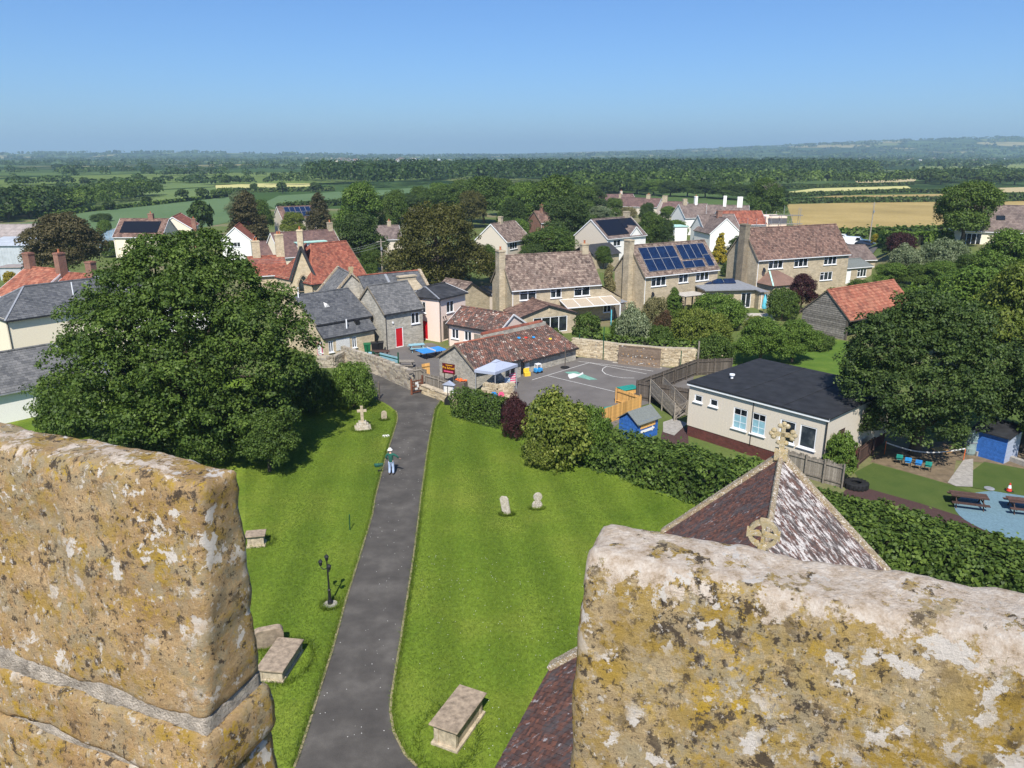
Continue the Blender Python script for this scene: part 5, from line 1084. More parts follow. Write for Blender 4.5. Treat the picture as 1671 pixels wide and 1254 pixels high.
for nm, lab, px, py, w, h, mt in (('banner','pink and white striped banner hung at the gazebo',836,634,.6,.9,'toy_pink'),('banner','bright blue cloth banner hung at the gazebo',828,636,.5,.6,'toy_blue')):
    Pq = g(px, py); t = thing(nm, lab, 'banner', Pq, .35); b = B(); b.box(-w/2,w/2,-.02,.02,.5,.5+h); b.build('cloth', mt, t)
    for k in range(4): b = B(); b.box(-w/2,w/2,-.03,-.022,.6+k*h/4.2,.68+k*h/4.2); b.build('stripe', 'line_white', t)
    for s in (-w/2,w/2): b = B(); b.box(s-.02,s+.02,.022,.06,0,.55+h); b.build('pole', 'lead', t)
rubble_wall('rubble_wall', 'low tan rubble wall below the gazebo', gpts([(790,652),(812,656),(838,652)]), 1.3, .4, 'rubble_cream', seed=9)
for lab, px, mt in (('blue plaque on the rubble wall below the gazebo',806,'blue_panel'),('pink plaque on the rubble wall below the gazebo',818,'toy_pink')):
    Pq = g(px, 659); b = B(); b.lathe([(.02,-.03),(.28,-.03),(.28,.03),(.02,.03)], (0,0,0), 6); o = b.build('plaque', mt); o.location = (Pq.x,Pq.y-.02,.8); o.rotation_euler = (math.pi/2-.1,0,.1); tag(o, lab, 'plaque')
# ------------------------------------------------------------------ school yards
sheet('school_yard', gpts([(570,590),(640,622),(672,636),(735,640),(775,650),(768,590),(705,560),(640,566),(600,575)]), .025, 'tarmac')
sheet('playground', gpts([(775,655),(850,600),(940,583),(1000,588),(1085,600),(1135,606),(1125,640),(1040,665),(1000,700),(860,690)]), .028, 'tarmac')
def line(px, w=.07, mat='line_white', z=.036, name='court_line', closed=False):
    p = gpts(px); b = B()
    for i in range(len(p)-1):
        d = (p[i+1]-p[i]).normalized(); s = Vector((-d.y,d.x,0))*w/2; b.quad(*(q+Z*z for q in (p[i]-s, p[i+1]-s, p[i+1]+s, p[i]+s)))
    o = b.build(name, mat); o['kind'] = 'structure'
line([(868,621),(961.8,592.6)]); line([(943,590.5),(1000,597),(1066,606.5)]); line([(962,593),(1055,611)]); line([(894,614),(1003,640)]); 
line([(991,598),(984,602),(982.6,606),(988,611),(1000.5,615),(1017,617.5),(1035,617.8)])
line([(1000,592),(1080,601.5)], .3, z=.034, mat='paving')
for a in ([(921,608),(940,607),(958,614),(975,620),(962,621),(938,615)],):
    o = sheet('painted_map', gpts(a), .037, 'paint_green')
sheet('painted_map', gpts([(927,612),(936,610),(945,612),(951,608),(952,611),(944,615),(935,618),(930,619),(927,615)]), .041, 'line_white')
# retaining wall with posts and climbing panel behind the playground
rubble_wall('retaining_wall', 'cream rubble wall along the back of the playground', gpts([(934,580),(975,585),(1008,590),(1080,597),(1175,600)]), 1.9, .45, 'rubble_cream', cope=False, seed=12, sw=.34, sh=.16)
Pa, Pb = g(1008.5,594.5), g(1077,601.5); t = thing('climbing_panel', 'brown plank climbing panel dotted with holds against the playground wall', 'panel', (0,0,0))
d = (Pb-Pa); L = d.length; d.normalize(); s = Vector((-d.y,d.x,0)); r = random.Random(4)
for k in range(10): b = B(); b.obox(Pa+d*(L/2)+Z*(.11+k*.2)-s*(.0+.006*(k%2)), d, s, Z, L/2, .03, .096); b.build('plank', 'wood_panel', t)
for i in range(46): b = B(); q = Pa+d*r.uniform(.2,L-.2)+Z*r.choice([r.uniform(.2,.5),r.uniform(.8,1.2),r.uniform(1.5,1.95)])-s*.04; b.obox(q, d, s, Z, .04, .03, .035); b.build('hold', r.choice(['line_white','wood_fresh','concrete']), t)
for k, (px, yb, yt) in enumerate(((945,582,546),(984,588,534),(1110,603,573))):
    P = g(px, yb); b = B(); b.tube([(P.x,P.y,0),(P.x,P.y,zat(px,yt,P))], .05, 7); tag(b.build('green_post', 'green_post'), ['green steel post left of the round clipped tree','tall green steel post by the garden wall','green steel post behind the old board fence'][k], 'post')
P = g(922,601); t = thing('basketball_post', 'thin netball post on a round base beside the barn', 'post', P); b = B(); b.lathe([(.45,0),(.45,.08),(.1,.14)], (0,0,.03), 14); b.build('base', 'rubber', t); b = B(); b.tube([(0,0,.1),(0,0,2.6)], .045, 7); b.build('pole', 'wood_dark', t); b = B(); n = 12; b.tube([(.22*math.cos(i*.524)+.25,.22*math.sin(i*.524),2.5) for i in range(13)], .015, 5); b.build('hoop', 'black_paint', t)
# toys on the yard
P = g(878,609); t = thing('toy_car', 'blue and white ride-on toy car by the barn wall', 'toy car', P, .6)
b = B(); b.box(-.4,.4,-.25,.25,.12,.5); b.build('body', 'toy_blue', t, bevel=.06); b = B(); b.box(-.28,.25,-.22,.22,.86,.95); [b.box(x-.03,x+.03,y-.03,y+.03,.5,.87) for x in (-.25,.22) for y in (-.19,.19)]; b.build('roof', 'toy_white', t, bevel=.03)
for x in (-.25,.25):
    for y in (-.24,.24): b = B(); b.tube([(x,y-.04,.13),(x,y+.04,.13)], .13, 10); b.build('wheel', 'rubber', t)
P = g(860,614); t = thing('toy_box', 'small yellow toy seat by the barn wall', 'toy', P, .4); b = B(); b.box(-.3,.3,-.2,.2,.0,.4); b.box(-.3,.3,.14,.2,.4,.75); b.build('seat', 'toy_yellow', t, bevel=.04)
def picnic(label, P, rz, mat, L=1.6, top='', group='picnic tables', cloth=None, s=1.0):
    t = thing('picnic_table', label, 'picnic table', P, rz, group); hL = L/2*s
    for i in range(5): y = (-.34+i*.17)*s; b = B(); b.box(-hL,hL,y-.075*s,y+.075*s,.70*s,.74*s); b.build('top_plank', mat, t)
    for sy in (-1,1):
        for k in range(2): y = sy*(.62+k*.15)*s; b = B(); b.box(-hL,hL,y-.065*s,y+.065*s,.42*s,.455*s); b.build('seat_plank', mat, t)
    for x in (-hL*.72,hL*.72):
        for sy in (-1,1): b = B(); b.bar((x,sy*.66*s,.0),(x,sy*.22*s,.70*s),.045,.09); b.build('leg', mat, t)
        b = B(); b.bar((x+.05,-.74*s,.38*s),(x+.05,.74*s,.38*s),.045,.09); b.build('crossbar', mat, t)
    return t
picnic('pale blue picnic table in front of the red doors', g(680,573), .35, 'light_blue_table', 1.7)
picnic('pale blue picnic table behind the rubble wall by the bins', g(592,588), .1, 'light_blue_table', 1.9)
picnic('weathered brown picnic table by the dark bins', g(621,584), .05, 'wood_bench', 1.8)
picnic('grey picnic table just behind the gate screen', g(662,601), .0, 'wood_grey', 1.7)
P = g(704,583); t = thing('table_tennis', 'bright blue outdoor table tennis table in the school yard', 'table', P, .62)
for sx in (-1,1): b = B(); b.box(sx*.72-.68,sx*.72+.68,-.9,.9,.74,.79); b.build('top_half', 'blue_cloth', t)
b = B(); b.box(-.012,.012,-.95,.95,.79,.94); b.build('net', 'line_white', t)
for x in (-.9,.9):
    for y in (-.6,.6): b = B(); b.box(x-.04,x+.04,y-.04,y+.04,0,.74); b.build('leg', 'black_paint', t)
for lab, px, py, mt in (('green wheelie bin beside the porch',600,579,'green_plastic'),('black wheelie bin next to the green bin',612,577,'black_paint'),('black wheelie bin nearest the stone corner',621,576,'black_paint')):
    t = thing('wheelie_bin', lab, 'bin', g(px,py), .2, 'bins by the porch'); b = B(); b.add([(-.26,-.3,.08),(.26,-.3,.08),(.26,.3,.08),(-.26,.3,.08),(-.36,-.4,1.15),(.36,-.4,1.15),(.36,.4,1.15),(-.36,.4,1.15)], [(3,2,1,0),(4,5,6,7),(0,1,5,4),(1,2,6,5),(2,3,7,6),(3,0,4,7)]); b.build('body', mt, t, bevel=.03); b = B(); b.box(-.39,.39,-.44,.42,1.15,1.22); b.build('lid', mt, t, bevel=.02)
    for s in (-.24,.24): b = B(); b.tube([(s-.03,.3,.1),(s+.03,.3,.1)], .1, 9); b.build('wheel', 'rubber', t)
# green yard railing with a patterned panel
pr_ = gpts([(601,594),(621,602),(651,610)]); t = thing('green_railing', 'dark green railing posts with a speckled blue panel behind the wall', 'railing', (0,0,0))
for p, h in ((pr_[0],1.9),(pr_[1],1.5),(pr_[0].lerp(pr_[1],.5),1.5),(pr_[2],2.1)): b = B(); b.box(p.x-.06,p.x+.06,p.y-.06,p.y+.06,0,h); b.build('post', 'green_post', t)
b = B(); b.bar(pr_[1]+Z*1.25, pr_[2]+Z*1.25, .04, .8); b.build('panel', 'light_blue_table', t)
for i in range(2): b = B(); b.bar(pr_[i]+Z*1.45+Vector((0,-.06,0)), pr_[i+1]+Z*1.45+Vector((0,-.06,0)), .05, .05); b.build('rail', 'green_post', t)
# ------------------------------------------------------------------ timber fences, shed, portable classroom
F0, F1, F2 = g(1037,652), g(1136,613), g(1123,668)
t = thing('board_fence', 'weathered dark board fence running back from the playground corner', 'fence', (0,0,0)); board_fence(t, F0, F1, 1.65, .15, 'wood_dark', posts=6, seed=11)
t = thing('board_fence', 'weathered dark board fence between playground and classroom', 'fence', (0,0,0)); board_fence(t, F0+Vector((.1,-.1,0)), F2, 1.75, .15, 'wood_dark', posts=4, seed=12)
t = thing('board_fence', 'weathered board fence at the far side of the play deck', 'fence', (0,0,0)); board_fence(t, F1, g(1192,611), 1.6, .15, 'wood_dark', posts=3, seed=13)
for k, (px, yb, yt) in enumerate(((1137,612,557),(1175,601,582))): P = g(px,yb); b = B(); b.box(P.x-.07,P.x+.07,P.y-.07,P.y+.07,0,zat(px,yt,P)); tag(b.build('timber_post', 'wood_grey'), ['tall weathered timber post at the board fence corner','shorter timber post by the garden shrubs'][k], 'post')
T0, T1, T2 = g(1006,658), g(1046,672), g(985,694)
t = thing('new_fence', 'bright new orange board fence by the blue shed', 'fence', (0,0,0)); board_fence(t, T2, T1, 1.35, .15, 'wood_fresh', gap=.02, posts=3, seed=14, rail_side=1); 
t = thing('new_fence', 'bright new orange board fence behind the green sand pit', 'fence', (0,0,0)); board_fence(t, T0, T1, 1.3, .15, 'wood_fresh', gap=.02, posts=2, seed=15)
for lab, px, py in (('green covered sand pit inside the new fence',1004,675),('green covered box beside the dark fence',1025,641)):
    t = thing('sand_pit', lab, 'sand pit', g(px,py), .5, 'green covered boxes'); b = B(); b.box(-.8,.8,-.5,.5,0,.42); b.build('box', 'wood_fresh', t); b = B(); b.box(-.86,.86,-.56,.56,.42,.5); b.build('cover', 'teal_plastic', t, bevel=.02)
P, L, an = frame_px((1041,690),(1081,676),1.55); t = thing('blue_shed', 'bright blue shed with grey felt roof and white arrow', 'shed', P, an)
Ds = 1.75; L = 2.35; b = B()
for k in range(10): z = k*.155; bb = B(); bb.box(0,L,-.012-.008*(k%2),.03,z,z+.153); bb.build('board', 'blue_board' if not (5 <= k <= 8) else 'blue_board', t)
for k in range(10): z = k*.155; bb = B(); bb.box(-.02-.008*(k%2),.02,.0,Ds,z,z+.153); bb.build('board', 'blue_board', t)
b.box(.03,L-.0,.03,Ds,0,1.55); b.add([(0,0,1.55),(0,Ds,1.55),(0,Ds/2,2.15),(L,0,1.55),(L,Ds,1.55),(L,Ds/2,2.15)], [(0,2,1),(3,4,5)]); b.build('carcass', 'blue_board', t)
for k in range(3): bb = B(); bb.box(.3,L-.35,-.05,-.022,.95+k*.16,1.09+k*.16); bb.build('hatch_board', 'wood_fresh', t)
b = B(); b.add([(.3,-.06,.62),(1.6,-.06,.62),(1.6,-.06,.52),(1.95,-.06,.74),(1.6,-.06,.96),(1.6,-.06,.84),(.3,-.06,.84)], [(0,1,2,3,4,5,6)]); b.build('arrow', 'white_paint', t)
for a, c in (((-.2),Ds/2),((Ds+.2),Ds/2)): b = B(); z0 = 1.55-.14; y0 = a; b.add([(-.18,y0,z0),(L+.18,y0,z0),(L+.18,c,2.2),(-.18,c,2.2),(-.18,y0,z0-.05),(L+.18,y0,z0-.05),(L+.18,c,2.15),(-.18,c,2.15)], [(0,1,2,3),(7,6,5,4),(0,4,5,1),(0,3,7,4),(1,5,6,2)]); b.build('roof_slope', 'felt_grey', t)
# ramp and steps of the classroom
R0, R1 = g(1060,660), g(1100,683); t = thing('ramp', 'grey timber ramp with slatted sides leading to the classroom', 'ramp', (0,0,0))
for off in (Vector((0,0,0)), Vector((1.15,.65,0))):
    a = R0+off; c = R1+off
    for k in range(7): b = B(); b.bar(a+Z*(.25+k*.16+.9*(1-0)), c+Z*(.1+k*.16), .03, .12); b.build('slat', 'wood_grey', t)
    for q in (0,.5,1): p = a.lerp(c,q); b = B(); b.box(p.x-.05,p.x+.05,p.y-.05,p.y+.05,0,2.2-.9*q); b.build('post', 'wood_grey', t)
    b = B(); b.bar(a+Z*2.2, c+Z*1.25, .06, .06); b.build('handrail', 'wood_grey', t)
b = B(); o2 = Vector((1.15,.65,0)); b.add([R0+Z*1.0,R1+Z*.1,R1+o2+Z*.1,R0+o2+Z*1.0,R0+Z*.9,R1,R1+o2,R0+o2+Z*.9], [(0,1,2,3),(7,6,5,4),(0,4,5,1),(2,6,7,3)]); b.build('deck', 'wood_grey', t)
t = thing('timber_gate', 'grey diagonal-braced timber gate by the classroom corner', 'gate', (0,0,0)); a, c = g(1100,688), g(1119,678)
for p in (a, c): b = B(); b.box(p.x-.05,p.x+.05,p.y-.05,p.y+.05,0,1.25); b.build('post', 'wood_grey', t)
for z in (.15,.65,1.1): b = B(); b.bar(a+Z*z, c+Z*z, .04, .09); b.build('bar', 'wood_grey', t)
b = B(); b.bar(a+Z*.2+Vector((0,-.05,0)), c+Z*1.05+Vector((0,-.05,0)), .04, .09); b.build('brace', 'wood_grey', t)
sheet('concrete_pad', gpts([(1082,690),(1100,684),(1122,692),(1100,712),(1082,706)]), .05, 'concrete'); sheet('soil_patch', gpts([(1078,716),(1082,700),(1122,698),(1124,730),(1100,735)]), .035, 'rubber_brown')
hp = 4.15; P, L, an = frame_px((1126,625),(1353,684),hp); t = thing('portable_classroom', 'beige portable classroom with flat black felt roof and white windows', 'classroom', P, an)
D = 9.6; sk = .85; b = B()
def fx(px): # local x of a pixel column on the front wall, taken at mid height
    a = ray(px, 0); n = (-math.sin(an), math.cos(an)); 
    best = min(np.arange(0, L, .02), key=lambda s: abs(CX+FPX*(P.x+s*math.cos(an))/((P.y+s*math.sin(an))*CP-(2.4-H)*SP)-px)); return float(best)
wf = [(1132,1145,2.85,3.4,1),(1157,1170,2.85,3.4,1),(1196,1219,1.7,3.25,1),(1226,1249,1.7,3.25,1),(1272,1297,1.75,3.3,1),(1304,1331,1.75,3.3,1)]
ops = []
for x0, x1, z0, z1, l in wf: a = fx(x0); e = fx(x1); ops.append((a, e, z0-sk, z1-sk))
panel(b, (0,0,sk), (1,0,0), L, hp-sk, ops); panel(b, (L,0,sk), (0,1,0), D, hp-sk, [(1.6,2.6,.05,2.1)]); panel(b, (0,D,sk), (0,-1,0), D, hp-sk); panel(b, (L,D,sk), (-1,0,0), L, hp-sk); b.build('wall', 'render_beige', t)
for o in ops: window(t, (0,0,sk), (1,0,0), *o, lights=1)
for o in ops[2:4]:
    for k in range(1,3): b = B(); z = sk+o[2]+(o[3]-o[2])*k/3; b.box(o[0]+.08,o[1]-.08,.05,.075,z-.015,z+.015); b.box((o[0]+o[1])/2-.015,(o[0]+o[1])/2+.015,.046,.072,sk+o[2]+.08,sk+o[3]-.08) if k == 1 else None; b.build('glazing_bar', 'pvc', t)
    b = B(); b.box(o[0]+.09,o[1]-.09,.060,.066,sk+o[2]+.09,sk+o[2]+1.0); b.build('window_paper', 'light_blue_table', t)
window(t, (L,0,sk), (0,1,0), 1.6, 2.6, .05, 2.1, lights=1, door='wood_bench', sill=False, mat='wood_bench', name='door')
b = B(); b.box(.04,L-.04,.04,D-.04,-.05,sk); b.build('skirt', 'brick_dark', t)
b = B(); b.box(-.16,L+.16,-.16,D+.16,hp,hp+.1); b.build('flat_roof', 'felt_black', t); 
for k in (.36,.7): b = B(); b.box(L*k-.04,L*k+.04,-.14,D+.14,hp+.102,hp+.125); b.build('roof_seam', 'felt_black', t)
b = B(); b.box(-.12,L+.12,-.19,-.162,hp-.16,hp+.08); b.build('fascia', 'white_paint', t); b = B(); b.box(-.12,L+.12,-.215,-.192,hp-.02,hp+.12); b.build('gutter', 'gutter_dark', t)
b = B(); b.lathe([(.1,0),(.1,.22),(.2,.24),(.2,.34),(.05,.36)], (1.6,3.0,hp+.1), 12); b.build('roof_vent', 'pvc', t)
b = B(); b.tube([(L*.5,-.05,sk),(L*.5,-.05,hp-.2)], .025, 6); b.build('cable_conduit', 'gutter_dark', t); b = B(); b.tube([(L-.05,-.06,.1),(L-.05,-.06,hp-.1)], .05, 6); b.build('downpipe', 'gutter_dark', t)
b = B(); n = 24
for k in [k for k in range(int(L/.3)) if not any(o[0]-.06 < k*.3 < o[1]+.06 for o in ops)]: b.box(k*.3,k*.3+.012,-.008,.004,sk,hp-.16)
b.build('cladding_ribs', 'render_beige', t)
# ------------------------------------------------------------------ nursery garden at right
sheet('play_turf', gpts([(1394,772),(1424,756.5),(1553,793),(1592,806),(1612,830),(1606,856),(1500,822),(1412,797)]), .034, 'turf')
sheet('rubber_path', gpts([(1380,800),(1412,797),(1500,822),(1606,856),(1640,872),(1560,868),(1460,835),(1370,812)]), .038, 'rubber_brown')
sheet('blue_safety_surface', [ (p.x,p.y) for p in [g(1690,846)+Vector((4.3*math.cos(a),3.6*math.sin(a),0)) for a in np.linspace(0,6.283,40)[:-1]]], .046, 'rubber_blue')
sheet('turf_mound', gpts([(1574,779),(1606,755),(1680,768),(1680,812),(1640,806),(1586,797)]), .05, 'turf')
sheet('bare_soil', gpts([(1420,754),(1440,735),(1530,722),(1690,720),(1690,775),(1606,756),(1560,752),(1553,792)]), .026, 'soil')
sheet('concrete_path', gpts([(1546,789),(1572,752),(1588,750),(1587,796),(1560,795)]), .056, 'concrete')
b = B(); p = gpts([(1590,744),(1620,742),(1680,764)])
for i in range(2): b.bar(p[i]+Z*.18, p[i+1]+Z*.18, .35, .36)
tag(b.build('concrete_kerb', 'concrete'), 'pale curved concrete kerb behind the turf mound', 'kerb')
P = g(1396,796); t = thing('tractor_tyre', 'big black tractor tyre lying by the picket fence', 'tyre', P); b = B()
b.lathe([(.34,.0),(.62,.0),(.72,.06),(.74,.2),(.72,.34),(.62,.4),(.34,.4),(.30,.34),(.4,.3),(.4,.1),(.3,.06)], (0,0,.03), 26); b.build('carcass', 'rubber', t, smooth=False)
for k in range(18): a = k*.349; b = B(); b.obox((.735*math.cos(a),.735*math.sin(a),.23), Vector((math.cos(a),math.sin(a),0)), Vector((-math.sin(a),math.cos(a),0)), Z, .03, .05, .17); b.build('lug', 'rubber', t)
picnic('brown picnic table on the play turf', g(1578,826), -.32, 'wood_bench', 2.0)
picnic('brown picnic table on the blue safety surface', g(1672,836), -.3, 'wood_bench', 2.0)
P = g(1646,803); P.z = .05; t = thing('traffic_cone', 'red and white traffic cone on the turf mound', 'traffic cone', P); b = B(); b.box(-.2,.2,-.2,.2,0,.04); b.build('base', 'rubber', t); b = B(); b.lathe([(.16,.04),(.105,.22)], (0,0,0), 14); b.build('cone', 'toy_red', t); b = B(); b.lathe([(.105,.22),(.065,.42)], (0,0,0), 14); b.build('white_band', 'toy_white', t); b = B(); b.lathe([(.065,.42),(.03,.56)], (0,0,0), 14); b.build('tip', 'toy_red', t)
P = g(1614,799); P.z = .05; b = B(); b.lathe([(.3,0),(.3,.04),(.25,.06)], (0,0,0), 14); o = b.build('stepping_disc', 'lead'); o.location = P; tag(o, 'grey stepping disc on the turf mound', 'disc')
for k, (px, py, mt, nm) in enumerate(((1466,757,'teal_plastic','teal'),(1480,762,'toy_blue','blue'),(1497,766,'blue_panel','deep blue'),(1513,769,'teal_plastic','dark teal'))):
    t = thing('school_chair', '%s child chair in the row on the play turf, %s' % (nm, ['leftmost','second from left','third from left','rightmost'][k]), 'chair', g(px,py), 2.7, 'child chairs')
    b = B(); b.box(-.2,.2,-.2,.2,.36,.39); b.build('seat', mt, t, bevel=.02); b = B(); b.box(-.2,.2,.19,.22,.48,.75); b.build('backrest', mt, t, bevel=.02)
    for x in (-.17,.17):
        for y in (-.17,.19): b = B(); b.tube([(x*1.1,y*1.1,0),(x,y,.37 if y < 0 else .5)], .014, 6); b.build('leg', 'black_paint', t)
for lab, px, py, z0, r, h in (('tall grey water butt by the blue nursery shed',1581,741,0,.42,1.05),('green water butt stacked on the grey one',1583,741,1.06,.38,.75)):
    P = g(px,py); P.z = z0; t = thing('water_butt', lab, 'water butt', P); b = B(); b.lathe([(r*.86,0),(r,h*.15),(r*1.02,h*.5),(r*.98,h*.52),(r*.95,h*.95),(r*1.04,h*.96),(r*1.04,h),(r*.3,h+.03)], (0,0,0), 18); b.build('barrel', 'butt_grey', t, smooth=False); b = B(); b.lathe([(r*1.05,h*.9),(r*1.05,h*.97)], (0,0,0), 18); b.build('rim', 'lead', t)
P = g(1601,739); t = thing('dustbin', 'small ribbed metal dustbin beside the water butts', 'bin', P); b = B(); b.lathe([(.27,0),(.32,.7),(.34,.7),(.34,.74),(.2,.8),(.03,.82)], (0,0,0), 16); b.build('body', 'corrugated', t); 
for k in range(12): a = k*.5236; b = B(); b.bar((.275*math.cos(a),.275*math.sin(a),.03),(.325*math.cos(a),.325*math.sin(a),.68),.025,.02); b.build('rib', 'corrugated', t)
P, L, an = frame_px((1590,700),(1618,706),1.9); t = thing('nursery_shed', 'blue timber shed in the shade of the big right tree', 'shed', P, an-.2)
for k in range(12): b = B(); b.box(0,2.2,-.012-.006*(k%2),.03,k*.155,k*.155+.152); b.build('board', 'blue_board', t)
for k in range(12): b = B(); b.box(2.17,2.212+.006*(k%2),.03,2.0,k*.155,k*.155+.152); b.build('board', 'grey_cloth', t)
b = B(); b.box(.02,2.16,.03,2.0,0,1.9); b.build('carcass', 'blue_board', t); b = B(); b.add([(-.2,-.2,1.86),(2.4,-.2,1.86),(2.4,2.2,2.3),(-.2,2.2,2.3),(-.2,-.2,1.92),(2.4,-.2,1.92),(2.4,2.2,2.36),(-.2,2.2,2.36)], [(3,2,1,0),(4,5,6,7),(0,1,5,4),(1,2,6,5),(2,3,7,6),(3,0,4,7)]); b.build('roof', 'felt_black', t)
P = g(1536,737); t = thing('pallet', 'pale broken pallet lying on the bare soil', 'pallet', P, .3)
for k in range(5): b = B(); b.box(-.5,.5,-.5+k*.22,-.36+k*.22,.08,.11); b.build('slat', 'wood_fresh', t)
for k in range(3): b = B(); b.box(-.48+k*.43,-.38+k*.43,-.5,.52,0,.08); b.build('bearer', 'wood_grey', t)
p0, p1 = g(1443,742), g(1572,752); b = B(); n = 16
for i in range(n):
    a, c = p0.lerp(p1, i/n), p0.lerp(p1, (i+1)/n); sg = lambda f: .9-.5*math.sin(f*math.pi); b.bar(a+Z*sg(i/n), c+Z*sg((i+1)/n), .03, .08)
tag(b.build('barrier_tape', 'line_white'), 'sagging white barrier tape across the bare soil', 'tape')
for k, px in enumerate((1443,1572)): P = g(px,[742,752][k]); b = B(); b.tube([(P.x,P.y,0),(P.x,P.y,1.0)], .025, 6); tag(b.build('tape_stake', 'orange'), ['stake holding the left end of the barrier tape','stake holding the barrier tape by the concrete path'][k], 'stake')
t = thing('picket_fence', 'old grey board fence with uneven tops by the chancel gable', 'fence', (0,0,0)); board_fence(t, g(1284,772), g(1374,797), 1.6, .14, 'wood_grey', jit=.09, seed=21, posts=4); 
t = thing('picket_fence', 'short brown board fence between classroom bush and turf', 'fence', (0,0,0)); board_fence(t, g(1396,764), g(1420,744), 1.35, .14, 'wood_bench', seed=22, posts=2)
# ------------------------------------------------------------------ houses
def into(t, P):
    return Matrix.Rotation(-t.rotation_euler.z, 3, 'Z') @ Vector((P.x-t.location.x, P.y-t.location.y, 0))
def block_at(t, loc, rz, *a, **k):
    before = set(t.children); block(t, *a, **k); T = Matrix.Translation(loc) @ Matrix.Rotation(rz, 4, 'Z')
    for c in t.children:
        if c not in before: c.matrix_local = T @ c.matrix_local
def wfr(L, fr, z, h, lights=2, side='F', **kw): return [(side, L*a, z, L*(c-a), h, lights, kw) for a, c in fr]
# house with the tan roof
P, L, an = frame_px((835,471),(979,461),4.9); t = thing('stone_house', 'tan stone house with plain brown tile roof and front sunroom', 'house', P, an)
block(t, L, 6.6, 4.9, 8.35, 'stone_tan', 'roof_brown', tw=.33, ch=.3, over=.25, tint_seed=21, thick=.03, wins=wfr(L, [(.087,.27)], 3.35, 1.25, 2, trans=.99)+wfr(L, [(.43,.555)], 3.35, 1.25, 2, trans=.5)+wfr(L, [(.70,.885)], 3.35, 1.25, 2, trans=.66))
chimney(t, -.42, 2.6, 0, 9.2, .8, 1.25, 'stone_tan', 1); chimney(t, L-.6, 3.3, 7.6, 9.4, .9, .7, 'stone_tan', 1)
q0 = into(t, g(847,515,2.5)); q1 = into(t, g(940,509,2.5)); we = q1.x-q0.x; de = -min(q0.y,q1.y)
block_at(t, (q0.x+we, -de, 0), math.pi/2, de-.02, we, 2.4, 3.5, 'stone_tan', 'roof_rust', tw=.3, ch=.35, over=.25, verge=.15, gutter=None, sides='LFK', wins=[('L', we*.22, .3, we*.62, 1.85, 4, dict(sill=False))])
b = B(); b.box(q0.x+we*.5-.15,q0.x+we*.5+.15,-de-.03,-de-.004,2.75,3.15); b.build('gable_slit', 'stone_cream', t)
b = B(); b.add([(L,.03,0),(L+3.1,.03,0),(L+3.1,.03,2.7),(L,.03,4.5),(L,5,0),(L+3.1,5,0),(L+3.1,5,2.7),(L,5,4.5)], [(0,1,2,3),(1,5,6,2),(5,4,7,6),(3,2,6,7)]); b.build('side_wing', 'stone_tan', t)
b = B(); b.add([(L,-.12,4.62),(L+3.3,-.12,2.72),(L+3.3,5.1,2.72),(L,5.1,4.62)], [(0,1,2,3)]); b.build('side_wing_roof', 'roof_brown', t)
window(t, (L,.0,0), (1,0,0), .6, 1.7, 1.0, 2.2, lights=2, rev=.04)
t3 = t; b = B(); x0 = q1.x+.1; x1 = L+1.7
for i in range(5): x = x0+(x1-x0)*i/4; b.bar((x,-.05,3.05),(x,-2.3,2.45),.06,.1)
b.bar((x0,-2.3,2.45),(x1,-2.3,2.45),.08,.12); b.bar((x0,-.05,3.05),(x1,-.05,3.05),.08,.12); b.box(x1-.06,x1+.06,-2.36,-2.24,0,2.4); b.build('canopy_frame', 'pvc', t)
b = B(); b.add([(x0,-2.3,2.47),(x1,-2.3,2.47),(x1,-.06,3.07),(x0,-.06,3.07)], [(0,1,2,3)]); b.build('canopy_panels', 'gravel', t)
P = g(997,531); t = thing('clothes_post', 'sky blue clothes post on the lawn below the stone house', 'post', P); b = B(); b.tube([(0,0,0),(0,0,zat(997,506,P))], .07, 8); b.build('pole', 'sky_blue_paint', t); b = B(); b.box(-.05,.05,-.05,.05,0,.12); b.build('socket', 'concrete', t)
P, L, an = frame_px((868,470),(869,469),0.1)
# house with solar panels
P, L, an = frame_px((1052,449),(1172,437),4.9); t = thing('solar_house', 'tan stone house with two rows of blue solar panels on its roof', 'house', P, an)
block(t, L, 6.4, 4.9, 8.4, 'stone_tan', 'roof_brown', tw=.33, ch=.3, over=.25, tint_seed=22, thick=.03, wins=wfr(L, [(.09,.285)], 3.2, 1.3, 3, trans=.4)+wfr(L, [(.455,.585)], 3.3, 1.2, 2, trans=.5)+wfr(L, [(.69,.875)], 3.3, 1.25, 3, trans=.4))
chimney(t, -.42, 3.0, 0, 9.3, .8, 1.2, 'stone_tan', 0)
sl_ = math.hypot(3.2, 3.5); c = []
for i in range(4):
    for j in range(2): c.append((.9+i*1.55, .9+i*1.55+1.5, .35+j*1.95, .35+j*1.95+1.9))
c += [(7.6+i*1.3, 7.6+i*1.3+1.24, 1.75, 4.2) for i in range(3)]+[(7.3+i*1.9, 7.3+i*1.9+1.84, .35, 1.5) for i in range(2)]+[(11.5,12.7,2.3,4.2),(11.6,12.8,.35,2.2)]
solar(t, (0,0), L, 6.4, 4.9, 8.4, c)
b = B(); b.lathe([(.02,0),(.28,.06),(.34,.12)], (0,0,0), 12); o = b.build('satellite_dish', 'black_paint', t); o.location = (1.3,-.25,2.2); o.rotation_euler = (1.2,0,.3)
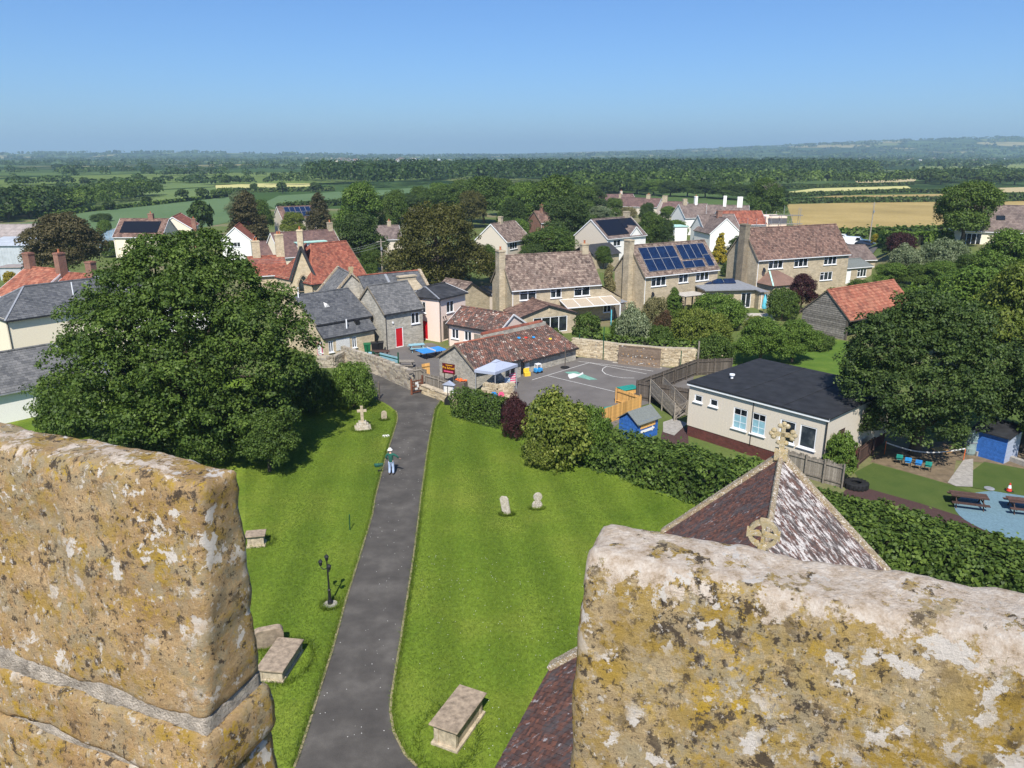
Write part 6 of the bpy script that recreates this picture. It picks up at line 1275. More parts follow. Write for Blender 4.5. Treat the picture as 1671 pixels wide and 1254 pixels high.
# its low grey-roofed extension
P2_, L2, an2 = frame_px((1153,474),(1233,472),2.6)
t = thing('flat_extension', 'low tan extension with grey flat roof and small solar panels', 'extension', P2_, an2)
fw_, fd = L2, 7.0; b = B(); ops = [(fw_*.72,fw_*.72+1.4,.05,2.1)]; panel(b, (0,0,0), (1,0,0), fw_, 2.55, ops); panel(b, (fw_,0,0), (0,1,0), fd, 2.55); panel(b, (0,fd,0), (0,-1,0), fd, 2.55); b.build('wall', 'stone_tan', t); window(t, (0,0,0), (1,0,0), *ops[0], lights=2, sill=False, name='french_door')
b = B(); b.box(-.4,fw_+.5,-.5,fd,2.55,2.72); b.build('flat_roof', 'lead', t)
for k in range(1,6): b = B(); b.box(-.38,fw_+.48,-.5+k*1.2,-.46+k*1.2,2.721,2.75); b.build('roof_seam', 'lead', t)
for k in range(3): b = B(); c_ = Vector((1.6+k*1.75,4.4,3.05)); b.obox(c_, X, Vector((0,.88,.47)), Vector((0,-.47,.88)), .82, .55, .025); b.build('solar_panel', 'solar', t)
q = into(t, g(1262,481,2.5)); b = B(); b.box(fw_+.01,q.x,-1.2,4.5,0,2.4); b.build('side_room', 'stone_tan', t); b = B(); b.box(fw_-.1,q.x+.4,-1.6,4.9,2.42,2.53); b.build('side_roof', 'lead', t)
for k in range(3): window(t, (fw_,-1.2,0), (1,0,0), .35+k*1.05, 1.25+k*1.05, .15, 2.1, lights=1, rev=.02, sill=False, name='french_door')
t = thing('pergola', 'weathered timber pergola at the foot of the solar house', 'pergola', g(1117,512), .5)
for x in (0,3.2):
    for y in (0,2.2): b = B(); b.box(x-.07,x+.07,y-.07,y+.07,0,2.2); b.build('post', 'wood_dark', t)
for k in range(6): b = B(); b.box(-.4,3.6,-.2+k*.5,-.06+k*.5,2.2,2.3); b.build('beam', 'wood_grey', t)
b = B(); b.box(-.3,3.5,-.3,2.5,2.31,2.34); b.build('sheet_roof', 'paving', t)
# third stone house on the rise
zb = 1.2; P, L, an = frame_px((1237,422),(1386,412),4.9+zb); P.z = zb; t = thing('stone_house', 'long tan stone house with rust-brown roof and dark ivy chimney', 'house', P, an)
block(t, L, 6.6, 4.9, 8.75, 'stone_tan', 'roof_rust', tw=.33, ch=.3, over=.25, tint_seed=23, thick=.03, z0=-1.6, wins=[(s, a, z+1.6, w, h, l, k) for s,a,z,w,h,l,k in wfr(L, [(.117,.27),(.39,.54),(.72,.865)], 3.25, 1.25, 3, trans=.4)+wfr(L, [(.695,.835)], .95, 1.25, 3, trans=.4)])
chimney(t, -.42, 2.8, -1.6, 9.5, .85, 1.3, 'stone_tan_dark', 0)
b = B(); b.lathe([(.02,0),(.28,.06),(.36,.12)], (0,0,0), 12); o = b.build('satellite_dish', 'black_paint', t); o.location = (1.0,-.25,3.2); o.rotation_euler = (1.2,0,.3)
b = B(); b.box(.4,5.4,-3.2,-.01,-1.6,1.5); b.build('conservatory_wall', 'stone_tan', t); b = B(); b.add([(.1,-3.5,1.45),(5.7,-3.5,1.45),(5.7,0.0,1.45),(.1,0.0,1.45),(2.2,-.02,3.0),(3.8,-.02,3.0)], [(0,1,5,4),(1,2,5),(3,0,4)]); b.build('conservatory_roof', 'roof_rust', t); b = B(); b.bar((.12,-3.45,1.5),(2.2,-.1,3.03),.2,.06); b.build('valley', 'pale_green_paint', t)
q = into(t, g(1384,446,3.6)); 
block_at(t, (L+.05, .4, 0), 0, 5.6, 5.0, 2.5, 3.3, 'stone_tan', 'felt_grey', tw=.6, ch=.6, over=.15, thick=.004, z0=-1.6, pipe=False, wins=[('F', .35, 1.65, .95, 2.1, 1, dict(door='white_paint', sill=False, name='door')), ('F', 2.6, 2.5, 1.9, 1.25, 3, dict(trans=.4))])
gp = P+Matrix.Rotation(an,3,'Z') @ Vector((L+3.4, 5.6, 0)); gp.z = 1.2; t = thing('garage', 'brown-roofed gabled garage right of the long stone house', 'garage', gp, an-.25); block(t, 7.0, 7.0, 2.9, 4.7, 'stone_tan', 'roof_grey', tw=.33, ch=.3, tint_seed=25, z0=-1.2)
# weatherboarded barn
P, L, an = frame_px((1385,519),(1490,499),2.6); t = thing('timber_barn', 'grey weatherboarded open barn with orange clay tile roof', 'barn', P, an); D = 6.0; rh = 5.3; 
block(t, L, D, 2.6, rh, 'wood_dark', 'roof_clay', tw=.4, ch=.42, over=.35, verge=.2, gutter=None, sides='K', bargem='wood_dark', tint_seed=26, thick=.05)
k = 0; z = 0.0
while z < rh-.15:
    h_ = .24; y0 = 0 if z < 2.6 else (z-2.6)/(rh-2.6)*D/2; zz = min(z+h_, rh-.05); y0b = 0 if zz < 2.6 else (zz-2.6)/(rh-2.6)*D/2
    b = B(); e = .055; V = [(-.02-e,y0,z),(-.02-e,D-y0,z),(-.02,D-y0b,zz+.03),(-.02,y0b,zz+.03),(.03,y0,z),(.03,D-y0,z),(.03,D-y0b,zz+.03),(.03,y0b,zz+.03)]
    b.add(V, [(1,0,3,2),(4,5,6,7),(0,1,5,4),(2,3,7,6),(0,4,7,3),(5,1,2,6)]); b.build('weatherboard', 'weatherboard', t); z += h_; k += 1
for i in range(5):
    x = L*i/4; b = B(); b.box(x-.1,x+.1,-.02,.18,0,2.55); b.build('post', 'wood_dark', t)
    if i < 4: 
        for sx in (0.12, L/4-.12): b = B(); b.tube([(x+sx,.08,1.7),(x+sx+(.35 if sx < 1 else -.35),.08,2.3),(x+sx+(.85 if sx < 1 else -.85),.08,2.5)], .07, 6); b.build('curved_brace', 'wood_grey', t)
# white and cream houses beyond
P, L, an = frame_px((991,389),(1054,382.5),4.9); t = thing('rendered_house', 'cream house with black solar roof and small dormer gable', 'house', P, an)
block(t, L, 8.6, 4.9, 8.1, 'render_white', 'roof_grey', tw=.4, ch=.4, tint_seed=31, wins=wfr(L, [(.16,.34)], 3.2, 1.2, 2)+wfr(L, [(.62,.82)], 3.2, 1.6, 3), gable_wall='render_beige')
solar(t, (0,0), L, 8.6, 4.9, 8.1, [(.6,L*.6,.5,4.9),(L*.6+.05,L-.4,2.2,4.9)], mat='solar_black', frame=None)
block_at(t, (L*.86, -.05, 0), math.pi/2, 2.6, L*.28, 5.2, 6.6, 'render_white', 'roof_grey', tw=.4, ch=.4, gutter=None, sides='L', tint_seed=32); chimney(t, L*.9, 4.3, 7.0, 9.2, 1.2, .8, 'stone_tan', 0)
q = into(t, g(985,408,2.6)); b = B(); b.box(-7.0,-.3,-3.4,2.5,0,2.5); b.build('garage_wall', 'stone_tan', t); b = B(); b.add([(-7.3,-3.8,2.4),(0,-3.8,2.4),(0,-.6,4.2),(-7.3,-.6,4.2),(0,2.8,2.4),(-7.3,2.8,2.4)], [(0,1,2,3),(3,2,4,5)]); b.build('garage_roof', 'slate_dark', t)
t, L = house_r('brown_house', 'house with brown tile roof between the yew and the stone house', (801,366), (831,362), 7.6, 4.6, 7, 'render_beige', 'roof_brown', ext=2, tw=.4, ch=.4, tint_seed=33, wins=[('F', 1.2, 2.9, 2.6, 1.3, 3)]); chimney(t, 3.3, 3.5, 6.8, 8.8, .7, .7, 'stone_tan', 0)
t, L = house_r('bungalow', 'cream bungalow with plum roof furthest back on the rise', (968.4,318), (1032.5,317), 5.4, 2.8, 8, 'render_pink', 'roof_plum', tw=.5, ch=.5, tint_seed=34, wins=[('L', 3.2, .9, 1.6, 1.2, 2)]); chimney(t, L*.7, 4, 4.8, 6.6, .8, .8, 'render_beige')
t, L = house_r('bungalow', 'long plum-roofed bungalow right of the furthest cream bungalow', (1011,322.5), (1079,324.5), 5.4, 2.8, 8, 'render_beige', 'roof_plum', tw=.5, ch=.5, tint_seed=35, gable_wall='render_pink'); chimney(t, L*.02, 4, 4.8, 6.6, .8, .8, 'stone_tan'); chimney(t, L*.7, 4, 4.8, 6.7, 1.4, .8, 'stone_tan', 2)
t, L = house_r('bungalow', 'plum-roofed bungalow with stone stacks left of the white cottages', (1083,329), (1122,330), 5.6, 2.8, 8, 'render_beige', 'roof_plum', tw=.5, ch=.5, tint_seed=36); chimney(t, .4, 4, 3, 7.4, 1.6, .9, 'stone_tan', 0)
t, L = house_r('cottage', 'white cottage with grey roof at the left of the white row', (1108,334), (1153,333), 7.6, 4.6, 7, 'render_white', 'roof_grey', tw=.45, ch=.45, tint_seed=37, wins=wfr(7, [(.4,.7)], 3.0, 1.1, 2)); chimney(t, L*.6, 3.5, 6.9, 9.6, .7, .7, 'render_white', 1); chimney(t, L*.2, 3.5, 6.9, 9.0, 1.1, .7, 'stone_tan', 0)
t, L = house_r('cottage', 'grey-roofed cottage with tall white stacks in the white row', (1154,335), (1222,336), 7.4, 4.4, 7, 'render_white', 'roof_grey', tw=.45, ch=.45, tint_seed=38); chimney(t, L*.42, 3.5, 6.8, 9.8, .8, .8, 'render_white', 0); chimney(t, L*.78, 3.4, 5.5, 9.6, 1.3, 1.0, 'render_white', 0)
t, L = house_r('cottage', 'white cottage with big front gable beside the golden conifer', (1140,351), (1197,350), 7.2, 4.2, 7, 'render_white', 'roof_grey', tw=.4, ch=.4, tint_seed=39, wins=wfr(9, [(.66,.86)], 2.8, 1.2, 2))
block_at(t, (6.2, -4.5, 0), math.pi/2, 4.5+3.4, 7.0, 4.0, 7.0, 'render_white', 'roof_grey', tw=.4, ch=.4, gutter=None, sides='LFK', tint_seed=40); chimney(t, 2.9, -.6, 6.5, 8.4, 1.1, .8, 'brick_red', 0)
q = into(t, g(1104,394)); b = B(); b.box(q.x-.6,q.x+2.6,q.y,q.y+4.5,0,3.4); b.build('outhouse', 'render_white', t); b = B(); b.box(q.x-.8,q.x+2.8,q.y-.2,q.y+4.7,3.4,3.55); b.build('outhouse_roof', 'pale_green_paint', t)
t, L = house_r('scaffolded_house', 'white house with new red roof and scaffolding at its end', (1170,345), (1242,344.5), 7.0, 4.3, 7.5, 'render_white', 'roof_red', tw=.4, ch=.4, tint_seed=41, wins=wfr(12, [(.3,.45),(.6,.75)], 2.7, 1.1, 2)); 
b = B(); b.box(L+.02,L+5.2,.4,7,0,5.9); b.build('end_wing', 'render_pink', t)
sc_ = thing('scaffolding', 'tube scaffolding with plank lifts round the unfinished house end', 'scaffolding', t.location, t.rotation_euler.z)
for x in (L+.6,L+3,L+5.6,L+7.6):
    for y in (-.3,-1.3,7.6): b = B(); b.tube([(x,y,0),(x,y,6.6 if x < L+7 else 8.0)], .05, 5); b.build('standard', 'lead', sc_)
for z in (2.0,4.2,6.2):
    for y in (-.36,-1.36): b = B(); b.tube([(L+.2,y,z+.02),(L+8.2,y,z+.02)], .045, 5); b.build('ledger', 'lead', sc_)
    b = B(); b.box(L+.3,L+8.4,-1.4,-.28,z+.07,z+.14); b.build('plank_lift', 'wood_grey', sc_)
for k in range(5): b = B(); b.tube([(L*.15+k*L*.2,-.8,0),(L*.15+k*L*.2,-.8,5.6)], .05, 5); b.build('standard', 'lead', sc_)
b = B(); b.box(0,L,-1.2,-.45,3.6,3.68); b.build('plank_lift', 'wood_grey', sc_)
# right edge house on the rise
zb = 5.2; P, L, an = frame_px((1554,374),(1662,383),2.7+zb); P.z = zb; t = thing('chalet_house', 'cream house with broad grey roof and rooflight at the right edge', 'house', P, max(an,-.45)); L = 17
block(t, L, 8.4, 2.7, 6.6, 'render_cream', 'roof_grey', tw=.4, ch=.36, tint_seed=42, z0=-.5, wins=[('F', 1.6, .6, 2.9, 2.0, 4, dict(sill=False, name='french_door')), ('F', 8.5, 1.4, 2, 1.2, 3)]); b = B(); b.obox((7.0,2.0,2.7+3.9*2.0/4.2+.12), X, Vector((0,.733,.68)), Vector((0,-.68,.733)), .65, .5, .05); b.build('rooflight', 'glass_dark', t)
# ---- left side of the village
P = g(44,434,7.0); t, L = house_r('red_roof_house', 'house with orange-red tile roof and brick chimneys at left', (44,436), (105,441), 7.0, 4.4, 9, 'render_cream', 'roof_clay', tw=.4, ch=.36, tint_seed=51); chimney(t, .6, 4.5, 6.3, 8.8, 1.1, .8, 'brick_red', 0); chimney(t, L-.2, 4.3, 6.3, 9.1, .8, 1.0, 'brick_red', 1)
t, L = house_r('red_roof_wing', 'lower red-tiled wing next to the orange-red roof', (112,446), (155,449), 6.6, 4.2, 8.5, 'render_cream', 'roof_red', tw=.3, ch=.33, wavy=True, tint_seed=52); chimney(t, L-.4, 4.2, 6.0, 8.2, .9, .8, 'brick_red', 0)
t, L = house('cream_house', 'tall cream rendered house with hipped slate roof at left', (8,521), (112,506), 5.4, 7.6, 7.6, 'render_cream', 'slate', L=13.5, tw=.34, ch=.27, hip=(3.4,3.4), tint_seed=53, gutter='gutter_dark', wins=[('F', 1.2, .9, 1.5, .75, 2), ('F', 7.6, .9, 1.2, .9, 2)], over=.3); b = B(); b.tube([(7.0,1.9,6.2),(7.0,1.9,7.8)], .06, 7); b.build('vent_pipe', 'pvc', t); b = B(); b.box(8.6,8.9,2.6,2.9,6.6,7.6); b.build('stub_pipe', 'lead', t)
t, L = house('white_house', 'low white house with lichened slate roof at the left edge', (-40,646), (66,625), 2.7, 6.6, 4.9, 'render_white', 'slate_grey', L=9.6, tw=.34, ch=.27, hip=(0,3.0), tint_seed=54, gutter='lead', wins=[('F', 4.9, .9, 2.7, 1.25, 3)], over=.3)
t = thing('timber_brace', 'grey timber frame leaning against the white house', 'timber frame', g(20,680), .3)
for a, c in (((0,0,0),(0,.1,2.4)),((1.1,0,0),(1.1,.1,2.4)),((-1.0,.12,1.2),(1.6,.12,1.2)),((.2,-.1,2.4),(3.3,-.6,.0))): b = B(); b.bar(a, c, .1, .1); b.build('timber', 'wood_grey', t)
t, L = house_r('back_roof', 'dark grey roof between the cream house and the white house', (52,574), (112,556), 3.6, 2.4, 5.5, 'render_white', 'slate_dark', cat='outbuilding', tw=.5, ch=.5, tint_seed=55, ext=1.5)
t = thing('white_cottage', 'white cottage glimpsed through the big left tree', 'house', g(200,575), .25); block(t, 9, 6, 4.6, 6.8, 'render_white', 'slate', tw=.35, ch=.3, tint_seed=56, wins=[('F', 1, 1.0, 1.2, 1.2, 2), ('F', 4, 1.0, 1.2, 1.2, 2), ('F', 1, 3.1, 1.2, 1.1, 2), ('F', 5, 3.1, 1.2, 1.1, 2)])
t, L = house_r('solar_farmhouse', 'cream farmhouse with black solar sheet on its red roof', (197,357.5), (275,357.5), 7.5, 4.4, 8, 'render_cream', 'roof_rust', tw=.5, ch=.45, tint_seed=57); solar(t, (0,0), L, 8, 4.4, 7.5, [(1.0,L-1.2,.9,4.2)], mat='solar_black', frame=None); chimney(t, L*.64, 4, 6.9, 8.6, 1.0, .7, 'brick_red')
t, L = house_r('gable_farmhouse', 'cream gabled farmhouse with red roof and brick stack', (281,354.5), (295,348), 7.0, 4.6, 7, 'render_cream', 'roof_red', tw=.5, ch=.45, tint_seed=58, ext=0); chimney(t, L*.1, -.6, 0, 6.5, .9, .9, 'brick_red', 1)
t, L = house_r('white_gable_house', 'white gabled house with red roof beside the dark conifer', (382.5,371), (404,353), 6.4, 4.0, 5.4, 'render_white', 'roof_red', tw=.4, ch=.4, tint_seed=59, wins=[('L', 1.6, 2.5, 1.9, .95, 3)])
t = thing('arched_barn', 'blue-grey arched corrugated barn behind the big tree', 'barn', g(163,412), .12)
b = B(); V = []; n = 14; R_ = 3.6
for y in (0, 11):
    for i in range(n+1): a = math.pi*i/n; V.append((R_-R_*math.cos(a), y, 1.4+R_*.95*math.sin(a)))
F = [(i,i+1,n+2+i,n+1+i) for i in range(n)]; b.add(V, F); b.build('arched_roof', 'corrugated', t); b = B(); b.add([(0,.1,0),(2*R_,.1,0)]+[(v[0],.1,v[2]) for v in V[:n+1]][::-1], [tuple(range(n+3))]); b.build('end_wall', 'corrugated_blue', t)
for k in range(8): b = B(); x = .5+k*.9; b.box(x,x+.06,.02,.09,0,1.4+R_*.95*math.sin(math.acos(max(-1,min(1,(R_-x)/R_))))-.1); b.build('rib', 'corrugated', t)
t, L = house_r('slate_shed', 'long grey slate-roofed shed between the arched barn and the farmhouse', (196,376.5), (224,376.5), 4.8, 2.6, 8, 'corrugated_blue', 'asbestos', cat='shed', tw=.9, ch=.9, tint_seed=60, ext=1)
t, L = house_r('hip_shed', 'grey hipped shed roof in front of the cream farmhouse', (240,378), (266,377), 4.4, 2.4, 8, 'stone_tan', 'slate', cat='shed', tw=.5, ch=.4, tint_seed=61, hip=(2,2), ext=2)
t, L = house_r('cattle_barn', 'long brown-grey roofed barn at the far left edge', (-30,367), (85,366.5), 6, 3.6, 9, 'corrugated', 'asbestos', cat='barn', tw=1.0, ch=1.2, tint_seed=62)
t = thing('metal_sheds', 'pale corrugated metal shed at the left edge', 'shed', g(-20,437), .04); b = B(); b.box(0,7.6,0,14,0,4.0); b.build('wall', 'corrugated', t); b = B(); b.add([(-.3,-.3,4.0),(7.9,-.3,4.0),(7.9,7,5.0),(-.3,7,5.0),(7.9,14.3,4.0),(-.3,14.3,4.0)], [(0,1,2,3),(3,2,4,5)]); b.build('roof', 'corrugated', t)
for k in range(14): b = B(); b.box(.2+k*.55,.26+k*.55,-.03,-.005,0,3.95); b.build('rib', 'corrugated', t)
t = thing('flat_shed', 'small flat-roofed grey shed by the yellow shrub', 'shed', g(2,458), .1); b = B(); b.box(0,3.4,0,3,0,2.1); b.build('wall', 'corrugated', t); b = B(); b.box(-.2,3.6,-.2,3.2,2.1,2.25); b.build('roof', 'asbestos', t)
# chapel and the house behind
t, L = house_r('chapel', 'cream stone chapel with steep red tile roof and arched window', (474,402.5), (564,394), 8.5, 4.2, 9.0, 'stone_cream', 'roof_red', 'chapel', tw=.3, ch=.26, tint_seed=71, gutter='gutter_dark', over=.3, hip=(3.2,0), hipm='roof_red')
ga, gc = g(476,458,4.3), g(515,457,4.3); la, lc = into(t, ga), into(t, gc); gd = lc-la; wd = gd.length; ga_ = math.atan2(gd.y, gd.x); WT = Matrix.Translation((la.x,la.y,0)) @ Matrix.Rotation(ga_, 4, 'Z')
block_at(t, (lc.x, lc.y, 0), ga_+math.pi/2, 6.5, wd, 4.3, 8.3, 'stone_cream', 'roof_red', tw=.3, ch=.26, over=.2, verge=.25, gutter=None, sides='LFK', tint_seed=72, bargem='slate_dark')
x0 = 0; dp = 0; before = set(t.children)
c_ = Vector((x0+wd/2, -dp-.03, 0)); pr = [(-.75,1.3),(.75,1.3),(.75,3.9)]+[(.75-.75*i/5*.999, 3.9+1.1*math.sin(i/5*1.57)) for i in range(1,6)]+[(-.75*i/5, 5.0-1.1*(1-math.cos(i/5*1.57))) for i in range(1,5)]+[(-.75,3.9)]
m_ = len(pr); b = B(); b.add([(c_.x+x,c_.y,z) for x,z in pr], [tuple(range(m_))]); w_ = b.build('arched_window', 'pane', t); b = B()
for i in range(m_): b.bar((c_.x+pr[i][0],c_.y-.03,pr[i][1]),(c_.x+pr[(i+1)%m_][0],c_.y-.03,pr[(i+1)%m_][1]),.16,.2)
b.bar((c_.x,c_.y-.02,1.3),(c_.x,c_.y-.02,4.2),.08,.08); b.bar((c_.x-.7,c_.y-.02,2.8),(c_.x+.7,c_.y-.02,2.8),.06,.06); b.bar((c_.x,c_.y-.02,4.1),(c_.x+.45,c_.y-.02,4.7),.06,.06); b.bar((c_.x,c_.y-.02,4.1),(c_.x-.45,c_.y-.02,4.7),.06,.06); b.build('tracery', 'coping_stone', w_)
for dx, dz in ((0,.22),(-.2,0),(.2,0),(0,-.24)): b = B(); b.lathe([(.17,-.02),(.17,.02)], (0,0,0), 10); o = b.build('trefoil', 'pane', t); o.location = (c_.x+dx, c_.y-.0, 6.5+dz); o.rotation_euler = (math.pi/2,0,0)
for s in (-1,1): b = B(); b.bar((c_.x+s*(wd/2+.25),-dp-.3,4.25),(c_.x,-dp-.3,8.75),.06,.3); b.build('bargeboard', 'slate_dark', t)
chimney(t, c_.x-.1, .8, 7.6, 10.8, .75, .75, 'stone_cream', 1)
for c in t.children:
    if c not in before: c.matrix_local = WT @ c.matrix_local
t, L = house_r('dormer_house', 'cream house with plum roof and long dormer behind the chapel', (442,381), (543,375), 7.6, 4.2, 8.6, 'render_cream', 'roof_plum', tw=.4, ch=.36, tint_seed=73); b = B(); b.box(L*.3,L*.75,1.2,3.4,4.8,6.0); b.build('dormer', 'render_white', t); b = B(); b.box(L*.28,L*.77,.9,3.6,6.0,6.15); b.build('dormer_roof', 'pale_green_paint', t)
for k in range(4): window(t, (L*.31,1.2,4.95), (1,0,0), .1+k*1.1, 1.1+k*1.1, .1, .95, lights=1, rev=.02, sill=False)
chimney(t, L-.5, 4.3, 6.9, 8.9, .8, .7, 'stone_tan'); 
t, L = house_r('plum_wing', 'small plum-roofed wing left of the dormer house', (421,395), (452,394), 6.0, 3.4, 7, 'render_cream', 'roof_plum', tw=.4, ch=.36, tint_seed=74)
t, L = house_r('red_cottage', 'low red-roofed cottage with tall cream stacks left of the chapel', (404,420), (462,417), 5.6, 3.4, 7, 'stone_cream', 'roof_red', tw=.34, ch=.3, tint_seed=75); chimney(t, L*.25, 3.5, 5, 8.0, 1.1, .7, 'stone_cream', 2); chimney(t, L*.92, 3.5, 5, 8.8, 1.2, .7, 'stone_cream', 2)
t, L = house_r('far_solar_house', 'distant red-roofed house with blue solar panels among the trees', (452,338), (508,336), 7, 4.2, 8, 'render_beige', 'roof_rust', tw=.6, ch=.5, tint_seed=76); solar(t, (0,0), L, 8, 4.2, 7, [(1.5+i*1.4,2.8+i*1.4,.6+j*2,2.5+j*2) for i in range(5) for j in range(2)])
t, L = house_r('grey_bungalow', 'grey-roofed bungalow glimpsed behind the village trees', (655,340), (688,339), 5.6, 3, 8, 'render_beige', 'roof_grey', tw=.6, ch=.5, tint_seed=77)
t, L = house_r('grey_bungalow', 'grey-roofed bungalow left of the round yew', (612,369), (650,368), 5.4, 3, 8, 'render_beige', 'roof_grey', tw=.5, ch=.5, tint_seed=78); chimney(t, L*.6, 4, 4.6, 6.4, .8, .7, 'stone_tan')
t, L = house_r('stone_garage', 'stone garage with brown tile roof behind the pink block', (728,455), (769,462), 4.6, 2.6, 6.4, 'stone_tan', 'roof_brown', cat='garage', tw=.33, ch=.3, tint_seed=79, gutter=None)
t, L = house_r('hidden_house', 'red-brown roof peeping out of the trees above the stone house', (872,345), (900,344), 7, 4.6, 7, 'brick_red', 'roof_rust', tw=.5, ch=.5, tint_seed=80); chimney(t, 2, 3.5, 6.5, 8.5, .8, .8, 'brick_red')
t = thing('glasshouse_lean_to', 'narrow grey lean-to with a glass roof beside the stone house', 'lean-to', g(1003,522), .38); b = B(); b.box(0,1.6,0,4.5,0,2.0); b.build('wall', 'wood_grey', t); b = B(); b.add([(-.1,-.1,2.0),(1.7,-.1,2.2),(1.7,4.6,2.2),(-.1,4.6,2.0),(-.1,-.1,2.06),(1.7,-.1,2.26),(1.7,4.6,2.26),(-.1,4.6,2.06)], [(3,2,1,0),(4,5,6,7),(0,1,5,4),(1,2,6,5),(2,3,7,6),(3,0,4,7)]); b.build('glass_roof', 'lead', t)
P = g(1518,487); t = thing('garden_hut', 'small dark-roofed white hut among the shrubs at right', 'hut', P, .2); b = B(); b.box(-1,1,0,2,0,1.7); b.build('wall', 'render_white', t); b = B(); b.add([(-1.2,-.2,1.65),(1.2,-.2,1.65),(.6,1,2.9),(-.6,1,2.9),(1.2,2.2,1.65),(-1.2,2.2,1.65)], [(0,1,2,3),(3,2,4,5),(1,4,2),(5,0,3)]); b.build('roof', 'asbestos', t)
P = g(1246,512); t = thing('parasol', 'folded turquoise parasol on the terrace', 'parasol', P); b = B(); b.tube([(0,0,0),(0,0,2.6)], .03, 6); b.build('pole', 'wood_grey', t); b = B(); b.lathe([(.3,.7),(.33,1.0),(.26,1.8),(.06,2.55)], (0,0,0), 9); b.build('canopy', 'sky_blue_paint', t)
t = thing('washing_line', 'dark blue washing on a line by the terrace', 'washing', g(1256,512), .25)
for k in range(5): b = B(); b.box(k*.42,k*.42+.36,-.02,.02,1.0,1.75); b.build('garment', ['blue_panel','jeans','sky_blue_paint','car_dark','blue_panel'][k], t)
b = B(); b.tube([(-.1,.0,1.78),(2.3,0,1.78)], .012, 5); b.build('line', 'line_white', t)
for x in (-.12,2.3): b = B(); b.tube([(x,0,0),(x,0,1.85)], .04, 6); b.build('post', 'lead', t)
# ------------------------------------------------------------------ lanes, cars, poles
b = B()
def draped(name, px, mat, dz=.06):
    p = [gt(*q) for q in px]; c = sum(p, Vector())/len(p); b = B(); n = 8; V = [c]; F = []; m = len(p)
    for k in range(1, n+1): V += [c.lerp(q, k/n) for q in p]
    for i in range(m): F.append((0, 1+i, 1+(i+1)%m))
    for k in range(n-1):
        for i in range(m): a = 1+k*m; F.append((a+i, a+m+i, a+m+(i+1)%m, a+(i+1)%m))
    V = [(v.x, v.y, zt(v.x, v.y)+dz+.03) for v in map(Vector, V)]
    b.add(V, F); o = b.build(name, mat)
    if o.data.polygons[0].normal.z < 0: o.data.flip_normals()
    o['kind'] = 'structure'; return o
draped('lane', [(1372,397),(1400,394),(1432,405),(1425,415),(1390,414)], 'tarmac', .12)
sheet('driveway', gpts([(780,500),(775,470),(830,462),(850,480),(815,520)]), .05, 'gravel')
sheet('gravel_path', gpts([(1000,470),(1040,455),(1045,480),(1030,510),(1000,512)]), .05, 'gravel')
sheet('house_lawn', gpts([(935,560),(985,535),(1060,540),(1200,560),(1300,545),(1400,560),(1440,600),(1400,640),(1200,600),(1010,565)]), .03, 'garden_grass')
sheet('terrace', gpts([(1215,512),(1260,512),(1265,525),(1215,525)]), .06, 'paving')
def car(name, label, P, rz, body, L=4.3, Wd=1.75, Hh=1.45, van=False):
    t = thing(name, label, 'van' if van else 'car', P, rz); h = Hh
    pr = [(-L/2,.35),(-L/2,.75),(-L/2+.1,h-.15),(-L/2+.5,h),(L*.2,h),(L*.36,h*.66),(L/2-.1,h*.55),(L/2,.6),(L/2,.35)] if van else [(-L/2,.35),(-L/2,.8),(-L/2+.25,.95),(-L*.3,h-.03),(-L*.1,h),(L*.1,h-.03),(L*.26,.98),(L/2-.25,.85),(L/2,.65),(L/2,.35)]
    n = len(pr); b = B(); V = []
    for y, k in ((-Wd/2,1),(Wd/2,1)):
        V += [(x, y*(1 if z < 1.0 else .86), z) for x, z in pr]
    b.add(V, [tuple(range(n)), tuple(range(2*n-1,n-1,-1))]+[((i+1)%n,i,n+i,n+(i+1)%n) for i in range(n)]); b.build('body', body, t, bevel=.05)
    zs = (h*.62, h-.12) if van else (.97, h-.1); x0, x1 = (L*.05, L*.3) if van else (-L*.27, L*.2)
    for s in (-1,1): b = B(); y = s*(Wd/2*.9+.035); b.add([(x0,y,zs[0]),(x1,y,zs[0]),(x1-.3,y*.96,zs[1]),(x0+.25,y*.96,zs[1])], [(0,1,2,3)]); b.build('side_window', 'glass_dark', t)
    fx_ = (L*.36+.02, L*.2+.04) if van else (L*.26+.03, L*.1+.06); b = B(); z0, z1 = (h*.68, h-.08) if van else (1.0, h-.08); b.add([(fx_[0],-Wd*.4,z0),(fx_[0],Wd*.4,z0),(fx_[1],Wd*.37,z1),(fx_[1],-Wd*.37,z1)], [(0,1,2,3)]); o = b.build('windscreen', 'glass_dark', t); o.location = (.03,0,.02)
    for x in (-L*.31,L*.31):
        for s in (-1,1):
            b = B(); b.tube([(x,s*(Wd/2-.2),.32),(x,s*(Wd/2+.02),.32)], .32, 14); w = b.build('wheel', 'rubber', t); b = B(); b.tube([(x,s*(Wd/2+.02),.32),(x,s*(Wd/2+.035),.32)], .19, 10); b.build('hub_cap', 'lead', w)
    for s in (-1,1): b = B(); b.box(L/2-.06,L/2+.02,s*Wd*.36-.16,s*Wd*.36+.16,.62,.74); b.build('headlight', 'line_white', t)
    b = B(); b.box(L/2-.02,L/2+.03,-.26,.26,.42,.52); b.build('number_plate', 'line_white', t)
Q = lambda x, y: gt(x, y)+Vector((0,0,.14))
car('parked_van', 'white van parked at the lane end', Q(1393,402), -.55, 'car_white', 5.0, 1.95, 2.0, True)
car('parked_car', 'dark blue car parked in front of the white van', Q(1413,405), -.5, 'car_dark')
car('parked_car', 'white car parked behind the white van', Q(1375,393), -.6, 'car_white')
P = g(800,482); P.z = .05; car('parked_car', 'black car on the gravel drive beside the tan stone house', P, -.75, 'car_dark', 4.2, 1.7, 1.4)
POLES = {}
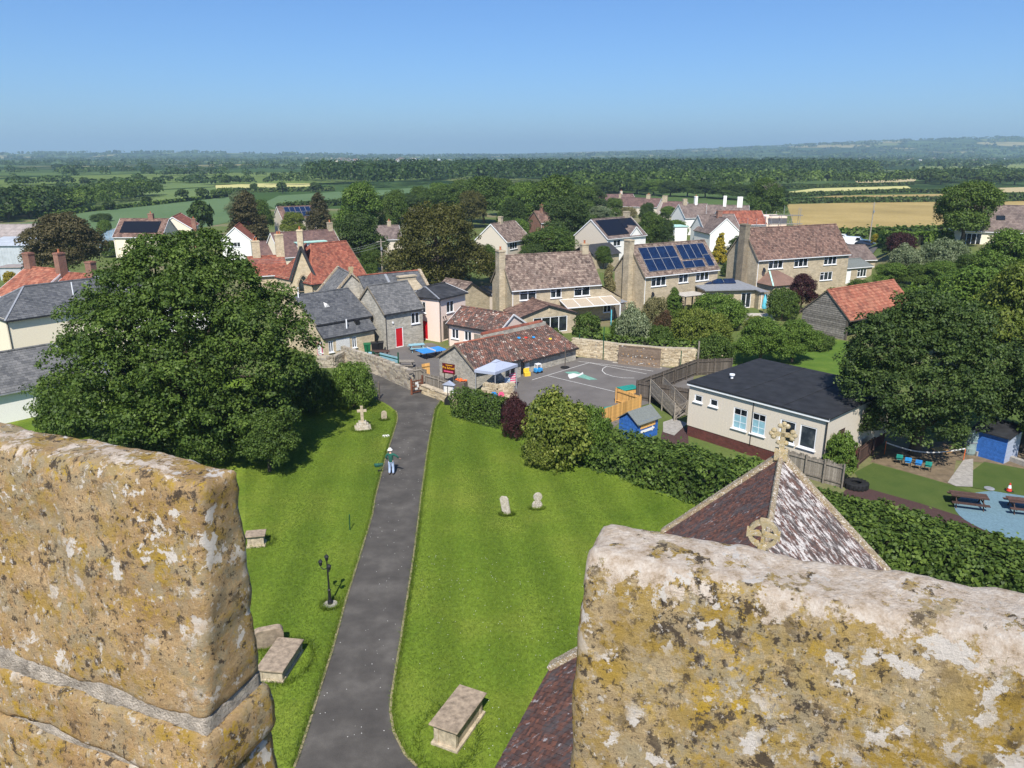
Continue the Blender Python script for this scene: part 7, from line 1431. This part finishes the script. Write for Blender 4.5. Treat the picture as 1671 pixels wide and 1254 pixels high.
for k, (px, yb, yt, lab) in enumerate(((625,462,390,'telegraph pole behind the slate school halls'),(62,452,398,'telegraph pole beside the brick chimney at left'),(1418,398,330,'tall telegraph pole by the parked cars'),(222,415,376,'leaning telegraph pole near the arched barn'),(231,412,365,'taller telegraph pole near the arched barn'))):
    P = gt(px, yb); h = zat(px, yt, P)-P.z; t = thing('telegraph_pole', lab, 'telegraph pole', P, .3, 'telegraph poles'); b = B(); b.tube([(0,0,0),(0,0,h)], [.15,.1], 8); b.build('pole', 'pole_wood', t); b = B(); b.box(-.7,.7,-.05,.05,h-.5,h-.4); b.build('crossarm', 'pole_wood', t); b = B(); b.box(-.15,.15,-.3,-.1,h*.75,h*.75+.5); b.build('junction_box', 'lead', t); POLES[k] = P+Vector((0,0,h-.4))
def wire(label, a, c, sag=.8):
    b = B(); n = 14; pts = [a.lerp(c, i/n)-Z*(sag*4*(i/n)*(1-i/n)) for i in range(n+1)]; b.tube(pts, .016, 4); tag(b.build('wire', 'lead'), label, 'wire')
for k, dz in enumerate((0,-.35,-.8)): wire(['top','middle','bottom'][k]+' overhead wire from the pole behind the school to the red-roofed cottage', POLES[0]+Z*dz, g(405,424,5.8)+Z*dz*.6)
for k, dz in enumerate((0,-.5)): wire(['upper','lower'][k]+' overhead wire from the left chimney pole to the barn poles', POLES[1]+Z*dz, POLES[3]+Z*dz)
# ------------------------------------------------------------------ trees, shrubs and hedges
# big left tree: its own crown
def own_tree(name, label, leaf, P, lobes, nclump, per, lf, cr, trunk, seed, group=None, **kw):
    t = thing(name, label, 'tree', P); V, F, ti = crown(seed, lobes, nclump, per, lf, cr, **kw); npmesh('crown', V, F, ti, leaf, t)
    h, r = trunk; b = B(); rr = random.Random(seed); b.tube([(0,0,-.1),(.1,0,h*.35),(-.1,.1,h*.7),(0,0,h)], [r*1.35,r,r*.85,r*.5], 10)
    for lx, ly, lz, a1, a2, a3 in lobes[1:]:
        z1 = h*(.35+.5*rr.random()); b.tube([(0,0,z1), (lx*.5,ly*.5,(z1+lz)*.5+.3), (lx,ly,lz)], [r*.4,r*.27,r*.1], 6)
    b.build('trunk', 'bark', t); return t
P = g(305,742); dd = depth(P)
def lob(px, py, r, dy=0.0, P=P, sq=.85):   # a lobe whose middle shows at this pixel, dy metres behind the trunk
    y = P.y+dy; rr_ = ray(px, py); t_ = y/rr_[1]; return (rr_[0]*t_-P.x, dy, H+rr_[2]*t_, r, r, r*sq)
LB = [lob(290,560,4.6), lob(290,440,2.9,0), lob(220,470,2.6,.5), lob(365,470,2.6,.3), lob(440,505,2.2,1), lob(470,560,1.9,.5), lob(160,520,2.2,0), lob(135,590,2.2,-.5), lob(110,640,2.1,-1), lob(200,610,2.8,-2.5), lob(300,620,2.9,-3.2), lob(400,600,2.8,-2), lob(460,610,1.8,-.5), lob(160,670,2.0,-2.5), lob(250,690,2.3,-3.4), lob(350,690,2.5,-3.4), lob(430,670,2.3,-1.5), lob(300,500,3.0,-2), lob(390,540,2.6,-2), lob(215,540,2.6,-2), lob(330,415,2.0,1), lob(250,420,1.8,1), lob(300,600,4.0,4), lob(420,740,1.5,-1.2), lob(445,690,1.4,-.2)]
LB = [(x,y,z-.25*(z > 9),a*.9,b_*.9,c*.9) for x,y,z,a,b_,c in LB if z > 1.0]
own_tree('sycamore', 'huge spreading dark green tree filling the left of the churchyard', 'leaf_green', P, LB, 2300, 52, .135, .55, (7, .5), 41, fill=.2)
tree_px('churchyard_shrub', 'dark green shrub under the big tree above the left parapet', 'round_b', 'leaf_green', 440, 770, 110, 668, cat='shrub')
P = g(1492,742); 
def lob2(px, py, r, dy=0.0, sq=.85): return lob(px, py, r, dy, P, sq)
LB = [lob2(1505,600,4.0), lob2(1440,560,2.0,-.5), lob2(1500,530,2.2,0), lob2(1560,540,2.0,.3), lob2(1425,630,1.9,-1), lob2(1480,640,2.3,-2), lob2(1550,630,2.3,-1.5), lob2(1590,600,1.8,0), lob2(1450,690,1.5,-1), lob2(1520,690,1.9,-1.4), lob2(1580,670,1.6,-.5), lob2(1410,590,1.3,0)]
own_tree('maple', 'large dense dark green tree shading the end of the classroom', 'leaf_dark', P, LB, 1300, 52, .125, .45, (5, .35), 42, fill=.2)
for k, (nm, lab, kind, lf, px, yb, w, yt, cat) in enumerate([
 ('dark_tree','very dark tree at the right edge behind the nursery shed','round_a','leaf_dark',1668,738,190,545,'tree'),
 ('garden_tree','mid green tree above the dark one at the right edge','round_b','leaf_lime',1650,640,170,425,'tree'),
 ('garden_tree','broad olive green tree right of the orange-roofed barn','round_c','leaf_fresh',1585,585,170,432,'tree'),
 ('garden_tree','sunlit yellow-green tree behind the orange-roofed barn','round_a','leaf_fresh',1560,520,120,440,'tree'),
 ('garden_shrub','pale green shrub right of the barn ridge','dome','leaf_fresh',1480,510,60,470,'shrub'),
 ('garden_tree','tree at the right edge below the grey chalet roof','round_b','leaf_fresh',1640,480,110,372,'tree'),
 ('whitebeam','silvery shrub with pale leaves left of its twin below the wheat','dome_b','leaf_silver',1475,448,58,396,'shrub'),
 ('whitebeam','silvery shrub with pale leaves right of its twin below the wheat','dome','leaf_silver',1535,446,82,388,'shrub'),
 ('copper_shrub','purple-leaved shrub beside the lane end','dome','leaf_purple',1468,414,50,378,'shrub'),
 ('golden_shrub','golden yellow shrub at the foot of the telegraph pole','ball','leaf_yellow',1432,401,26,380,'shrub'),
 ('conical_yew','dark conical yew beside the purple shrub','cone','leaf_dark',1448,414,22,382,'shrub'),
 ('field_oak','large green tree standing before the grey chalet roof','round_a','leaf_green',1568,400,112,293,'tree'),
 ('field_oak','bushy green tree beside the big one by the chalet','round_c','leaf_green',1605,380,70,305,'tree'),
 ('copper_tree','purple-leaved tree below the long stone house','round_a','leaf_purple',1306,512,52,446,'tree'),
 ('green_shrub','bright green shrub under the long stone house','ball','leaf_fresh',1345,478,36,464,'shrub'),
 ('golden_conifer','golden conical conifer beside the white gabled cottage','cone','leaf_yellow',1173,432,26,379,'conifer'),
 ('clipped_holly','dark clipped holly right of the golden conifer','ball','leaf_dark',1203,430,42,384,'shrub'),
 ('ash_tree','thin-crowned green tree behind the scaffolded house','round_b','leaf_green',1248,366,66,289,'tree'),
 ('round_tree','clipped round tree on a short stem above the playground wall','ball','leaf_green',957,563,54,508,'tree'),
 ('olive_shrub','large silver-green shrub above the climbing panel','dome_b','leaf_silver',1032,578,68,492,'shrub'),
 ('dark_shrub','dark green shrub below the silver one on the wall top','dome','leaf_green',1075,583,54,530,'shrub'),
 ('variegated_shrub','cream-variegated shrub below the solar house','dome','leaf_pale',1068,535,50,483,'shrub'),
 ('rusty_shrub','rust-tinted shrub between the silver and the yellow-green ones','dome_b','leaf_rust',1082,558,44,505,'shrub'),
 ('laurel','upright bright green laurel below the solar house','tall_a','leaf_fresh',1097,535,32,468,'shrub'),
 ('mound_shrub','broad rounded green shrub in front of the pergola','dome','leaf_fresh',1172,535,92,478,'shrub'),
 ('golden_tree','yellow-green garden tree tipped with gold above the dark fence','dome','leaf_lime',1130,568,92,502,'tree'),
 ('golden_bush','gold-flecked bush in the shade of the garden tree','dome_b','leaf_lime',1165,562,70,510,'shrub'),
 ('shade_bush','dark green bush under the gold-tipped tree','dome_b','leaf_green',1165,600,66,540,'shrub'),
 ('apple_tree','spreading apple tree left of its twin on the garden lawn','round_a','leaf_fresh',1240,598,92,518,'tree'),
 ('apple_tree','spreading apple tree right of its twin near the barn','round_b','leaf_fresh',1292,592,80,522,'tree'),
 ('garden_bush','green bush left of the timber barn gable','dome','leaf_green',1275,522,56,468,'shrub'),
 ('terrace_bush','rounded green bush by the terrace doors','dome_b','leaf_fresh',1195,520,50,488,'shrub'),
 ('pale_shrub','cream-flowered tall shrub between the two stone houses','tall_a','leaf_pale',992,500,26,430,'shrub'),
 ('garden_shrub','small green tree behind the tan stone house','round_c','leaf_green',985,440,34,400,'shrub'),
 ('classroom_bush','round bright green bush at the classroom corner','ball','leaf_fresh',1366,784,62,702,'shrub'),
 ('yew_tree','huge rounded olive-brown tree in the village centre','yew','leaf_olive',720,472,192,326,'tree'),
 ('copper_beech','big copper-tinged tree at the left behind the brick chimneys','round_b','leaf_brown',112,462,130,346,'tree'),
 ('cypress','tall brown-green conifer behind the big left tree','tall_a','leaf_brown',408,412,70,310,'conifer'),
 ('cypress','slim brownish conifer beside the distant solar house','tall_a','leaf_brown',524,392,48,313,'conifer'),
 ('lime_tree','tall bright green tree left of the village centre','round_c','leaf_fresh',590,400,92,294,'tree'),
 ('oak_tree','darker green tree right of the tall bright one','round_b','leaf_green',645,396,60,308,'tree'),
 ('holly_tree','dark holly behind the chapel roof','round_a','leaf_dark',590,445,92,345,'tree'),
 ('gold_shrub','yellow-green tree with gold sprays by the dormer house','round_c','leaf_lime',480,390,50,345,'tree'),
 ('field_ash','tall lone tree on a bare trunk by the farmhouses','far_a','leaf_dark',331,388,44,326,'tree'),
 ('green_tree','mid green tree between the cypress and the farmhouses','round_b','leaf_green',425,385,50,325,'tree'),
 ('ash_clump','grey-green tree behind the white gabled house','round_a','leaf_silver',395,365,50,312,'tree'),
 ('village_tree','green tree left of centre in the tree belt','round_a','leaf_green',735,360,70,300,'tree'),
 ('village_tree','tallest green tree at the centre of the tree belt','round_c','leaf_green',790,365,86,285,'tree'),
 ('village_tree','broad green tree right of centre in the tree belt','round_b','leaf_green',900,388,100,283,'tree'),
 ('village_tree','fresh green tree in front of the tree belt centre','round_a','leaf_fresh',850,372,74,296,'tree'),
 ('village_tree','dark tree in the gap above the tan house roof','round_c','leaf_dark',838,395,60,322,'tree'),
 ('village_tree','olive tree right above the yew','round_b','leaf_olive',770,372,60,310,'tree'),
 ('village_tree','dark tree right of the brown-roofed house','round_a','leaf_dark',925,405,80,318,'tree'),
 ('village_tree','bushy green tree above the tan house ridge','round_b','leaf_green',895,432,96,368,'tree'),
 ('village_tree','yellow-green tree beside the brown-roofed house','round_c','leaf_fresh',850,420,44,355,'tree'),
 ('village_tree','green tree left of the brown-roofed house, next to the yew','round_b','leaf_green',800,462,40,398,'tree'),
 ('village_tree','silver-green tree beside the furthest bungalow','round_a','leaf_silver',978,368,50,336,'tree'),
 ('village_tree','dark tree between the bungalows','round_b','leaf_dark',1055,368,32,330,'tree'),
 ('village_tree','pale yellow shrub in front of the bungalows','dome','leaf_pale',1025,355,32,337,'shrub'),
 ('village_tree','slim green tree in front of the plum bungalow','round_c','leaf_green',1000,362,40,322,'tree'),
 ('village_tree','green tree between the cream solar house and the cottages','round_a','leaf_green',1060,412,52,345,'tree'),
 ('village_tree','dark green tree left of the white gable','round_b','leaf_dark',1082,412,40,355,'tree'),
 ('village_tree','lime green shrub left of the white cottage outhouse','dome','leaf_fresh',1100,385,48,358,'shrub'),
 ('village_tree','round green tree before the white cottage','round_a','leaf_fresh',1090,364,34,336,'tree'),
 ('village_tree','dark small tree behind the tan house chimney','round_b','leaf_dark',988,430,30,402,'tree'),
 ('yellow_shrub','yellow flowering shrub by the flat shed at left','ball','leaf_yellow',18,466,24,442,'shrub'),
 ('green_bush','green bush left of the cream farmhouse','dome','leaf_fresh',172,385,24,358,'shrub'),
 ('green_bush','flat dark bush in the field above the farmhouse','dome','leaf_dark',166,362,36,348,'shrub'),
 ('barn_bush','grey-green bush in front of the arched barn','dome','leaf_green',182,420,34,392,'shrub'),
 ('lane_bush','bushy dark hedge tree below the white gabled house','dome_b','leaf_green',345,400,44,375,'shrub'),
 ('corner_bush','small yellow-green bush at the chapel corner','ball','leaf_lime',592,452,20,428,'shrub'),
 ('pole_bush','green tree beside the telegraph pole','round_a','leaf_green',606,462,40,400,'tree'),
 ('path_bush','bright green bush by the gate post left of the path','dome','leaf_fresh',578,664,84,588,'shrub'),
 ('shade_hedge_bush','dark bush in the big tree shade left of the path','dome_b','leaf_green',505,672,86,578,'shrub'),
 ('copper_bush','dark purple bush at the end of the clipped hedge','dome_b','leaf_purple',840,716,46,640,'shrub'),('tree_shrub','green shrub beside the white house under the big left tree','dome','leaf_green',120,706,110,628,'shrub'),('tree_shrub','low dark shrub right behind the left parapet under the big tree','dome_b','leaf_dark',250,740,170,662,'shrub'),('tree_shrub','leafy shrub between the big tree trunk and the dark hedge','dome','leaf_green',350,752,130,676,'shrub'),
 ('smoke_bush','big yellow-green spreading shrub at the lawn edge','dome_b','leaf_lime',912,752,142,630,'shrub'),('smoke_bush','green shrub between the yellow-green one and the long hedge','dome','leaf_fresh',958,752,96,660,'shrub'),('low_bush','low yellow-green bush on the lawn side of the big shrub','dome','leaf_lime',890,762,70,705,'shrub')]):
    tree_px(nm, lab, kind, lf, px, yb, w, yt, cat=cat, group='trees of the village' if nm == 'village_tree' else None)
r = random.Random(31); KN = ['round_a','round_b','round_c']
def row(name, lab, grp, items):
    for k, (px, yb, w, yt, lf) in enumerate(sorted(items)): tree_px(name, lab % ORD[k], KN[k%3], lf, px, yb, w, yt, grp)
row('belt_tree', '%s tree from the left in the dense belt behind the yew and brown-roofed house', 'trees of the central belt', [(690,352,56,303,'leaf_green'),(716,346,54,297,'leaf_fresh'),(752,350,60,292,'leaf_green'),(822,352,60,290,'leaf_green'),(868,356,62,294,'leaf_dark'),(945,362,66,300,'leaf_green'),(968,350,50,304,'leaf_dark'),(832,378,52,330,'leaf_green'),(876,384,56,334,'leaf_fresh'),(912,378,54,326,'leaf_dark'),(668,358,46,316,'leaf_dark'),(955,392,46,346,'leaf_green'),(938,416,40,378,'leaf_green'),(870,440,50,398,'leaf_dark')])
row('backdrop_tree', '%s tree from the left in the row behind the bungalows and white cottages', 'trees behind the bungalows', [(985,318,44,292,'leaf_green'),(1012,316,46,290,'leaf_dark'),(1040,317,44,294,'leaf_green'),(1066,319,46,292,'leaf_fresh'),(1094,321,44,295,'leaf_dark'),(1122,322,48,294,'leaf_green'),(1150,323,46,297,'leaf_dark'),(1180,325,50,296,'leaf_green'),(1208,327,46,300,'leaf_dark'),(1236,328,48,297,'leaf_green'),(1266,330,44,303,'leaf_dark')])
row('border_tree', '%s tree from the left in the gardens between the garage and the right edge', 'garden trees at the right', [(1452,472,60,428,'leaf_fresh'),(1492,470,56,430,'leaf_green'),(1530,476,64,424,'leaf_fresh'),(1575,468,62,414,'leaf_green'),(1620,462,70,400,'leaf_lime'),(1660,470,70,405,'leaf_green'),(1462,500,46,462,'leaf_dark'),(1530,510,70,460,'leaf_green')])
for k, (px, yb, w, yt, lf, lab) in enumerate([(1010,548,34,520,'leaf_green','small green shrub left of the silver shrub on the wall top'),(905,560,30,535,'leaf_green','small shrub at the barn end below the sunroom'),(1230,545,40,515,'leaf_lime','yellow-green shrub left of the apple trees'),(1330,570,60,540,'leaf_green','low green shrub at the foot of the timber barn gable'),(1100,505,30,478,'leaf_green','shrub at the left foot of the solar house'),(1040,470,26,440,'leaf_green','shrub beside the solar house chimney'),(810,452,26,425,'leaf_dark','dark shrub between the yew and the tan house chimney'),(1215,470,34,445,'leaf_green','green shrub between the solar house and the long stone house'),(1190,452,30,425,'leaf_dark','dark shrub behind the flat extension'),(1360,500,36,478,'leaf_fresh','bright shrub left of the barn ridge'),(1400,478,40,455,'leaf_green','green shrub below the annex door')]):
    tree_px('garden_shrub', lab, ['dome','dome_b'][k%2], lf, px, yb, w, yt, cat='shrub')
# bare branches of the ash behind the scaffold
P = gt(1243,366); t = thing('bare_tree', 'half-dead tree with pale bare branches behind the white cottages', 'tree', P); r = random.Random(5); b = B()
def branch(b, p, d, L, r0, n):
    q = p+d*L; b.tube([p, p.lerp(q,.5)+Vector((r.uniform(-.1,.1),r.uniform(-.1,.1),0))*L*.3, q], [r0, r0*.8, r0*.55], 6)
    if n: 
        for k in range(3): e = (d+Vector((r.uniform(-.7,.7),r.uniform(-.7,.7),r.uniform(-.1,.4)))).normalized(); branch(b, q, e, L*.68, r0*.55, n-1)
branch(b, Vector((0,0,0)), Vector((0,0,1)), 5.0, .3, 4); b.build('branches', 'dead_wood', t)
# hedges
hedge('clipped_hedge', 'neatly clipped dark hedge on the right of the path head', gpts([(748,676),(785,687),(822,696)]), 1.7, 2.15, 'leaf_green', 190, .11, seed=2, lump=.12)
hedge('long_hedge', 'long thick bramble hedge between the lawn and the classroom', gpts([(965,752),(1040,772),(1120,800),(1215,838)]), 3.0, 1.95, 'leaf_green', 150, .15, seed=3, lump=.45, hend=2.75)
hedge('front_hedge', 'broad green hedge in front of the nursery garden at lower right', gpts([(1290,858),(1420,892),(1540,928),(1700,985)]), 4.4, 1.9, 'leaf_green', 150, .15, seed=4, lump=.35)
hedge('garden_hedge', 'dark hedge running under the big left tree to the school wall', gpts([(330,690),(430,665),(530,640)]), 2.0, 1.9, 'leaf_green', 60, .2, seed=5, lump=.35)
hedge('lane_hedge', 'clipped bright green hedge behind the parked cars', [gt(1440,397),gt(1470,399),gt(1500,400),gt(1552,396)], 2, 2.0, 'leaf_fresh', 22, .35, seed=6, lump=.2)
hedge('boundary_hedge', 'long green hedge right of the barn', [g(1438,520),g(1500,500),g(1570,490)], 2.2, 3.0, 'leaf_fresh', 40, .3, seed=7, lump=.3)
hedge('wall_hedge', 'ivy and shrubs spilling over the playground wall', gpts([(940,576),(1000,583),(1090,591),(1180,597)]), .9, 2.3, 'leaf_green', 45, .2, seed=8, lump=.3)
# haze over the plain
b = B(); b.box(-17900,17900,-300,17900,-2,260); hz_o = b.build('haze', None or 'lead'); hz_o['kind'] = 'stuff'; tag(hz_o, 'thin pale summer haze over the plain', 'haze')
m = bpy.data.materials.new('haze_air'); m.use_nodes = True; nt = m.node_tree; nt.nodes.remove(nt.nodes['Principled BSDF']); pv = nt.nodes.new('ShaderNodeVolumePrincipled'); pv.inputs['Color'].default_value = (.60,.81,1,1); pv.inputs['Density'].default_value = 1.9e-4; pv.inputs['Anisotropy'].default_value = .2
nt.links.new(pv.outputs[0], nt.nodes['Material Output'].inputs['Volume']); hz_o.data.materials.clear(); hz_o.data.materials.append(m)
